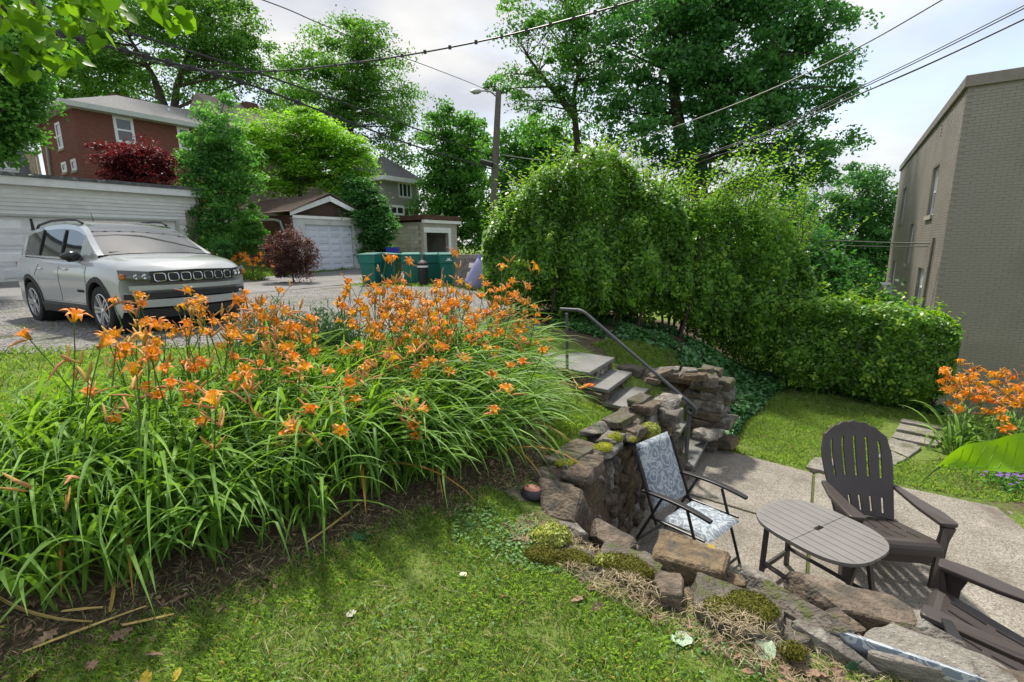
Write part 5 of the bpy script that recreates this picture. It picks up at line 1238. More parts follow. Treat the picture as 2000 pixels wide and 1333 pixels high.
# ================================================================ PATIO FURNITURE
M_RESIN = surf('brown_resin', (.060, .049, .045), .40, var=.08, scale=5, bump=.04, bscale=120, spec=.45, rand=False)
M_TABLE = surf('grey_brown_plastic', (.19, .18, .168), .45, var=.10, scale=4, bump=.06, bscale=80, spec=.45, rand=False)
M_TLEG = surf('dark_table_leg', (.052, .046, .042), .5, var=.1, bump=.05, rand=False)
M_FRAME = surf('dark_steel_tube', (.035, .034, .036), .4, var=.1, bump=.03, metal=.3, rand=False)
def slotted(fn, us, vs, slot, th, name, mat, root, flip=False):
    """moulded sheet with real slots: fn(u, v) -> point, slot(i, j) True where the cell is open"""
    V_ = [fn(u, v) for v in vs for u in us]; nu = len(us); F2 = []
    for j in range(len(vs) - 1):
        for i in range(nu - 1):
            if not slot(i, j): F2.append((j * nu + i, j * nu + i + 1, (j + 1) * nu + i + 1, (j + 1) * nu + i))
    mb = MB(); mb.add(V_, F2); me = mb.mesh(name); o = link(name, me, root, mat)
    m_ = o.modifiers.new('solid', 'SOLIDIFY'); m_.thickness = th; m_.offset = 0
    b = o.modifiers.new('bevel', 'BEVEL'); b.width = .004; b.segments = 1; b.limit_method = 'ANGLE'; b.angle_limit = R(50)
    return o
def colspan(n, gap):
    us = [-1.0]; sl = (2 - gap * (n - 1)) / n
    for k in range(n):
        a = us[-1]; us += [a + sl * .5, a + sl]
        if k < n - 1: us.append(us[-1] + gap)
    return us
def adirondack(label, loc, rz):
    """faces local +Y, X to the right"""
    t = thing('adirondack_chair', label, 'chair', loc, rz, 'brown resin adirondack chairs')
    us = colspan(6, .055); gapi = {i for i in range(len(us) - 1) if us[i + 1] - us[i] < .06}
    vs = [0, .05, .20, .30, .40, .5, .6, .7, .78, .84, .90, .95, 1.0]
    def back(u, v):
        w_ = .215 + .055 * math.sin(min(1, v * 1.25) * math.pi / 2) - .03 * max(0, v - .75) / .25
        zt = .30 + .70 * v * (1 - .16 * abs(u) ** 2.2 * max(0, v - .3) / .7)
        y = -.20 - .30 * v + .05 * u * u - .03 * math.sin(v * math.pi)
        lobe = .012 * abs(math.cos(u * 3 * math.pi)) * (v > .93)
        return (u * w_, y, zt + lobe - .006)
    slotted(back, us, vs, lambda i, j: i in gapi and (1 <= j < 2 or 4 <= j <= 8), .02, 'backrest', M_RESIN, t)
    us2 = colspan(6, .05); g2 = {i for i in range(len(us2) - 1) if us2[i + 1] - us2[i] < .055}
    vs2 = [0, .12, .3, .45, .52, .7, .82, .88, .92, .95, .975, 1.0, 1.03]
    def seat(u, v):
        w_ = .225 + .045 * min(1, v)
        y = -.22 + .50 * min(v, .92) / .92; z = .27 + .115 * min(v, .92) / .92 - .02 * (1 - u * u) * (1 - abs(2 * min(v, 1) - 1))
        if v > .88: a = (v - .88) / .15 * 1.75; y = -.22 + .50 * .88 / .92 + .055 * math.sin(a) * 1.1; z = .27 + .115 * .88 / .92 - .055 * (1 - math.cos(a)) * 1.3
        return (u * w_, y, z)
    slotted(seat, us2, vs2, lambda i, j: i in g2 and j in (1, 2, 4, 5), .02, 'seat', M_RESIN, t)
    mb = MB(); mb.prism([(-.26, .265, .30), (.26, .265, .30), (.24, .255, .20), (-.24, .255, .20)], (0, .014, 0)); mb.build('apron', M_RESIN, t, bevel=.005)
    for s in (-1, 1):
        A_ = MB()   # arm: flat paddle, wide at the front
        ol = [(.245, -.30), (.285, -.30), (.335, -.05), (.352, .16), (.348, .30), (.330, .315), (.250, .315), (.232, .30), (.236, .05), (.238, -.12)]
        A_.prism([(s * x, y, .505 + .02 * (y > .1)) for x, y in ol], (0, 0, .032)); A_.build('arm', M_RESIN, t, bevel=.01, seg=3)
        lp = MB(); lp.prism([(s * .250, .305, .515), (s * .338, .305, .515), (s * .330, .27, .38), (s * .325, .255, .0), (s * .262, .255, .0), (s * .252, .275, .38)], (0, -.022, 0))
        lp.prism([(s * .338, .303, .515), (s * .338, .16, .515), (s * .330, .195, .40), (s * .325, .200, .0), (s * .325, .253, .0), (s * .330, .27, .38)], (-s * .02, 0, 0)); lp.build('leg', M_RESIN, t, bevel=.004)
        rp_ = MB(); rp_.prism([(s * .215, -.16, .28), (s * .26, -.16, .28), (s * .268, -.34, .0), (s * .215, -.34, .0)], (0, -.05, .0)); rp_.prism([(s * .238, .25, .30), (s * .238, -.20, .27), (s * .238, -.20, .22), (s * .238, .25, .22)], (s * .022, 0, 0)); rp_.build('leg', M_RESIN, t, bevel=.004)
    return t
adirondack('dark brown adirondack chair facing the lawn edge behind the side table', (2.82, 3.42, 0), math.atan2(-.985, -.17) - math.pi / 2)
adirondack('dark brown adirondack chair turned sideways with its back out of view at the patio corner', (2.62, 2.24, 0), math.atan2(.74, -.67) - math.pi / 2)

# folding side table with slatted oval top
def side_table(label, loc, rz, H=.50, a=.385, b=.325):
    t = thing('side_table', label, 'table', loc, rz); n = 9; gp_ = .006; ex = 2.8
    hw = 2 * b / n
    for k in range(n):
        y0, y1 = -b + k * hw + gp_ / 2, -b + (k + 1) * hw - gp_ / 2
        def ext(y): return a * max(0, 1 - (abs(y) / b) ** ex) ** (1 / ex)
        for sgn in (-1, 1):
            P = []; m_ = 6; hole = .016 if k == n // 2 else .0035
            inner = hole if k == n // 2 else .0012
            P.append((sgn * inner, y0)); P.append((sgn * inner, y1))
            P += [(sgn * max(ext(y1 + (y0 - y1) * i / m_), .02), y1 + (y0 - y1) * i / m_) for i in range(m_ + 1)]
            mb = MB(); mb.prism([(x, y, H - .022) for x, y in P], (0, 0, .022)); mb.build('slat', M_TABLE, t, bevel=.003)
    mb = MB()
    V_ = []; nn = 64
    for z_, f in ((H - .03, .985), (H - .003, .992), (H - .003, .955), (H - .03, .955)):
        for i in range(nn):
            an = 2 * math.pi * i / nn; c_, s_ = math.cos(an), math.sin(an); V_.append((a * f * math.copysign(abs(c_) ** (2 / ex), c_), b * f * math.copysign(abs(s_) ** (2 / ex), s_), z_))
    mb.add(V_, [(r_ * nn + i, r_ * nn + (i + 1) % nn, ((r_ + 1) % 4) * nn + (i + 1) % nn, ((r_ + 1) % 4) * nn + i) for r_ in range(4) for i in range(nn)]); mb.build('rim', M_TABLE, t)
    mb = MB()
    for y in (-.16, 0, .16): mb.box((0, y, H - .034), (2 * a * .8, .03, .022))
    mb.build('batten', M_TLEG, t)
    for s in (-1, 1):
        x = s * (a - .09)
        for q in (-1, 1):
            mb = MB(); mb.bar((x - s * .02 * q, q * .10, H - .04), (x + s * .03 * q, q * .20, 0), .042, .022, up=(1, 0, 0)); mb.build('leg', M_TLEG, t, bevel=.003)
        mb = MB(); mb.bar((x + s * .02, .17, .13), (x - s * .02, -.17, .13), .02, .035); mb.build('stretcher', M_TLEG, t, bevel=.003)
    mb = MB(); mb.tube([(-(a - .09), -.165, .17), (-.08, -.165, .16), (-.03, -.165, .145), (.05, -.165, .145), (.1, -.165, .16), (a - .09, -.165, .17)], .017, 6); mb.build('stretcher', M_TLEG, t)
    mb = MB(); mb.tube([(-(a - .09), .165, .17), (a - .09, .165, .17)], .015, 6); mb.build('stretcher', M_TLEG, t)
    return t
side_table('oval slatted grey-brown folding side table in front of the adirondack chair', (2.115, 3.04, 0), math.atan2(-.86, .44), H=.555, a=.375, b=.318)

# folding chairs with floral cushions
def floral_mat():
    m, nt = newmat('floral_cushion'); N = nt.nodes.new; L = nt.links.new
    out = N('ShaderNodeOutputMaterial'); b = N('ShaderNodeBsdfPrincipled'); L(b.outputs[0], out.inputs[0]); tc = N('ShaderNodeTexCoord')
    nd = N('ShaderNodeTexNoise'); nd.inputs['Scale'].default_value = 9; L(tc.outputs['Object'], nd.inputs['Vector'])
    mxv = N('ShaderNodeMixRGB'); mxv.inputs[0].default_value = .10; L(tc.outputs['Object'], mxv.inputs[1]); L(nd.outputs['Color'], mxv.inputs[2])
    v = N('ShaderNodeTexVoronoi'); v.inputs['Scale'].default_value = 9; L(mxv.outputs[0], v.inputs['Vector'])
    w_ = N('ShaderNodeMath'); w_.operation = 'MULTIPLY'; w_.inputs[1].default_value = 21; L(v.outputs['Distance'], w_.inputs[0])
    sn = N('ShaderNodeMath'); sn.operation = 'SINE'; L(w_.outputs[0], sn.inputs[0])
    v2 = N('ShaderNodeTexVoronoi'); v2.feature = 'DISTANCE_TO_EDGE'; v2.inputs['Scale'].default_value = 13; L(mxv.outputs[0], v2.inputs['Vector'])
    e = N('ShaderNodeMath'); e.operation = 'LESS_THAN'; e.inputs[1].default_value = .035; L(v2.outputs['Distance'], e.inputs[0])
    gt = N('ShaderNodeMath'); gt.operation = 'GREATER_THAN'; gt.inputs[1].default_value = .55; L(sn.outputs[0], gt.inputs[0])
    mx_ = N('ShaderNodeMath'); mx_.operation = 'MAXIMUM'; L(e.outputs[0], mx_.inputs[0]); L(gt.outputs[0], mx_.inputs[1])
    c = N('ShaderNodeMixRGB'); L(mx_.outputs[0], c.inputs[0]); c.inputs[1].default_value = (.18, .215, .26, 1); c.inputs[2].default_value = (.40, .44, .46, 1)
    L(c.outputs[0], b.inputs['Base Color']); b.inputs['Roughness'].default_value = .85; b.inputs['Sheen Weight'].default_value = .2
    n2 = N('ShaderNodeTexNoise'); n2.inputs['Scale'].default_value = 300; L(tc.outputs['Object'], n2.inputs['Vector']); bp = N('ShaderNodeBump'); bp.inputs['Strength'].default_value = .25; bp.inputs['Distance'].default_value = .002; L(n2.outputs['Fac'], bp.inputs['Height']); L(bp.outputs[0], b.inputs['Normal'])
    return m
M_FLORAL = floral_mat()
def cushion(name, root, path, w_, th, tufts, seg=26):
    """soft pad along a side profile path [(y, z)], tufted across"""
    P = [Vector((0, y, z)) for y, z in path]; L_ = [0]
    for a, b in zip(P, P[1:]): L_.append(L_[-1] + (b - a).length)
    T = L_[-1]
    def at(s):
        s = min(max(s, 0), T)
        for i in range(len(P) - 1):
            if s <= L_[i + 1]: return P[i].lerp(P[i + 1], (s - L_[i]) / (L_[i + 1] - L_[i]))
        return P[-1]
    nu, nv = 16, seg; V_ = []
    for side in (1, -1):
        for j in range(nv + 1):
            s = T * j / nv; c = at(s); d = (at(s + .01) - at(s - .01)).normalized(); n_ = Vector((0, -d.z, d.y))
            for i in range(nu + 1):
                u = -1 + 2 * i / nu; e = min(1, (1 - abs(u)) * 6) ** .5 * min(1, min(j, nv - j) / nv * 14 + .0) ** .5
                q = 1
                for t_ in tufts: q -= .38 * math.exp(-((s - t_) / .018) ** 2) * (.55 + .45 * math.cos(u * 3 * math.pi) ** 2)
                h = th * (.5 * e * q) * (1 + .12 * mnoise.noise(Vector((u * 3, s * 9, side)))); V_.append(Vector((u * w_ / 2 * (1 - .02 * (1 - e)), c.y, c.z)) + n_ * (th * .5 + side * h))
    F2 = []; m_ = (nv + 1) * (nu + 1)
    for sd in (0, 1):
        for j in range(nv):
            for i in range(nu):
                a = sd * m_ + j * (nu + 1) + i; f = (a, a + 1, a + nu + 2, a + nu + 1); F2.append(f if sd else f[::-1])
    for j in range(nv): F2 += [(j * (nu + 1), (j + 1) * (nu + 1), m_ + (j + 1) * (nu + 1), m_ + j * (nu + 1)), (j * (nu + 1) + nu, m_ + j * (nu + 1) + nu, m_ + (j + 1) * (nu + 1) + nu, (j + 1) * (nu + 1) + nu)]
    for i in range(nu): F2 += [(i, m_ + i, m_ + i + 1, i + 1), (nv * (nu + 1) + i, nv * (nu + 1) + i + 1, m_ + nv * (nu + 1) + i + 1, m_ + nv * (nu + 1) + i)]
    mb = MB(); mb.add(V_, F2); return mb.build(name, M_FLORAL, root, smooth=True)
def folding_chair(label, loc, rz, group='folding chairs with floral cushions', topz=.98, wid=.47):
    t = thing('folding_chair', label, 'chair', loc, rz, group); hw = wid / 2 + .03
    bt_, bb_ = (-.41, topz), (-.20, .40); ft_ = (.27, .435)
    cushion('back_cushion', t, [(bb_[0] + .02, bb_[1] + .04), (bt_[0], bt_[1])], wid, .055, [.21, .43])
    cushion('seat_cushion', t, [(ft_[0] + .02, ft_[1] - .012), (.1, ft_[1]), (bb_[0] + .05, bb_[1] + .015)], wid, .055, [.16, .32], 20)
    for s in (-1, 1):
        x = s * hw
        mb = MB(); mb.tube([(x, bt_[0], bt_[1] - .05), (x, bb_[0], bb_[1]), (x, bb_[0] + .03, bb_[1] - .06)], .012, 8); mb.build('back_post', M_FRAME, t, smooth=True)
        mb = MB(); mb.tube([(x, -.13, .60), (x, -.42, .0)], .0125, 8); mb.build('leg', M_FRAME, t, smooth=True)
        mb = MB(); mb.tube([(x, .10, .60), (x, .30, .0)], .0125, 8); mb.build('leg', M_FRAME, t, smooth=True)
        mb = MB(); n = 14; V_ = []
        for i in range(n + 1):
            u = i / n; y = -.31 + .62 * u; z = .615 + .04 * math.sin(u * math.pi * .8) - .03 * u; w_ = .022 + .006 * math.sin(u * math.pi)
            V_ += [(x + s * .012 - w_, y, z), (x + s * .012 + w_, y, z), (x + s * .012 + w_, y, z - .022), (x + s * .012 - w_, y, z - .022)]
        F2 = [(i * 4 + a, i * 4 + (a + 1) % 4, i * 4 + 4 + (a + 1) % 4, i * 4 + 4 + a) for i in range(n) for a in range(4)] + [(0, 3, 2, 1), (n * 4, n * 4 + 1, n * 4 + 2, n * 4 + 3)]
        mb.add(V_, F2); mb.build('armrest', M_FRAME, t, bevel=.004)
        mb = MB(); mb.tube([(x, bb_[0] - .02, .385), (x, .26, .405)], .011, 8); mb.build('seat_rail', M_FRAME, t, smooth=True)
    for y, z in ((.283, .05), (-.385, .08)):
        mb = MB(); mb.tube([(-hw, y, z), (hw, y, z)], .0105, 8); mb.build('stretcher', M_FRAME, t, smooth=True)
    mb = MB(); mb.tube([(-hw, bt_[0], bt_[1] - .05), (hw, bt_[0], bt_[1] - .05)], .011, 8); mb.build('top_rail', M_FRAME, t, smooth=True)
    return t
fc_ = folding_chair('folding patio chair with blue-grey floral cushions in front of the retaining wall', (1.42, 3.50, 0), math.atan2(-.78, .62) - math.pi / 2)
fc_.scale = (.94, .94, .94)
folding_chair('second floral cushioned folding chair mostly hidden behind the rock edging', (1.80, 2.02, 0), math.atan2(.85, .52) - math.pi / 2, topz=.89)
# ================================================================ WHITE CAR
M_PAINT = surf('silver_white_paint', (.37, .385, .395), .26, var=.03, scale=2, bump=.0, spec=.6, coat=.8, rand=False)
M_CLAD = surf('black_plastic_cladding', (.022, .022, .024), .6, var=.15, bump=.1, bscale=200, rand=False)
M_CHROME = plain('chrome', (.72, .73, .74), .15, metal=.9)
M_RIM = plain('alloy_rim', (.42, .43, .44), .3, metal=.8)
M_CGLASS = glass_mat('car_glass', (.012, .015, .017), .03, 1.6)
def sky_glass():
    m, nt = newmat('windscreen_glass'); N = nt.nodes.new; L = nt.links.new
    out = N('ShaderNodeOutputMaterial'); b = N('ShaderNodeBsdfPrincipled'); g = N('ShaderNodeBsdfGlossy'); mx = N('ShaderNodeMixShader')
    tc = N('ShaderNodeTexCoord'); n = N('ShaderNodeTexNoise'); n.inputs['Scale'].default_value = 1.1; n.inputs['Detail'].default_value = 1; L(tc.outputs['Object'], n.inputs['Vector'])
    r = N('ShaderNodeValToRGB'); r.color_ramp.elements[0].color = (.02, .024, .024, 1); r.color_ramp.elements[1].color = (.05, .055, .055, 1); L(n.outputs['Fac'], r.inputs[0]); L(r.outputs[0], b.inputs['Base Color'])
    b.inputs['Roughness'].default_value = .05; g.inputs['Roughness'].default_value = .0; g.inputs['Color'].default_value = (.62, .65, .66, 1)
    fr = N('ShaderNodeFresnel'); fr.inputs['IOR'].default_value = 2.3; L(fr.outputs[0], mx.inputs[0]); L(b.outputs[0], mx.inputs[1]); L(g.outputs[0], mx.inputs[2]); L(mx.outputs[0], out.inputs[0]); return m
M_WSCREEN = sky_glass()
M_LAMP = glass_mat('lamp_lens', (.05, .05, .05), .06, 1.6)
M_AMBER = plain('amber_lens', (.55, .16, .02), .25)
M_TYRE = surf('tyre_rubber', (.018, .018, .019), .85, var=.2, bump=.2, bscale=60, rand=False)
fw_, rw_ = at_z(187, 653, 1.262), at_z(71, 629, 1.28)
hd = Vector((.86, -.51, 0)).normalized(); rgt = Vector((hd.y, -hd.x, 0))
WB, HWT, WR = 2.64, .80, .345
front_hub = Vector((fw_.x, fw_.y, 0)) - rgt * (HWT + .10); org = front_hub - hd * (WB / 2)
CZ = (gz(fw_.x, fw_.y) + gz(rw_.x, rw_.y)) / 2 + .012
car = thing('car', 'silver white compact suv parked on the gravel behind the daylilies', 'car', (org.x, org.y, CZ), math.atan2(hd.y, hd.x))
car.scale = (1.04, 1.04, 1.04); car.location += Vector((.26, -.10, -.02))
XF, XR, WID2 = 2.20, -2.20, .905
def interp(x, T): return float(np.interp(x, [t[0] for t in T], [t[1] for t in T]))
DECK = [(-2.2, 1.035), (-2.0, 1.115), (-1.2, 1.120), (-.4, 1.100), (.5, 1.075), (1.0, 1.115), (1.15, 1.130), (1.5, 1.105), (1.85, 1.055), (2.05, 1.000), (2.14, 0.955), (2.2, 0.895)]
BELT = [(-2.2, 1.035), (-1.9, 1.095), (-1.0, 1.065), (0, 1.035), (.9, 1.020), (1.3, 1.020), (1.8, 0.975), (2.1, 0.915), (2.2, 0.855)]
ROOF = [(-2.12, 1.115), (-2.02, 1.280), (-1.85, 1.530), (-1.6, 1.590), (-1.1, 1.640), (-.5, 1.660), (0, 1.640), (.3, 1.590), (.5, 1.530), (1.17, 1.130)]
def noseb(x, y, z):
    """round the plan at front and rear"""
    a = abs(y) / WID2
    if x > 1.1: x = x - .36 * a ** 2.6 * ((x - 1.1) / 1.1) ** 1.5
    if x < -1.3: x = x + .22 * a ** 3 * ((-1.3 - x) / .9) ** 1.5
    return x
def sill(x):
    z = .24
    if x > 1.95: z = .24 + .10 * (x - 1.95) / .25
    for xa in (WB / 2, -WB / 2):
        d = abs(x - xa)
        if d < .415: z = max(z, WR + math.sqrt(max(0, .415 ** 2 - d * d)) * 1.02)
    return z
def side_prof(x, z):
    """half width of the body side at height z"""
    bl = interp(x, BELT); w_ = WID2 - .03 * max(0, x - 1.0) - .04 * max(0, -1.2 - x)
    t = (z - .25) / (bl - .25)
    o = np.interp(t, [0, .12, .35, .62, .80, .92, 1.0], [.955, .985, .985, 1.0, .992, .965, .93])
    # haunches over the wheels
    for xa in (WB / 2, -WB / 2): o += .012 * math.exp(-((x - xa) / .38) ** 2) * math.exp(-((z - .72) / .16) ** 2)
    return w_ * float(o)
xs = sorted(set([round(v, 3) for v in list(np.linspace(XR, XF, 62)) + [WB / 2 + d * s for s in (1, -1) for d in (.414, .40, .36, .3)] + [-WB / 2 + d * s for s in (1, -1) for d in (.414, .40, .36, .3)]]))
tq = [0, .1, .22, .35, .48, .62, .72, .80, .88, .95, 1.0]
V_ = []; ns = 0
for x in xs:
    z0 = sill(x); bl = interp(x, BELT); dk = interp(x, DECK); row = []
    zz = [z0 + (bl - z0) * t for t in tq]
    half = [(side_prof(x, z), z) for z in zz] + [(side_prof(x, bl) * .93, bl + (dk - bl) * .55), (side_prof(x, bl) * .78, bl + (dk - bl) * .86), (side_prof(x, bl) * .45, dk + .004), (0, dk + .012)]
    full = [(-a, b) for a, b in half] + [(a, b) for a, b in half[-2::-1]]
    ns = len(full); V_ += [(noseb(x, a, b), a, b) for a, b in full]
F2 = []
for i in range(len(xs) - 1):
    for j in range(ns - 1):
        a = i * ns + j; F2.append((a, a + 1, a + ns + 1, a + ns))
def cap(i, sgn):
    hn = ns // 2
    for j in range(hn): a, b = i * ns + j, i * ns + ns - 1 - j; F2.append((a, a + 1, b - 1, b) if a + 1 != b - 1 else (a, a + 1, b))
cap(0, 1); cap(len(xs) - 1, -1)
mb = MB(); mb.add(V_, F2); body = mb.build('body', M_PAINT, car, smooth=True)
# underbody and wheel housings
mb = MB(); mb.box2((-2.0, -.72, .22), (1.95, .72, .5)); mb.box2((-1.0, -.78, .26), (1.0, .78, .4)); mb.build('underbody', M_CLAD, car)
for xa in (WB / 2, -WB / 2):
    mb = MB(); mb.lathe([(.43, -.86), (.43, .86)], 24, 'y', (xa, 0, WR)); mb.build('wheel_housing', M_CLAD, car)
# greenhouse
gx_ = [-2.10, -2.02, -1.92, -1.82, -1.6, -1.3, -1.0, -.7, -.4, -.1, .1, .3, .42, .55, .7, .85, 1.0, 1.17]
rows_ = []
for x in gx_:
    rz_ = interp(x, ROOF); bl = interp(x, BELT) - .01; h = max(.01, rz_ - bl); wb_ = side_prof(x, bl + .01) * .955
    def yy(z): return wb_ - .21 * ((z - bl) / .62) ** 1.25
    top_y = yy(rz_ - .05) if h > .1 else wb_ * .93
    q = [(wb_, bl), (yy(bl + h * .12), bl + h * .10), (yy(bl + h * .82), bl + h * .80), (top_y, rz_ - .05 * min(1, h * 3)), (top_y * .90, rz_ - .012), (top_y * .5, rz_ + .010), (0, rz_ + .014)]
    rows_.append([(noseb(x, -a, b), -a, b) for a, b in q] + [(noseb(x, a, b), a, b) for a, b in q[-2::-1]])
nq = len(rows_[0])
parts_ = {'roof': [], 'windscreen': [], 'side_window': [], 'side_window2': [], 'rear_window': []}
for i in range(len(gx_) - 1):
    x0, x1 = gx_[i], gx_[i + 1]; xm = (x0 + x1) / 2
    for j in range(nq - 1):
        f = (i * nq + j, i * nq + j + 1, (i + 1) * nq + j + 1, (i + 1) * nq + j)
        sd = j if j < nq // 2 else nq - 2 - j
        key = 'roof'
        if sd == 1 and -1.75 < xm < .62: key = 'side_window' if j < nq // 2 else 'side_window2'
        if sd >= 4 and xm > .32: key = 'windscreen'
        if sd >= 4 and xm < -1.83: key = 'rear_window'
        parts_[key].append(f)
flat_v = [p for r_ in rows_ for p in r_]
for key, fs in parts_.items():
    mb = MB(); use = sorted({i for f in fs for i in f}); mp = {a: k for k, a in enumerate(use)}; mb.add([flat_v[i] for i in use], [tuple(mp[i] for i in f) for f in fs])
    mb.build('side_window' if key == 'side_window2' else key, {'roof': M_PAINT, 'windscreen': M_WSCREEN}.get(key, M_CGLASS), car, smooth=True)
def on_side(x, z, s, off=.004): return Vector((noseb(x, side_prof(x, z), z), s * (side_prof(x, z) + off), z))
def on_win(x, z, s, off=.004):
    bl = interp(x, BELT) - .01; wb_ = side_prof(x, bl + .01) * .955
    return Vector((noseb(x, wb_, z), s * (wb_ - .21 * (max(0, z - bl) / .62) ** 1.25 + off), z))
def xfront(y, z):
    x = XF
    x -= .05 * max(0, (z - .77) / .2) ** 2 + .03 * max(0, .45 - z) / .2
    return noseb(x, y, z)
def fpatch(name, y0, y1, z0, z1, mat, off=.01, n=10, parent=None, th=.02):
    mb = MB(); m_ = 3
    g = lambda u, v, o: (xfront(y0 + (y1 - y0) * u, z0 + (z1 - z0) * v) + o, y0 + (y1 - y0) * u, z0 + (z1 - z0) * v)
    V_ = [g(i / n, j / m_, off) for j in range(m_ + 1) for i in range(n + 1)] + [g(i / n, j / m_, off - th) for j in range(m_ + 1) for i in range(n + 1)]; k = (m_ + 1) * (n + 1)
    F2 = []
    for j in range(m_):
        for i in range(n): a = j * (n + 1) + i; F2 += [(a, a + 1, a + n + 2, a + n + 1), (k + a, k + a + n + 1, k + a + n + 2, k + a + 1)]
    for j in range(m_): F2 += [(j * (n + 1), (j + 1) * (n + 1), k + (j + 1) * (n + 1), k + j * (n + 1)), (j * (n + 1) + n, k + j * (n + 1) + n, k + (j + 1) * (n + 1) + n, (j + 1) * (n + 1) + n)]
    for i in range(n): F2 += [(i, k + i, k + i + 1, i + 1), (m_ * (n + 1) + i, m_ * (n + 1) + i + 1, k + m_ * (n + 1) + i + 1, k + m_ * (n + 1) + i)]
    mb.add(V_, F2); return mb.build(name, mat, parent or car, smooth=True)
gpn = fpatch('grille', -.57, .57, .735, .885, M_CLAD, .012)
for k in range(7):
    yc = -.465 + .155 * k; mb = MB(); pts = []
    for i in range(24):
        a = 2 * math.pi * i / 24; c_, s_ = math.cos(a), math.sin(a); y = yc + .066 * math.copysign(abs(c_) ** .5, c_); z = .810 + .060 * math.copysign(abs(s_) ** .5, s_); pts.append(Vector((xfront(y, z) + .016, y, z)))
    n = len(pts); V_ = []
    for p, q in ((0, 1.0), (.008, .97), (.008, .85), (0, .82)):
        for pt in pts: V_.append((pt.x + p, yc + (pt.y - yc) * q, .810 + (pt.z - .810) * q))
    mb.add(V_, [(r_ * n + i, r_ * n + (i + 1) % n, (r_ + 1) * n + (i + 1) % n, (r_ + 1) * n + i) for r_ in range(3) for i in range(n)]); mb.build('slot_ring', M_CHROME, gpn)
for s in (-1, 1):
    mb = MB(); n = 12; V_ = []   # headlamp wraps round the corner
    for i in range(n + 1):
        u = i / n; y = .565 + .27 * u; zt = .890 + .03 * u; zb = .755 + .035 * u
        for z, o in ((zb, .014), ((zb + zt) / 2, .026), (zt, .010)): V_.append((xfront(y, z) + o + .005 * u, s * (y + .03 * u * u), z))
    F2 = [(i * 3 + j, i * 3 + j + 1, i * 3 + 4 + j, i * 3 + 3 + j) for i in range(n) for j in range(2)]; mb.add(V_, F2); lampo = mb.build('headlight', M_LAMP, car, smooth=True)
    y = .80; mb = MB(); mb.box((xfront(y, .83) + .018, s * (y + .035), .830), (.03, .05, .07)); mb.build('indicator', M_AMBER, lampo, bevel=.008)
    for yy_ in (.62, .70): mb = MB(); mb.lathe([(.0, .0), (.03, .006), (.036, .0)], 14, 'x', (xfront(yy_, .82) + .024, s * yy_, .822)); mb.build('lens', M_CHROME, lampo)
    mb = MB(); mb.lathe([(.0, .012), (.04, .012), (.055, .0)], 14, 'x', (xfront(.70, .50) + .018, s * .70, .50)); mb.build('fog_light', M_CHROME, car)
fpatch('lower_grille', -.62, .62, .525, .60, M_CLAD, .012); fpatch('bumper_bar', -.78, .78, .635, .70, M_PAINT, .02); fpatch('bumper_bar', -.70, .70, .40, .505, M_PAINT, .03); fpatch('valance', -.74, .74, .25, .37, M_CLAD, .005)
for s in (-1, 1): fpatch('fog_surround', *(sorted((s * .62, s * .83))), .43, .585, M_CLAD, .014, 6)
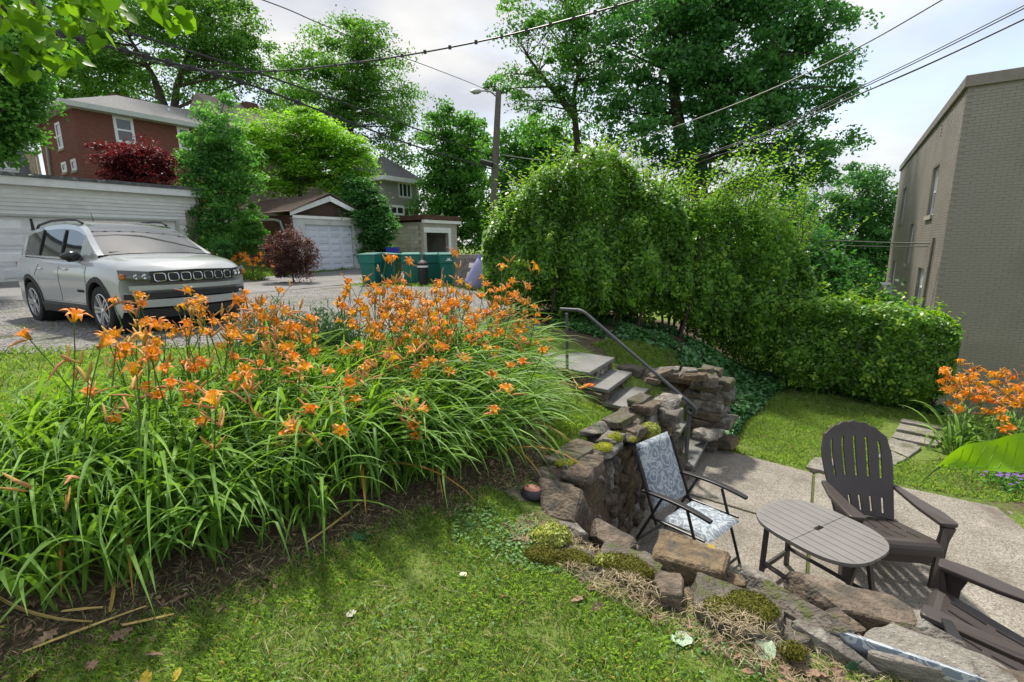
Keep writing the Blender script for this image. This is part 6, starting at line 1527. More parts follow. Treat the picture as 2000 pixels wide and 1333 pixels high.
# sill cladding and wheel arch flares
for s in (-1, 1):
    n = 20; V_ = []
    for i in range(n + 1):
        x = -.90 + 1.80 * i / n
        for z in (.235, .30, .36, .40): V_.append(on_side(x, z, s, .014 if z < .39 else .002))
    mb = MB(); mb.add(V_, [(i * 4 + j, i * 4 + j + 1, i * 4 + 5 + j, i * 4 + 4 + j) for i in range(n) for j in range(3)]); mb.build('sill_cladding', M_CLAD, car)
    for xa in (WB / 2, -WB / 2):
        V_ = []; n = 26
        for i in range(n + 1):
            a = math.pi * (-.10 + 1.20 * i / n)
            for r_, o in ((.40, -.03), (.405, .012), (.47, .014), (.478, .0)):
                x = xa + r_ * math.cos(a); z = max(.22, WR + r_ * math.sin(a)); zc = min(max(z, .25), .93); V_.append(Vector((noseb(min(x, 2.15), side_prof(x, zc), z), s * (side_prof(x, zc) + o), z)))
        mb = MB(); mb.add(V_, [(i * 4 + j, i * 4 + j + 1, i * 4 + 5 + j, i * 4 + 4 + j) for i in range(n) for j in range(3)]); mb.build('arch_flare', M_CLAD, car, smooth=True)
    # panel gaps
    for pts in ([(.95, .42), (.97, .95)], [(-.05, .42), (-.02, .96)], [(-1.02, .80), (-.85, .98)], [(.95, .42), (-.9, .42)]):
        P = [on_side(pts[0][0] + (pts[1][0] - pts[0][0]) * t, pts[0][1] + (pts[1][1] - pts[0][1]) * t, s, .001) for t in np.linspace(0, 1, 9)]; mb = MB(); mb.tube(P, .0035, 4); mb.build('panel_gap', M_BLACK, car)
    for x in (.12, -.86):
        mb = MB(); P = [on_side(x + d, .915, s, .012 + .018 * math.sin(math.pi * (d / .2))) for d in (0, .05, .1, .15, .2)]; mb.tube(P, .013, 6); mb.build('door_handle', M_CHROME, car, smooth=True)
    for x in (-.12, -1.02): mb = MB(); P = [on_win(x - .04 * t, interp(x, BELT) + .055 + .41 * t, s, -.006) for t in (0, .25, .5, .75, 1)]; mb.tube(P, .024, 4); mb.build('pillar', M_BLACK, car)
    # window surround, mirror, roof rail
    P = [on_win(x, interp(x, BELT) + .015, s, .006) for x in np.linspace(.95, -1.75, 14)]; mb = MB(); mb.tube(P, .009, 5); mb.build('window_trim', M_BLACK, car)
    mm = MB(); bmx = bmesh.new(); bmesh.ops.create_icosphere(bmx, subdivisions=3, radius=.5)
    mc = on_win(.62, 1.105, s, .13)
    mm.add([mc + Vector((v.co.x * .17 + .02 * v.co.y * s, v.co.y * .26, v.co.z * .165 * (1 - .25 * (v.co.y * s > .2)))) for v in bmx.verts], [tuple(v.index for v in f.verts) for f in bmx.faces]); bmx.free()
    mm.bar(on_win(.66, 1.06, s, .0), mc, .05, .035); mm.build('wing_mirror', plain('gloss_black', (.015, .015, .017), .2) if s == -1 else bpy.data.materials['gloss_black'], car, smooth=True)
    P = [(-1.62, .585, 1.565), (-1.5, .59, 1.625), (-.9, .60, 1.675), (-.2, .60, 1.672), (.1, .59, 1.655), (.25, .58, 1.60)]; mb = MB(); mb.tube([(a, s * b, c) for a, b, c in P], .020, 7); mb.build('roof_rail', M_CLAD, car, smooth=True)
    rl = MB(); rl.box((-2.05, s * .70, .93), (.14, .26, .18)); rl.build('tail_light', plain('red_lens', (.25, .01, .012), .2) if s == -1 else bpy.data.materials['red_lens'], car, bevel=.03)
mb = MB(); mb.tube([(-.35, -.22, 1.64), (-.42, -.22, 1.80)], [.008, .004], 6); mb.build('antenna', M_BLACK, car)
for y0, y1 in ((-.62, .02), (-.02, .60)):
    mb = MB(); P = []
    for t in np.linspace(0, 1, 6): y = y0 + (y1 - y0) * t; P.append((noseb(1.12, y, 1.1) - .03 * t - .005, y, 1.158 + .012 * t))
    mb.tube(P, .009, 5); mb.build('wiper', M_BLACK, car)
# wheels
def wheel(x, s):
    t = link('wheel', None, car); t.location = (x, s * HWT, WR); t.rotation_euler = (0, 0, 0 if s > 0 else math.pi)
    mb = MB(); prof = [(.235, -.09), (.30, -.105), (.335, -.09), (.345, -.05), (.345, .05), (.335, .09), (.30, .105), (.235, .09)]; mb.lathe(prof, 36, 'y'); mb.build('tyre', M_TYRE, t, smooth=True)
    mb = MB(); mb.lathe([(.238, -.08), (.238, .095), (.225, .10), (.215, .085), (.21, .0), (.0, .0)], 36, 'y'); rim = mb.build('rim', M_RIM, t, smooth=True)
    mb = MB()
    for k in range(5):
        for q in (-.16, .16):
            a0 = k * 2 * math.pi / 5 + q * 1.1; a1 = k * 2 * math.pi / 5 + q; mb.bar((.045 * math.cos(a0 + q * 2), .078, .045 * math.sin(a0 + q * 2)), (.225 * math.cos(a1), .092, .225 * math.sin(a1)), .036, .028, up=(0, 1, 0))
    mb.build('spoke', M_RIM, t, bevel=.004); mb = MB(); mb.lathe([(0, .10), (.03, .10), (.045, .08), (.06, .06)], 16, 'y'); mb.build('hub', M_CHROME, t); mb = MB(); mb.lathe([(.205, .02), (0, .02)], 24, 'y'); mb.build('brake_disc', M_BLACK, t)
for x in (WB / 2, -WB / 2):
    for s in (-1, 1): wheel(x, s)
# lettering on bonnet edge and door
def letters(txt, name, parent, mat, size, M, depth=.004):
    cu = bpy.data.curves.new(name, 'FONT'); cu.body = txt; cu.size = size; cu.extrude = depth; cu.align_x = 'CENTER'; cu.align_y = 'CENTER'
    tmp = bpy.data.objects.new('tmp', cu); COL.objects.link(tmp); dg = bpy.context.evaluated_depsgraph_get(); me = bpy.data.meshes.new_from_object(tmp.evaluated_get(dg)); bpy.data.objects.remove(tmp); bpy.data.curves.remove(cu)
    me.name = name; me.materials.clear(); me.materials.append(mat); o = link(name, me, parent); o.matrix_local = M; return o
letters('Jeep', 'badge', car, M_CHROME, .095, Matrix.Translation((2.115, 0, .955)) @ Matrix(((0, 0, 1, 0), (1, 0, 0, 0), (0, 1, 0, 0), (0, 0, 0, 1))) @ Matrix.Rotation(R(-38), 4, 'X'))
q = on_side(.72, .60, -1, .003)
letters('COMPASS', 'badge', car, M_BLACK, .055, Matrix.Translation(q) @ Matrix(((1, 0, 0, 0), (0, 0, -1, 0), (0, 1, 0, 0), (0, 0, 0, 1))))
# ================================================================ DAYLILIES AND OTHER GARDEN PLANTS
L_LILY = leafmat('daylily_leaf', (.048, .13, .020), (.26, .46, .085), .38, (1.5, 1.5, .5), rough=.5, spec=.28, tip=(.42, .24, .06))
M_STALK = surf('daylily_stalk', (.09, .16, .035), .6, var=.25, bump=0)
M_BUD = surf('daylily_bud', (.42, .30, .07), .55, scale=14, bump=0, col2=(.55, .26, .06))
M_WILT = surf('wilted_bloom', (.45, .16, .06), .7, scale=20, bump=.2, col2=(.60, .30, .14))
def flower_mat():
    m, nt = newmat('daylily_petal'); N = nt.nodes.new; L = nt.links.new
    out = N('ShaderNodeOutputMaterial'); b = N('ShaderNodeBsdfPrincipled'); at = N('ShaderNodeAttribute'); at.attribute_name = 'rnd'
    r = N('ShaderNodeValToRGB'); el = r.color_ramp.elements
    while len(el) < 4: el.new(.5)
    for e, (p, c) in zip(el, ((0, (.80, .50, .03)), (.42, (.90, .42, .02)), (.56, (.84, .22, .012)), (1, (.92, .36, .03)))): e.position = p; e.color = rgba(c)
    L(at.outputs['Fac'], r.inputs[0])
    oi = N('ShaderNodeObjectInfo'); hs = N('ShaderNodeHueSaturation'); mr = N('ShaderNodeMapRange'); L(oi.outputs['Random'], mr.inputs[0]); mr.inputs[3].default_value = .492; mr.inputs[4].default_value = .520
    L(mr.outputs[0], hs.inputs['Hue']); L(r.outputs[0], hs.inputs['Color']); L(hs.outputs[0], b.inputs['Base Color']); b.inputs['Roughness'].default_value = .55
    t = N('ShaderNodeBsdfTranslucent'); L(hs.outputs[0], t.inputs[0]); mx = N('ShaderNodeMixShader'); mx.inputs[0].default_value = .35; L(b.outputs[0], mx.inputs[1]); L(t.outputs[0], mx.inputs[2]); L(mx.outputs[0], out.inputs[0]); return m
M_PETAL = flower_mat()
def flower_mesh(seed):
    g = random.Random(seed); V = []; F = []; rn = []
    op = g.uniform(.75, 1.15); T_ = (0, .3, .5, .68, .85, 1.0)
    for k in range(6):
        inner = k % 2 == 0; a = k * math.pi / 3 + g.uniform(-.08, .08); wk = 1.0 if inner else .68; rec = g.uniform(.6, 1.3)
        base = len(V)
        for t in T_:
            r = (.005 + .062 * t ** 1.7 * op) * (1 + .06 * (not inner)); z = .075 * math.sin(min(1, t * 1.12) * math.pi / 2) - rec * .045 * max(0, t - .62) ** 1.3 * 2.4
            w_ = wk * .0165 * (math.sin(math.pi * min(1, (t * .86 + .13))) ** .8 + .05)
            for q in (-1, 0, 1):
                rip = g.uniform(-.003, .003) * (q != 0) * t; V.append((r * math.cos(a) - q * w_ * math.sin(a), r * math.sin(a) + q * w_ * math.cos(a), z + rip + .004 * abs(q) * (1 - t))); rn.append(t)
        for j in range(len(T_) - 1):
            for i in range(2): p = base + j * 3 + i; F.append((p, p + 1, p + 4, p + 3))
    for k in range(6):   # stamens
        a = k * math.pi / 3 + .3; b_ = len(V); c, s = math.cos(a), math.sin(a)
        V += [(0, 0, .02), (.002 * -s, .002 * c, .02), (.02 * c - .002 * s, .02 * s + .002 * c, .085), (.02 * c, .02 * s, .085)]; rn += [0, 0, .55, .55]; F.append((b_, b_ + 1, b_ + 2, b_ + 3))
    me = np_mesh('flower', V, F, rn, smooth=True); me.materials.append(M_PETAL); return me
FLOWERS = [flower_mesh(k) for k in range(6)]
def bud_mesh(l, r, curve=0.0, mat=M_BUD):
    mb = MB(); P = [(curve * t * t * l, 0, l * t) for t in (0, .2, .5, .8, 1)]; mb.tube(P, [r * .5, r * .85, r, r * .75, r * .15], 6); me = mb.mesh('bud', True); me.materials.append(mat); return me
BUDS = [bud_mesh(.07, .006), bud_mesh(.05, .005), bud_mesh(.085, .007, .12), bud_mesh(.035, .004)]
WILTS = [bud_mesh(.075, .006, .5, M_WILT), bud_mesh(.06, .007, -.4, M_WILT), bud_mesh(.08, .005, .9, M_WILT)]
STALKS = []   # (mesh, top nodes)
def stalk_mesh(seed):
    g = random.Random(seed); h = 1.0; P = []; lean = g.uniform(.05, .22)
    for i in range(7): t = i / 6; P.append(Vector((lean * t * t, .03 * math.sin(t * 4 + seed), h * t)))
    mb = MB(); mb.tube(P, [.0048, .0045, .0042, .004, .0038, .0034, .003], 5); tops = [(P[-1], (P[-1] - P[-2]).normalized())]
    for k in range(g.choice([1, 2, 2])):
        b = P[5].lerp(P[6], g.uniform(-1.2, .6)); an = g.uniform(0, 6.28); d = Vector((math.cos(an) * .7, math.sin(an) * .7, 1)).normalized(); e = b + d * g.uniform(.07, .20); mb.tube([b, b.lerp(e, .5) + Vector((0, 0, -.006)), e], [.003, .0026, .002], 4); tops.append((e, d))
    me = mb.mesh('stalk'); me.materials.append(M_STALK); return me, tops
STALKS = [stalk_mesh(k) for k in range(8)]
WIND = math.atan2(-.45, .9)
def leaf_ribbon(g, L_, W_, th0, th1, az, o, seg=8):
    V = []; p = np.array(o, float); ds = L_ / seg; ca, sa = math.cos(az), math.sin(az); tw = g.uniform(-.5, .5)
    kink = g.uniform() < .15
    for i in range(seg + 1):
        t = i / seg; th = th0 + (th1 - th0) * t ** 1.5 - (1.0 if kink and t > .62 else 0)
        w_ = W_ * (.62 + .5 * math.sin(min(1, t * 1.6) * math.pi / 2)) * max(.02, 1 - t ** 3.2) * .62
        sd = np.array([-sa * math.cos(tw * t), ca * math.cos(tw * t), math.sin(tw * t)])
        V += [p - sd * w_ + np.array([0, 0, w_ * .45]), p.copy(), p + sd * w_ + np.array([0, 0, w_ * .45])]
        p = p + ds * np.array([math.cos(th) * ca, math.cos(th) * sa, math.sin(th)])
    F = []
    for i in range(seg):
        for j in range(2): a = i * 3 + j; F.append((a, a + 1, a + 4, a + 3))
    return V, F
def lily_foliage(seed, n, L_, wind=.55, rad=.10, W_=.019, droop=1.0):
    g = np.random.default_rng(seed); V = []; F = []; rn = []
    for k in range(n):
        az = g.uniform(0, 6.28); x, y = math.cos(az) + wind * 1.6 * math.cos(WIND), math.sin(az) + wind * 1.6 * math.sin(WIND); az = math.atan2(y, x); sw = math.hypot(x, y)
        th0 = R(g.uniform(62, 86)) - .10 * sw; th1 = R(g.uniform(-62, 8)) * droop - .1 * sw; dry = g.uniform() < .022
        o = (g.normal() * rad, g.normal() * rad, -.02); v, f = leaf_ribbon(g, L_ * g.uniform(.55, 1.15), W_ * g.uniform(.75, 1.25), th0 * (.55 if dry else 1), -1.0 if dry else th1, az, o)
        b = len(V); V += v; F += [tuple(i + b for i in q) for q in f]; r_ = .99 if dry else float(np.clip(g.normal(.48, .22), 0, .84)); rn += [r_] * len(f)
    me = np_mesh('foliage', V, F, rn, smooth=True); me.materials.append(L_LILY); return me
LF_IN = [lily_foliage(500 + k, 40, 1.12, .95, W_=.0175) for k in range(9)]
LF_ED = [lily_foliage(540 + k, 38, .98, 1.25, droop=1.1, W_=.0165) for k in range(6)]
LF_FAR = [lily_foliage(580 + k, 30, .70, .1, W_=.03) for k in range(3)]
SINGLES = []
for k in range(16):
    g = np.random.default_rng(700 + k); v, f = leaf_ribbon(g, g.uniform(.62, 1.02), .0185, R(g.uniform(60, 82)), R(g.uniform(-75, -5)), 0, (0, 0, -.02), 10)
    me = np_mesh('leaf', v, f, [float(np.clip(g.normal(.5, .2), .05, .84))] * len(f), smooth=True); me.materials.append(L_LILY); SINGLES.append(me)
def add_stalk(root, g, h, lean_az, lean, nfl, off=(0, 0), fsize=1.0, base_z=0, wilt=.35, budn=None):
    me, tops = g.choice(STALKS); s = link('stalk', me, root); s.location = (off[0], off[1], base_z); s.rotation_euler = Quaternion(Vector((-math.sin(lean_az), math.cos(lean_az), 0)), lean).to_euler() if True else None
    q = s.rotation_euler.to_quaternion() @ Quaternion((0, 0, 1), g.uniform(0, 6.28)); s.rotation_euler = q.to_euler(); s.scale = (1, 1, h)
    bl = q.inverted()
    n = 0
    for p, d in tops:
        P = Vector((p.x, p.y, p.z))
        if n < nfl:
            n += 1; f = link('flower', g.choice(FLOWERS), s); f.location = P
            ax = bl @ Vector((math.cos(lean_az) * g.uniform(.2, 1.1) + g.uniform(-.7, .7), math.sin(lean_az) * g.uniform(.2, 1.1) + g.uniform(-.7, .5), g.uniform(.5, 1.2))).normalized()
            f.rotation_euler = (ax.to_track_quat('Z', 'Y') @ Quaternion((0, 0, 1), g.uniform(0, 6.28))).to_euler(); k = fsize * g.uniform(.88, 1.15); f.scale = (k, k, k / h)
        for _ in range(g.choice([2, 2, 3, 4]) if budn is None else budn):
            wl = g.random() < wilt; b = link('wilted_flower' if wl else 'bud', g.choice(WILTS if wl else BUDS), s); b.location = P + Vector((g.uniform(-.012, .012), g.uniform(-.012, .012), -.008)); dd = (bl @ Vector((g.uniform(-.8, .8), g.uniform(-.8, .8), g.uniform(.1 if wl else .5, 1.1)))).normalized()
            b.rotation_euler = (dd.to_track_quat('Z', 'Y') @ Quaternion((0, 0, 1), g.uniform(0, 6.28))).to_euler(); b.scale = (1.25, 1.25, 1.25 / h)
    return s
LBED = [(-3.6, 2.02), (-2.75, 1.84), (-2.03, 2.07), (-1.38, 2.51), (-.79, 3.0), (-.24, 3.38), (-.06, 4.12), (.0, 5.1), (-.05, 5.7), (-.7, 5.75), (-1.8, 5.0), (-2.6, 4.4), (-3.3, 3.7), (-3.9, 2.9)]
g = random.Random(77); spots_l = []
tries = 0
while len(spots_l) < 140 and tries < 20000:
    tries += 1; x, y = g.uniform(-4, .3), g.uniform(1.8, 5.8)
    if not in_poly(np.array([x]), np.array([y]), LBED)[0]: continue
    if min([math.hypot(x - a, y - b) for a, b in spots_l] + [9]) < .232: continue
    if math.hypot(x + 2.45, y - 4.95) < .55: continue
    spots_l.append((x, y))
FRONT = [(-3.6, 2.02), (-2.75, 1.84), (-2.03, 2.07), (-1.38, 2.51), (-.79, 3.0), (-.24, 3.38), (-.06, 4.12), (.0, 5.1)]
ed = poly_dist(np.array([p[0] for p in spots_l]), np.array([p[1] for p in spots_l]), FRONT, False)
order = sorted(range(len(spots_l)), key=lambda i: ed[i])
lab_in = 'orange daylily clump in the dense bed between the lawn and the white car'
lab_ed = 'arching daylily clump at the front rim of the bed by the bare soil'
for rank, i in enumerate(order):
    x, y = spots_l[i]; z = gz(x, y); edge = ed[i] < .32
    lab = lab_ed if edge else lab_in
    if math.hypot(x + 2.45, y - 4.95) < 1.0: lab = 'orange daylily clump crowding round the dark junipers in the bed'
    elif not edge and x > -.9 and y > 4.6: lab = 'orange daylily clump at the back corner of the bed near the handrail'
    elif not edge and x < -2.6: lab = 'sparsely flowering daylily clump at the left end of the bed before the car'
    elif edge and y > 3.6: lab = 'daylily clump spilling over the bank beside the stone steps'
    elif edge and x < -2.4: lab = 'long leaved daylily clump at the left front corner of the bed'
    elif not edge and y < 3.4: lab = 'daylily clump in the leafy front half of the bed, few blooms'
    t = thing('daylily', lab, 'daylily', (x, y, z), 0, 'daylilies in the big bed')
    near = y < 3.3
    if edge and near:
        for k in range(32):
            az = g.uniform(0, 6.28); ax_, ay_ = math.cos(az) + 1.15 * math.cos(WIND), math.sin(az) + 1.15 * math.sin(WIND); lf = link('leaf', g.choice(SINGLES), t); lf.location = (g.gauss(0, .07), g.gauss(0, .07), 0)
            lf.rotation_euler = (g.gauss(0, .12), g.gauss(0, .16), math.atan2(ay_, ax_)); s_ = g.uniform(.65, 1.15); lf.scale = (s_, s_ * g.uniform(.8, 1.2), s_)
    else:
        o = link('foliage', g.choice(LF_ED if edge else LF_IN), t); o.rotation_euler = (0, 0, g.uniform(-.3, .3)); s_ = g.uniform(.85, 1.12); o.scale = (s_, s_, s_ * g.uniform(.9, 1.1))
    # flower stalks: few at the front and left, many at the back and right
    wgt = min(4.6, max(.35, 1.5 + .95 * (y - 2.6))); ns_ = max(0, int(round(g.gauss(wgt, .8))))
    if edge: ns_ = min(ns_, 2 if g.random() < .45 else 1 if g.random() < .6 else 0) if x > -2.2 else (1 if g.random() < .4 else 0)
    ns_ = min(ns_, 5)
    if x / y < -.80: ns_ = 1 if g.random() < .3 else 0
    for k in range(ns_):
        add_stalk(t, g, g.uniform(.74, 1.08) if not edge else g.uniform(.6, .85), WIND + g.gauss(0, .55), R(abs(g.gauss(17 if x > -2.2 else 9, 8))), g.choice([1, 1, 2, 2, 2]) if g.random() < .92 else 0, (g.gauss(0, .11), g.gauss(0, .11)), .77)
# single tall scapes that show by themselves
for px, py, yy in ((662, 542, 4.9), (722, 505, 5.0), (738, 508, 5.3), (775, 512, 5.4), (882, 498, 5.2), (982, 528, 4.7), (1012, 524, 4.9), (105, 628, 2.75), (155, 645, 2.9), (108, 682, 2.25), (1108, 745, 4.3), (1020, 783, 4.05), (890, 848, 3.35), (868, 822, 3.5), (375, 770, 2.35), (240, 735, 2.25), (530, 815, 2.6), (572, 828, 2.75), (770, 783, 3.0), (235, 660, 2.9), (705, 783, 3.1), (800, 770, 3.2)):
    p = at_y(px, py, yy); az = WIND + g.gauss(0, .3); ln = R(g.uniform(4, 20)); h = 1.0
    bx_, by_ = p.x - math.cos(az) * .3 * math.sin(ln) * 2, yy - math.sin(az) * .3 * math.sin(ln) * 2; z = gz(bx_, by_); h = max(.3, (p.z - z) / math.cos(ln)) * .98
    t = thing('daylily', (('tall single daylily scape in front of the green bins' if py < 530 and px > 690 else 'single daylily bloom standing against the car' if px < 300 else 'lone low daylily bloom above the front leaves of the bed') if px != 662 else 'lone daylily bloom in front of the pale garage door'), 'daylily', (bx_, by_, z), 0, 'single daylily scapes'); 
    s = add_stalk(t, g, h, az, ln, 1, fsize=.88, budn=3)
# daylilies by the right flower bed, and far ones by the gabled garage
for x, y in ((5.25, 5.35), (5.55, 5.6), (5.6, 5.15), (5.95, 5.45), (6.0, 5.0), (6.3, 5.3), (5.8, 5.85), (6.4, 5.8)):
    t = thing('daylily', 'orange daylily clump beside the stepping stones at the right edge', 'daylily', (x, y, gz(x, y)), 0, 'daylilies beside the stepping stones')
    o = link('foliage', g.choice(LF_FAR), t); o.rotation_euler = (0, 0, g.uniform(0, 6.28)); o.scale = (.9, .9, .85)
    for k in range(7): add_stalk(t, g, g.uniform(.62, .95), g.uniform(0, 6.28), R(abs(g.gauss(12, 8))), 2, (g.gauss(0, .08), g.gauss(0, .08)), 1.05)
for px, yy in ((478, 18.6), (492, 18.2), (502, 18.5), (418, 18.9), (406, 19.0)):
    p = at_y(px, 500, yy); t = thing('daylily', 'far orange daylily clump at the foot of the gabled garage shrubs', 'daylily', (p.x, p.y, gz(p.x, p.y)), 0, 'far daylilies by the garages')
    o = link('foliage', g.choice(LF_FAR), t); o.scale = (1, 1, .9)
    for k in range(7): add_stalk(t, g, g.uniform(.7, .98), g.uniform(0, 6.28), R(abs(g.gauss(10, 7))), 2, (g.gauss(0, .14), g.gauss(0, .14)), 1.5)

# junipers at the back of the bed
def juniper(label, x, y, r, h, seed, n=5200):
    gg = np.random.default_rng(seed); z = gz(x, y); t = thing('juniper', label, 'shrub', (x, y, z), 0, 'junipers in the bed')
    d = gg.normal(size=(n, 3)); d[:, 2] = np.abs(d[:, 2]) * .9; d /= np.linalg.norm(d, axis=1, keepdims=True); rr = gg.uniform(.45, 1.05, n)[:, None]
    bump = np.array([mnoise.noise(Vector((float(a) * 3, float(b) * 3, float(c) * 3 + seed))) for a, b, c in d])[:, None] * .35
    C = d * rr * (1 + bump) * np.array([r, r, h]); V, F, rn = leaf_quads(C, gg.normal(size=(n, 3)), .085, .16, np.clip(gg.uniform(0, .8, n) + d[:, 2] * .25, 0, 1), dirs=d + gg.normal(size=(n, 3)) * .45, g=gg); link('foliage', np_mesh('foliage', V, F, rn), t, L_CONIF)
    mb = MB(); 
    for k in range(5): limb(mb, (0, 0, -.05), Vector((gg.uniform(-.5, .5) * r, gg.uniform(-.5, .5) * r, h * .7)), .02, .006, k)
    mb.build('stem', M_BARK, t)
p = at_y(545, 600, 5.35); juniper('wider dark green juniper at the back of the daylily bed', p.x, p.y, .52, .70, 3); p = at_y(640, 610, 5.3); juniper('rounder juniper poking out right of the wider one among the daylilies', p.x, p.y, .40, .72, 4)

# purple bellflowers at the right edge
def small_flower_patch(label, px, py, n, seed):
    gg = random.Random(seed); p = at_z(px, py, .02); t = thing('purple_phlox', label, 'flower', (p.x, p.y, gz(p.x, p.y))); C = []; Nn = []
    g2 = np.random.default_rng(seed); m_ = 420; C = g2.normal(size=(m_, 3)) * np.array([.16, .13, .035]) + np.array([0, 0, .08]); V, F, rn = leaf_quads(C, g2.normal(size=(m_, 3)) + np.array([0, 0, 1]), .045, .4, g=g2); link('foliage', np_mesh('foliage', V, F, rn), t, L_MID)
    V = []; F = []; 
    for k in range(n):
        c = Vector((gg.gauss(0, .14), gg.gauss(0, .11), .12 + gg.uniform(0, .1))); b = len(V)
        for i in range(5): a = i * 1.2566 + k; V += [c, c + Vector((math.cos(a - .4) * .014, math.sin(a - .4) * .014, .004)), c + Vector((math.cos(a) * .022, math.sin(a) * .022, .002)), c + Vector((math.cos(a + .4) * .014, math.sin(a + .4) * .014, .004))]; F.append((b + i * 4, b + i * 4 + 1, b + i * 4 + 2, b + i * 4 + 3))
    link('blossom', np_mesh('blossom', V, F), t, plain('violet_petal', (.30, .10, .55), .6) if not bpy.data.materials.get('violet_petal') else bpy.data.materials['violet_petal'])['kind'] = 'stuff'
small_flower_patch('low violet phlox below the big leaf at the right edge', 1968, 948, 70, 5)

# big bright leaf reaching in from the right, on its own shoot
L_BIG = leafmat('bright_big_leaf', (.20, .40, .012), (.27, .50, .02), .5, (1.5, 1.4, .3), rough=.45)
bl_ = thing('catalpa_shoot', 'large bright lime green leaf on a thin stalk reaching in at the right edge', 'plant', (1.55, .62, gz(1.55, .62)))
o_ = Vector(bl_.location); tip = at_y(1838, 914, .80); root_p = at_y(2085, 905, .70)
ax = (root_p - tip); Lf = ax.length; ax.normalize(); sd = Vector((0.10, .55, .62)); sd = (sd - ax * sd.dot(ax)).normalized(); up_ = ax.cross(sd).normalized()
mb = MB(); nu, nv = 14, 8
def bigleaf(u, v):
    w_ = .050 * (math.sin(min(1, u ** .8 * 1.02) * math.pi * .62) ** .9) * (1 - .25 * max(0, u - .8)); q = v * 1.12 - .16; wav = .004 * math.sin(u * 17 + v * 3)
    return tip + ax * (u * Lf) + sd * (q * w_ + .003 * math.sin(u * 9)) + up_ * (.016 * abs(q) ** 1.5 + wav - .005 * math.sin(u * 3)) - o_
mb.grid(bigleaf, nu, nv); lf = mb.build('leaf', L_BIG, bl_, smooth=True); a = lf.data.attributes.new('rnd', 'FLOAT', 'FACE'); a.data.foreach_set('value', np.full(len(lf.data.polygons), .4, np.float32)); lf['label'] = 'lime green leaf blade'
mb = MB(); mb.tube([bigleaf(t, .145) - up_ * .001 for t in np.linspace(0, 1, 12)], .0013, 5); mb.build('midrib', surf('pale_midrib', (.24, .44, .05), .5, bump=0), bl_)
mb = MB()
for k in range(9):
    u0 = .10 + .095 * k
    mb.tube([bigleaf(min(1, u0 + .16 * t), .145 + .8 * t) for t in (0, .3, .6, .9)], .00055, 4, caps=False)
mb.build('vein', surf('pale_vein', (.20, .40, .03), .5, bump=0), bl_)['kind'] = 'stuff'
mb = MB(); tl = at_y(1802, 940, .82); mb.tube([bigleaf(.03, .5), at_y(1822, 922, .81) - o_, tl - o_], [.0022, .0016, .0008], 6); mb.build('leaf_tip', M_STALK, bl_)
mb = MB(); mb.tube([bigleaf(1, .45), root_p + Vector((.06, -.03, -.05)) - o_, Vector((.05, 0, .5)), Vector((0, 0, -.05))], [.003, .004, .007, .010], 7); mb.build('stem', M_STALK, bl_)

# leafy branch hanging in at the top left
L_BRANCH = leafmat('redbud_leaf', (.045, .135, .012), (.22, .42, .04), .5, (1.4, 1.4, .4), rough=.45)
rb = thing('redbud_tree', 'overhanging redbud branch with large bright leaves at the top left', 'tree', (-4.6, 1.6, gz(-4.6, 1.6))); ro_ = Vector(rb.location)
mb = MB(); mb.tube([(0, 0, -.1), (.1, .2, 1.2), (.3, .5, 2.4), (.8, 1.0, 3.0)], [.10, .08, .06, .04], 8); br = []
for pts in (((-60, -60, 2.9), (10, 20, 2.9), (60, 70, 3.0), (100, 110, 3.1)), ((0, -120, 2.9), (100, -40, 3.0), (180, 0, 3.1), (225, 30, 3.2)), ((60, -120, 3.2), (200, -60, 3.2), (300, -20, 3.2), (365, 40, 3.3)), ((-100, 20, 2.8), (-20, 80, 2.8), (20, 120, 2.9)), ((-40, -140, 3.1), (80, -70, 3.2), (140, 20, 3.2), (160, 60, 3.2)), ((-80, -100, 3.3), (40, -20, 3.3), (90, 40, 3.4), (130, 90, 3.4)), ((100, -140, 2.9), (150, -40, 2.9), (210, 10, 2.9))):
    P = [at_y(*q) - ro_ for q in pts]; mb.tube([Vector((.8, 1.0, 3.0))] + P, [.03] + [.011, .008, .006, .003][:len(P)], 5); br.append(P)
mb.build('branch', M_BARK, rb, smooth=True)
def heart(seed):
    V = [(0, 0, 0), (.30, -.16, .03), (.52, .12, .06), (.44, .52, .03), (.14, .86, -.06), (0, 1.08, -.14), (-.14, .86, -.06), (-.44, .52, .03), (-.52, .12, .06), (-.30, -.16, .03), (0, .5, -.06)]
    F = [(0, 1, 2, 10), (10, 2, 3, 4), (10, 4, 5, 6), (10, 6, 7, 8), (0, 10, 8, 9)]; me = np_mesh('leaf', V, F, [random.Random(seed).uniform(.2, .9)] * 5, smooth=True); me.materials.append(L_BRANCH); return me
HE = [heart(k) for k in range(8)]
for P in br:
    for k in range(46):
        t_ = g.uniform(.0, 1); i = min(len(P) - 2, int(t_ * (len(P) - 1))); p = P[i].lerp(P[i + 1], t_ * (len(P) - 1) - i); o = link('leaf', g.choice(HE), rb); o.location = p + Vector((g.gauss(0, .05), g.gauss(0, .06), g.gauss(-.03, .03)))
        d = Vector((g.uniform(-.8, .9), g.uniform(-.8, .8), g.uniform(-1.2, -.1))); o.rotation_euler = (d.to_track_quat('Y', 'Z') @ Quaternion((0, 1, 0), g.gauss(0, .6))).to_euler(); s_ = g.uniform(.055, .095); o.scale = (s_, s_, s_)
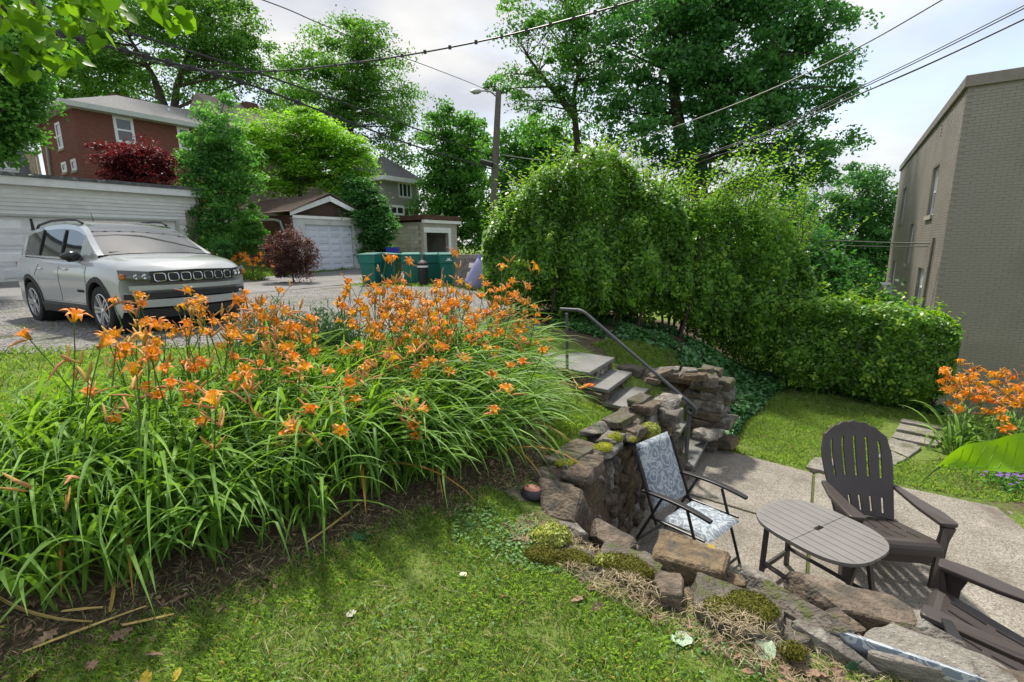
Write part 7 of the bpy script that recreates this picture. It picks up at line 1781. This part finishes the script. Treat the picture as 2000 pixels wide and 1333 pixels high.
# ================================================================ POLE, WIRES, BINS, YARD THINGS
PD = 22.0
p0 = at_y(962, 420, PD); pz = gz(p0.x, p0.y); ptop = at_y(974, 178, PD); pole = thing('utility_pole', 'weathered wooden utility pole with a street lamp arm behind the hedge', 'pole', (p0.x, p0.y, pz)); o_ = Vector(pole.location)
mb = MB(); mb.tube([Vector((-.12, 0, -.4)), at_y(968, 300, PD) - o_, ptop - o_], [.17, .15, .12], 12); mb.build('post', surf('dark_pole_wood', (.115, .105, .092), .9, var=.25, scale=8, bump=.5, bscale=30), pole, smooth=True)
a0, a1, a2 = at_y(968, 188, PD), at_y(950, 178, PD - .4), at_y(938, 178, PD - .8); mb = MB(); mb.tube([a0 - o_, (a0.lerp(a1, .5) + Vector((0, 0, .05))) - o_, a1 - o_, a2 - o_], .03, 7); mb.build('lamp_arm', M_METALG, pole, smooth=True)
h0, h1 = at_y(939, 179, PD - .8), at_y(919, 179, PD - 1.2); mb = MB(); d = h1 - h0; mb.tube([h0 - o_, h0 + d * .25 - o_, h0 + d * .7 - o_, h1 - o_], [.05, .10, .11, .03], 8); mb.build('lamp_head', M_METALG, pole, smooth=True)
mb = MB(); c = at_y(950, 318, PD - .15) - o_; mb.tube([c + Vector((-.25, 0, .05)), c + Vector((.25, 0, -.08))], .11, 8); mb.build('splice_box', M_BLACK, pole)
M_WIRE = plain('black_cable', (.018, .018, .02), .5); M_WIREL = plain('pale_cable', (.16, .165, .17), .5)
def wire(label, pts, y0, y1, r, mat=None, name='overhead_wire', knots=False):
    """pts: picture points; the depth runs from y0 to y1 as along a straight span"""
    L_ = [0]
    for a, b in zip(pts, pts[1:]): L_.append(L_[-1] + math.hypot(b[0] - a[0], b[1] - a[1]))
    P = [at_y(px, py, 1 / (1 / y0 + (1 / y1 - 1 / y0) * l / L_[-1])) for (px, py), l in zip(pts, L_)]
    Q = []
    for i in range(len(P) - 1):
        m0 = P[max(0, i - 1)]; m3 = P[min(len(P) - 1, i + 2)]
        for s in range(6):
            t = s / 6; t2, t3 = t * t, t * t * t; Q.append(.5 * ((2 * P[i]) + (P[i + 1] - m0) * t + (2 * m0 - 5 * P[i] + 4 * P[i + 1] - m3) * t2 + (3 * P[i] - m0 - 3 * P[i + 1] + m3) * t3))
    Q.append(P[-1]); root = Q[0].copy(); mb = MB(); mb.tube([q - root for q in Q], r, 6)
    o = mb.build(name, mat or M_WIRE, None, smooth=True); o.location = root; tag(o, label, 'cable', 'overhead wires')
    if knots:
        kb = MB()
        for i in range(2, len(Q) - 1, 2): kb.box(Q[i] - root, (r * 3.5,) * 3)
        kb.build('lashing_clip', mat or M_WIRE, o)['kind'] = 'stuff'
    return o
wire('thick lashed cable sagging from the pole past the red brick roof', [(958, 330), (800, 282), (640, 222), (470, 160), (330, 122), (200, 88), (70, 55), (-120, 8)], 21.7, 8.5, .030, knots=True)
wire('upper black cable from the pole across the oak to the top left', [(962, 306), (830, 258), (640, 190), (480, 135), (330, 88), (170, 38), (40, -2), (-60, -34)], 21.8, 8.5, .024)
wire('clipped cable swooping from the oak to the upper middle', [(268, 112), (330, 128), (400, 138), (480, 141), (570, 137), (700, 122), (830, 102), (980, 72), (1120, 36), (1245, 0), (1400, -50)], 14, 9, .017, knots=True)
wire('thin service wire crossing the open sky left of the pole', [(490, -8), (560, 18), (610, 40), (680, 70), (740, 95), (830, 128), (918, 162), (968, 184)], 10, 21.8, .011)
wire('pale telephone line rising from the pole over the hedge to the top right', [(976, 302), (1060, 313), (1140, 304), (1250, 272), (1400, 218), (1540, 160), (1690, 86), (1840, 0), (1960, -70)], 21.8, 8, .013, M_WIREL)
wire('lowest of the three parallel lines at the top right', [(978, 372), (1100, 378), (1240, 352), (1350, 322), (1500, 268), (1620, 210), (1800, 132), (2000, 38), (2100, -10)], 21.8, 7, .013)
wire('middle of the three parallel lines at the top right', [(976, 362), (1100, 366), (1240, 342), (1350, 313), (1500, 260), (1620, 203), (1800, 117), (2000, 17), (2100, -34)], 21.8, 7, .008)
wire('uppermost of the three parallel lines at the top right', [(976, 358), (1100, 360), (1240, 337), (1350, 309), (1500, 257), (1620, 199), (1800, 112), (2000, 11), (2100, -42)], 21.8, 7, .008)
wire('pale guy wire slanting down behind the hedge from the pole', [(964, 318), (985, 333), (1010, 350), (1040, 372)], 21.7, 21, .016, M_WIREL)
e_ = at_y(1817, 478, 12.6)
wire('upper service cable running to the brick block conduit', [(1500, 465), (1620, 470), (1720, 474), (1815, 476)], 21, 12.4, .017)
wire('lower service cable running to the brick block conduit', [(1500, 474), (1620, 479), (1720, 482), (1812, 482)], 21, 12.4, .013)

# green wheeled bins
M_BIN = surf('green_bin_plastic', (.012, .145, .115), .5, var=.12, scale=3, bump=.05)
M_PRINT = plain('white_print', (.75, .76, .75), .6)
def bin_(label, px, yy, rz, logo=True):
    p = at_y(px, 530, yy); t = thing('wheeled_bin', label, 'bin', (p.x, p.y, gz(p.x, p.y) + .015), rz, 'green wheeled bins')
    mb = MB(); V_ = []
    for z, w_, d_ in ((.06, .21, .20), (.10, .225, .22), (.70, .265, .30), (.74, .295, .335), (.98, .305, .345), (.985, .29, .33)): V_ += [(-w_, -d_, z), (w_, -d_, z), (w_, d_ * .9, z), (-w_, d_ * .9, z)]
    F2 = [(i * 4 + j, i * 4 + (j + 1) % 4, i * 4 + 4 + (j + 1) % 4, i * 4 + 4 + j) for i in range(5) for j in range(4)] + [(3, 2, 1, 0), (20, 21, 22, 23)]; mb.add(V_, F2); mb.build('body', M_BIN, t, bevel=.02)
    mb = MB(); mb.add([(-.32, -.37, .985), (.32, -.37, .985), (.32, .33, 1.0), (-.32, .33, 1.0), (-.30, -.34, 1.03), (.30, -.34, 1.03), (.28, .30, 1.075), (-.28, .30, 1.075)], [(3, 2, 1, 0), (4, 5, 6, 7), (0, 1, 5, 4), (1, 2, 6, 5), (2, 3, 7, 6), (3, 0, 4, 7)]); mb.build('lid', M_BIN, t, bevel=.012)
    mb = MB(); mb.tube([(-.22, .30, .96), (-.22, .40, .98), (.22, .40, .98), (.22, .30, .96)], .018, 6); mb.build('handle', M_BIN, t)
    for s in (-1, 1): mb = MB(); mb.lathe([(0, -.03), (.13, -.03), (.14, 0), (.13, .03), (0, .03)], 16, 'x', (s * .25, .24, .135)); mb.build('wheel', M_BLACK, t)
    if logo:
        mb = MB(); mb.box((0, -.352, .86), (.10, .004, .05)); mb.box((.03, -.352, .885), (.03, .004, .03)); mb.box((0, -.352, .815), (.22, .004, .018)); mb.build('emblem', M_PRINT, t)
    return t
fc = math.atan2(-1, .25) + math.pi / 2
bin_('green wheeled bin nearest the pale garage door', 726, 16.3, fc - .45, False); bin_('green wheeled bin second from the pale garage door', 764, 16.8, fc + 1.1, False); bin_('green wheeled bin with white emblem left of the black bin', 804, 16.5, fc - .1)
bin_('green wheeled bin directly right of the black bin', 846, 16.9, fc + .1, False); bin_('green wheeled bin with white emblem at the fence end of the row', 875, 16.2, fc)
p = at_y(826, 530, 15.9); t = thing('dustbin', 'small black dustbin with white stripe between the green bins', 'bin', (p.x, p.y, gz(p.x, p.y) + .015))
mb = MB(); mb.lathe([(0, 0), (.14, 0), (.165, .55), (.175, .58), (.17, .72), (.10, .80), (0, .82)], 18); mb.build('body', M_BLACK, t, smooth=True); mb = MB(); mb.lathe([(.176, .585), (.180, .59), (.180, .64), (.176, .645)], 18); mb.build('stripe', M_PRINT, t)
p = at_y(922, 565, 14.6); t = thing('barrel', 'lavender blue plastic barrel leaning by the wooden rail', 'barrel', (p.x, p.y, gz(p.x, p.y) + .12), 0); M_LAV = surf('lavender_plastic', (.33, .33, .55), .45, var=.12, scale=3, bump=.05)
mb = MB(); mb.lathe([(0, 0), (.24, 0), (.27, .03), (.28, .2), (.285, .6), (.28, .82), (.26, .86)], 24); b = mb.build('body', M_LAV, t, smooth=True); b.rotation_euler = (0, R(32), 0)
mb = MB(); mb.lathe([(.262, .84), (.30, .84), (.30, .90), (.27, .90), (.26, .86)], 24); b = mb.build('rim', plain('blue_rim', (.10, .10, .45), .4), t, smooth=True); b.rotation_euler = (0, R(32), 0)
t0, t1 = at_y(893, 545, 15.4), at_y(1010, 545, 14.2); t = thing('rail_fence', 'weathered wooden rail fence with slanting boards beside the bins', 'fence', (t0.x, t0.y, gz(t0.x, t0.y))); ft = Vector(t.location); dv = (t1 - t0); dv.z = 0
for k in range(4): b = dv * (k / 3); mb = MB(); mb.box((b.x, b.y, .45), (.10, .10, 1.1)); mb.build('post', M_TRUNKW, t, bevel=.008)
for z in (.95, .55): mb = MB(); mb.bar(Vector((0, -.06, z)), dv + Vector((0, -.06, z)), .035, .13); mb.build('rail', M_TRUNKW, t, bevel=.006)
for k in range(4): b = dv * (.02 + .05 * k); mb = MB(); mb.bar(b + Vector((-.15, -.12, -.05)), b + Vector((.10, -.10, 1.0)), .12, .025, up=(0, 1, 0)); mb.build('board', M_TRUNKW, t, bevel=.004)
p = at_y(768, 500, 24.0); t = thing('recycling_crate', 'blue recycling crate standing against the pale block wall', 'crate', (p.x, p.y, gz(p.x, p.y) + .55)); t.location.z = at_y(768, 498, 24).z - .02
mb = MB(); mb.add([(-.25, -.2, 0), (.25, -.2, 0), (.25, .2, 0), (-.25, .2, 0), (-.30, -.24, .38), (.30, -.24, .38), (.30, .24, .38), (-.30, .24, .38), (-.27, -.21, .36), (.27, -.21, .36), (.27, .21, .36), (-.27, .21, .36)], [(3, 2, 1, 0), (0, 1, 5, 4), (1, 2, 6, 5), (2, 3, 7, 6), (3, 0, 4, 7), (4, 5, 9, 8), (5, 6, 10, 9), (6, 7, 11, 10), (7, 4, 8, 11), (8, 9, 10, 11)]); mb.build('body', plain('blue_crate', (.015, .03, .33), .5), t)
sb = thing('stack_of_pallets', 'low heap of grey boards under the blue crate', 'boards', (p.x, p.y, gz(p.x, p.y)))
hh = t.location.z - sb.location.z
for k in range(5): mb = MB(); mb.box((rng.uniform(-.1, .1), rng.uniform(-.05, .05), hh * (k + .5) / 5), (1.1, .8, hh / 5 - .015)); mb.build('board', M_TRUNKW, sb)
# ladybird garden ornament on the wall corner
p = at_z(1040, 968, .86); t = thing('ladybird_ornament', 'small clay ladybird ornament on the wall corner among dry leaves', 'ornament', (p.x, p.y, .85), -.4)
mb = MB(); mb.lathe([(0, .075), (.03, .073), (.055, .06), (.07, .035), (.072, .015), (.06, 0), (0, 0)], 22); b = mb.build('body', surf('dark_glaze', (.03, .025, .035), .4, rand=False), t, smooth=True); b.scale = (1.15, .9, 1)
mb = MB(); mb.lathe([(0, .079), (.03, .077), (.052, .066), (.056, .058)], 22); b = mb.build('shell', surf('terracotta', (.38, .17, .12), .7, rand=False), t, smooth=True); b.scale = (1.1, .85, 1)
for x, y in ((-.03, -.01), (.025, .0), (.0, .03)): mb = MB(); mb.lathe([(0, .082), (.007, .081), (.008, .077)], 8, 'z', (x, y, 0)); mb.build('spot', M_BLACK, t)
# ================================================================ GRASS, LITTER, SMALL GROUND THINGS
L_GRASS = leafmat('grass_blade', (.11, .21, .04), (.36, .55, .15), .42, (1.4, 1.4, .5), rough=.5, tip=(.46, .40, .20))
L_STRAW = leafmat('straw', (.22, .16, .085), (.56, .47, .30), .1, (1, 1, 1), rough=.8)
L_CLOVER = leafmat('clover', (.05, .14, .035), (.20, .36, .12), .25)
L_LITTER = leafmat('leaf_litter', (.055, .035, .022), (.34, .22, .14), .1, (1.2, 1, .8), rough=.8)
def blades(name, poly, n, ln, wd, seed, excl=(), lean=.55, mat=None, zoff=0.0, patch=.35, zfun=None):
    g = np.random.default_rng(seed); xs = [p[0] for p in poly]; ys = [p[1] for p in poly]; m_ = int(n * 2.6)
    x = g.uniform(min(xs), max(xs), m_); y = g.uniform(min(ys), max(ys), m_); k = in_poly(x, y, poly)
    for e, soft in excl: k &= ~(in_poly(x, y, e) & (poly_dist(x, y, e) > g.uniform(0, soft, m_)))
    x, y = x[k], y[k]; q = np.array([mnoise.noise(Vector((float(a) * 3.1, float(b) * 3.1, seed))) + .5 * mnoise.noise(Vector((float(a) * 9, float(b) * 9, seed))) for a, b in zip(x, y)])
    k = g.uniform(-.6, .6, len(x)) < q + patch; x, y, q = x[k][:n], y[k][:n], q[k][:n]; m_ = len(x)
    z = (zfun or ground)(x, y) + zoff; L_ = ln * g.uniform(.45, 1.25, m_) * (1 + .5 * q); az = g.uniform(0, 6.283, m_); le = np.abs(g.normal(0, lean, m_))
    d = np.stack([np.cos(az) * np.sin(le), np.sin(az) * np.sin(le), np.cos(le)], 1); s = np.stack([-np.sin(az + g.normal(0, .5, m_)), np.cos(az), np.zeros(m_)], 1)
    b = np.stack([x, y, z - .004], 1); w_ = wd * g.uniform(.7, 1.3, m_)[:, None]
    mid = b + d * (L_ * .55)[:, None]; tip = b + (d * L_[:, None]) + np.stack([np.cos(az), np.sin(az), -.35 * np.ones(m_)], 1) * (L_ * .28)[:, None]
    V = np.stack([b - s * w_ * .5, b + s * w_ * .5, mid + s * w_ * .45, tip, mid - s * w_ * .45], 1).reshape(-1, 3)
    F = np.arange(5 * m_).reshape(m_, 5); rn = np.clip(g.normal(.5, .2, m_) + q * .35, 0, .86); rn = np.where(g.uniform(size=m_) < .08, .99, rn)
    o = link(name, np_mesh(name, V, F, rn), None, mat or L_GRASS); tag(o, kind='stuff'); return o
ROCKZ = [(.0, 2.62), (.35, 2.2), (.75, 1.92), (1.2, 1.62), (1.6, 1.35), (2.6, .7), (4, .5), (2.2, 1.9), (.6, 3.0), (.2, 3.3), (-.05, 2.9)]
blades('lawn_grass', [(-2.6, .8), (2.4, .5), (1.5, 1.75), (.3, 2.75), (-.2, 3.1), (-1.0, 2.7), (-2.6, 1.6)], 95000, .042, .0034, 1, [(BED, .16), (ROCKZ, .2)], patch=.5)
blades('sparse_grass', [(-3.2, 1.1), (-2, 1.2), (-.6, 2.4), (.1, 2.9), (.3, 3.4), (.3, 4.2), (-.2, 3.3), (-1, 2.7), (-2.2, 1.9), (-3.2, 1.8)], 5200, .03, .003, 2, patch=-.1)
blades('bank_grass', [(.3, 3.5), (.75, 3.7), (1.1, 4.2), (1.5, 4.75), (.95, 5.45), (.5, 5.3), (.3, 4.4)], 17000, .06, .005, 3, patch=.35)
blades('lower_lawn_grass', [(2.55, 5.7), (3.3, 5.05), (4.0, 4.72), (4.7, 4.3), (5.6, 4.2), (6.4, 4.6), (6.6, 6.4), (6.1, 6.7), (4.9, 8.3), (3.4, 6.9)], 52000, .045, .006, 4, [([(4.6, 5.1), (5.4, 5.3), (6.1, 6.2), (5.5, 6.7), (4.6, 5.9)], .05)], patch=.6)
blades('slope_grass', [(1.45, 6.55), (2.3, 5.95), (2.7, 6.5), (3.0, 7.4), (1.9, 7.6), (1.2, 7.1)], 15000, .05, .006, 5, patch=.3)
blades('drive_edge_grass', [(-8, 3.2), (-4.2, 2.6), (-3.2, 4.0), (-1.8, 5.3), (-.3, 5.9), (.4, 6.2), (.1, 6.9), (-3, 6.5), (-6.4, 6.1), (-9, 5.0)], 26000, .075, .007, 6, patch=.4)
blades('verge_grass', [(-14.5, 15.4), (-10.4, 18.9), (-7.6, 23.8), (-8.6, 24.4), (-11.6, 20), (-15.5, 16.2)], 16000, .16, .02, 7, patch=.5)
blades('verge_grass', [(-5.6, 16.3), (-1.2, 14.6), (-.6, 12.5), (.4, 9.8), (-.5, 14), (-1.2, 17), (-4.6, 18)], 12000, .10, .014, 8, patch=.3)
blades('drive_weeds', [(-9.5, 6.4), (-6, 8.5), (-3, 12.5), (-2, 15), (-4, 14), (-7, 10), (-10, 8)], 5000, .05, .009, 9, patch=-.22)
# clover and small weeds in the near lawn
def clover(poly, n, seed, size=.017, patch=.0):
    g = np.random.default_rng(seed); xs = [p[0] for p in poly]; ys = [p[1] for p in poly]; x = g.uniform(min(xs), max(xs), n * 4); y = g.uniform(min(ys), max(ys), n * 4); k = in_poly(x, y, poly) & ~in_poly(x, y, BED) 
    x, y = x[k], y[k]; q = np.array([mnoise.noise(Vector((float(a) * 2.6, float(b) * 2.6, seed))) for a, b in zip(x, y)]); k = g.uniform(-.3, .3, len(x)) < q + patch; x, y = x[k][:n], y[k][:n]; m_ = len(x)
    z = ground(x, y) + g.uniform(.012, .035, m_); Vs = []; rs = []
    for t in range(3):
        a = g.uniform(0, 6.28) + t * 2.094 + x * 40; c = np.stack([x + np.cos(a) * size * .5, y + np.sin(a) * size * .5, z], 1); V, F, r = leaf_quads(c, np.stack([g.normal(0, .3, m_), g.normal(0, .3, m_), np.ones(m_)], 1), size, .95, g.uniform(0, 1, m_), dirs=np.stack([np.cos(a), np.sin(a), np.zeros(m_)], 1), g=g); Vs.append(V); rs.append(r)
    V = np.concatenate(Vs); F = np.arange(len(V)).reshape(-1, 4); tag(link('clover', np_mesh('clover', V, F, np.concatenate(rs)), None, L_CLOVER), kind='stuff')
clover([(-1.4, 1.0), (1.6, .8), (1.0, 1.7), (.1, 2.5), (-.6, 2.5)], 900, 21, .012, patch=-.2); clover([(-.3, 2.2), (.3, 2.2), (.2, 2.9), (-.1, 3.2), (-.4, 2.8)], 650, 22, .015, patch=.1)
# straw and dead bits: on the soil, along the rocks and on the mossy lumps
def straw(name, pts_fn, n, ln, wd, seed, mat=None):
    g = np.random.default_rng(seed); C = pts_fn(g, n); m_ = len(C); az = g.uniform(0, 6.28, m_); D = np.stack([np.cos(az), np.sin(az), g.normal(0, .22, m_)], 1); V, F, r = leaf_quads(C, np.stack([g.normal(0, .4, m_), g.normal(0, .4, m_), np.ones(m_)], 1), ln, wd / ln, g.uniform(0, 1, m_), fold=.0, dirs=D, g=g); tag(link(name, np_mesh(name, V, F, r), None, mat or L_STRAW), kind='stuff')
def in_zone(poly, zo=.006, excl=None):
    def f(g, n):
        xs = [p[0] for p in poly]; ys = [p[1] for p in poly]; x = g.uniform(min(xs), max(xs), n * 3); y = g.uniform(min(ys), max(ys), n * 3); k = in_poly(x, y, poly); x, y = x[k][:n], y[k][:n]; return np.stack([x, y, ground(x, y) + zo + g.uniform(0, .012, len(x))], 1)
    return f
SOILZ = [(-3.4, 1.15), (-2.1, 1.45), (-1.3, 1.9), (-.65, 2.5), (-.05, 2.95), (.3, 3.4), (.32, 4.2), (-.1, 3.5), (-.9, 2.95), (-2, 2.1), (-3.4, 1.9)]
straw('dry_grass', in_zone(SOILZ), 5200, .07, .0026, 31); straw('dry_grass', in_zone([(-.1, 2.6), (.5, 2.0), (1.0, 1.6), (1.6, 1.2), (1.9, 1.4), (1.2, 1.85), (.6, 2.3), (.15, 2.8)], .02), 4500, .075, .0026, 32); straw('leaf_litter', in_zone(SOILZ, .008), 1500, .035, .016, 33, L_LITTER)
straw('leaf_litter', in_zone([(-.05, 2.5), (.5, 1.95), (1.0, 1.55), (1.5, 1.2), (1.7, 1.3), (1.1, 1.8), (.6, 2.2), (.2, 2.7)], .015), 420, .05, .022, 34, L_LITTER); straw('dry_grass', in_zone([(-2.4, .9), (2.0, .7), (1.2, 1.6), (0, 2.5), (-1.2, 1.9)], .015), 1600, .08, .002, 35)
straw('leaf_litter', in_zone([(1.0, 3.8), (1.35, 4.3), (1.8, 4.7), (2.3, 5.2), (2.1, 5.2), (1.4, 4.6), (.95, 3.9)], .008), 260, .03, .014, 36, L_LITTER)
def on_lump(cx, cy, rz, a_, b_, z):
    def f(g, n): x, y = g.normal(0, .42, n) * a_, g.normal(0, .42, n) * b_; c, s = math.cos(rz), math.sin(rz); return np.stack([cx + x * c - y * s, cy + x * s + y * c, z - .5 * (x / a_) ** 2 * .07 - (y / b_) ** 2 * .05 + g.uniform(0, .02, n)], 1)
    return f
for px, py, z, a_, b_, rz, n in ((1432, 1205, .90, .24, .17, -.5, 520), (1225, 1135, .90, .20, .14, -.5, 320), (1130, 1105, .875, .14, .1, -.4, 120), (1640, 1235, .83, .16, .06, -.5, 120), (1755, 1262, .85, .12, .06, -.5, 70)):
    p = at_z(px, py, z); straw('dry_grass', on_lump(p.x, p.y, rz, a_, b_, z), n, .06, .0024, int(px))
# single fallen leaves one can point to
def lobed(seed, n=5):
    V = [(0, 0, 0)]; k = 4 * n; g_ = random.Random(seed)
    for i in range(k): a = 2 * math.pi * i / k; r_ = (.5 if i % 4 == 0 else .36 if i % 2 else .22) * g_.uniform(.9, 1.1); V.append((r_ * math.cos(a), r_ * math.sin(a), g_.uniform(-.05, .09)))
    return V, [(0, 1 + i, 1 + (i + 1) % k) for i in range(k)]
def roundl(seed):
    V = [(0, 0, 0)]; g_ = random.Random(seed); k = 14
    for i in range(k): a = 2 * math.pi * i / k; r_ = .5 * (1 - .3 * (i == 0)) * g_.uniform(.93, 1.05); V.append((r_ * math.cos(a), r_ * .85 * math.sin(a), g_.uniform(-.02, .06)))
    return V, [(0, 1 + i, 1 + (i + 1) % k) for i in range(k)]
def oakl(seed):
    V = []; g_ = random.Random(seed); pr = [(.0, .03), (.12, .05), (.2, .26), (.3, .10), (.42, .34), (.52, .12), (.66, .26), (.78, .10), (.88, .16), (1.0, .01)]
    for t, w_ in pr: V += [(t - .5, w_ * g_.uniform(.8, 1.1), g_.uniform(0, .12)), (t - .5, 0, 0), (t - .5, -w_ * g_.uniform(.8, 1.1), g_.uniform(0, .12))]
    return V, [(i * 3 + j, i * 3 + j + 1, i * 3 + 4 + j, i * 3 + 3 + j) for i in range(len(pr) - 1) for j in range(2)]
M_PALEL = surf('pale_leaf_underside', (.40, .52, .36), .7, var=.12, scale=30, bump=.15, bscale=60); M_CREAM = surf('cream_leaf', (.62, .60, .45), .7, var=.1, scale=20, bump=.1); M_GREENL = surf('green_maple_leaf', (.035, .12, .055), .6, var=.2, scale=20, bump=.2); M_BROWNL = surf('brown_oak_leaf', (.26, .17, .115), .8, var=.3, scale=20, bump=.3); M_YELL = surf('yellow_leaf', (.55, .42, .04), .7, scale=14, var=.2, spots=(.12, .06, .02), spotscale=20, bump=.2)
def fallen(label, px, py, z, size, shape, mat, rz=0, tl=.1, group=None):
    V, F = shape; me = bpy.data.meshes.new('fallen_leaf'); me.from_pydata(V, [], F); p = at_z(px, py, z); gzz = gz(p.x, p.y) if z < .9 and not in_poly(np.array([p.x]), np.array([p.y]), LOWP)[0] else z; p = at_z(px, py, gzz + .022)
    o = link('fallen_leaf', me, None, mat); o.location = p; o.scale = (size,) * 3; o.rotation_euler = (rng.gauss(0, tl), rng.gauss(0, tl), rz); tag(o, label, 'leaf', group); m_ = o.modifiers.new('solid', 'SOLIDIFY'); m_.thickness = .012; return o
fallen('pale green two-lobed leaf lying by the straw covered lump', 1332, 1247, .84, .10, roundl(1), M_PALEL, .5); fallen('pale upright leaf under the straw covered lump', 1495, 1268, .84, .10, roundl(2), M_PALEL, 1.2, .5); fallen('small cream leaf alone in the middle of the near lawn', 686, 1198, .85, .045, roundl(3), M_CREAM, .9, .3)
fallen('dark green maple leaf on the soil at the bed edge', 705, 1047, .88, .13, lobed(4), M_GREENL, .3); fallen('cream leaf scrap below the sedum mound', 905, 1122, .85, .04, roundl(5), M_CREAM, .1); fallen('cream leaf lying on the patio joint by the folding chair', 1390, 1068, .004, .06, roundl(6), M_YELL, .4, .2)
fallen('green pointed leaf stuck between the front rocks', 1672, 1310, .82, .10, roundl(8), M_GREENL, 1.9, .6)
for px, py, s in ((235, 1240, .10), (90, 1245, .09), (350, 1170, .08), (180, 1300, .08), (520, 1130, .07), (1010, 1055, .06), (1130, 1170, .09), (1165, 1185, .08), (1275, 1190, .09), (1300, 1180, .07), (1560, 1295, .10), (1590, 1318, .12), (1535, 1320, .10), (1640, 1325, .10), (860, 960, .07), (960, 905, .06), (1240, 1030, .0), (430, 1190, .07), (60, 1180, .08), (300, 1280, .07), (985, 1165, .05)):
    if s: fallen('curled brown oak leaf among the rocks of the lawn edge' if px > 1100 else 'brown oak leaf on the bare soil in front of the daylilies' if px < 700 else 'small brown oak leaf where the lawn meets the wall corner', px, py, .86, s, oakl(px), M_BROWNL, rng.uniform(0, 6.28), .35, 'brown fallen oak leaves')
fallen('yellow blotched leaf at the bottom left corner', 60, 1322, .88, .09, roundl(11), M_YELL, .2, .3); fallen('yellow crumpled leaf at the bottom edge of the lawn', 285, 1325, .86, .06, roundl(12), M_YELL, 1.0, .4); fallen('speckled yellow leaf standing at the bottom edge of the lawn', 345, 1318, .86, .05, roundl(13), M_YELL, 2.0, .9)
L_DRYS = surf('dry_strap', (.42, .27, .09), .7, scale=12, col2=(.58, .44, .17), bump=.1)
for i, pts in enumerate((((45, 1275), (170, 1225), (285, 1185)), ((-5, 1165), (60, 1212), (180, 1215)), ((240, 1222), (300, 1210), (340, 1200)), ((215, 1195), (222, 1165), (224, 1130)), ((600, 1060), (660, 1020), (700, 985)), ((540, 1300), (1, 1), (1, 1)) if False else ((120, 1195), (160, 1190), (200, 1187)), ((1040, 935), (1075, 915), (1090, 905)))):
    P = [at_z(a, b, gz(*at_z(a, b, .88).xy) + .02) for a, b in pts]; mb = MB(); V_ = []; n = 10; wd = .007
    for k in range(n + 1):
        t = k / n; p = P[0] * (1 - t) ** 2 + P[1] * 2 * t * (1 - t) + P[2] * t * t; d = (P[2] - P[0]).normalized(); s_ = Vector((-d.y, d.x, 0)) * wd * (.4 + .6 * math.sin(math.pi * min(.95, t + .1))); V_ += [p - s_ + Vector((0, 0, .004)), p, p + s_ + Vector((0, 0, .004))]
    mb.add([v - P[0] for v in V_], [(k * 3 + j, k * 3 + j + 1, k * 3 + 4 + j, k * 3 + 3 + j) for k in range(n) for j in range(2)]); o = mb.build('dead_leaf', L_DRYS, None); o.location = P[0]; tag(o, 'long yellowed daylily leaf lying on the soil before the bed', 'leaf', 'dead daylily leaves on the soil'); m_ = o.modifiers.new('solid', 'SOLIDIFY'); m_.thickness = .002
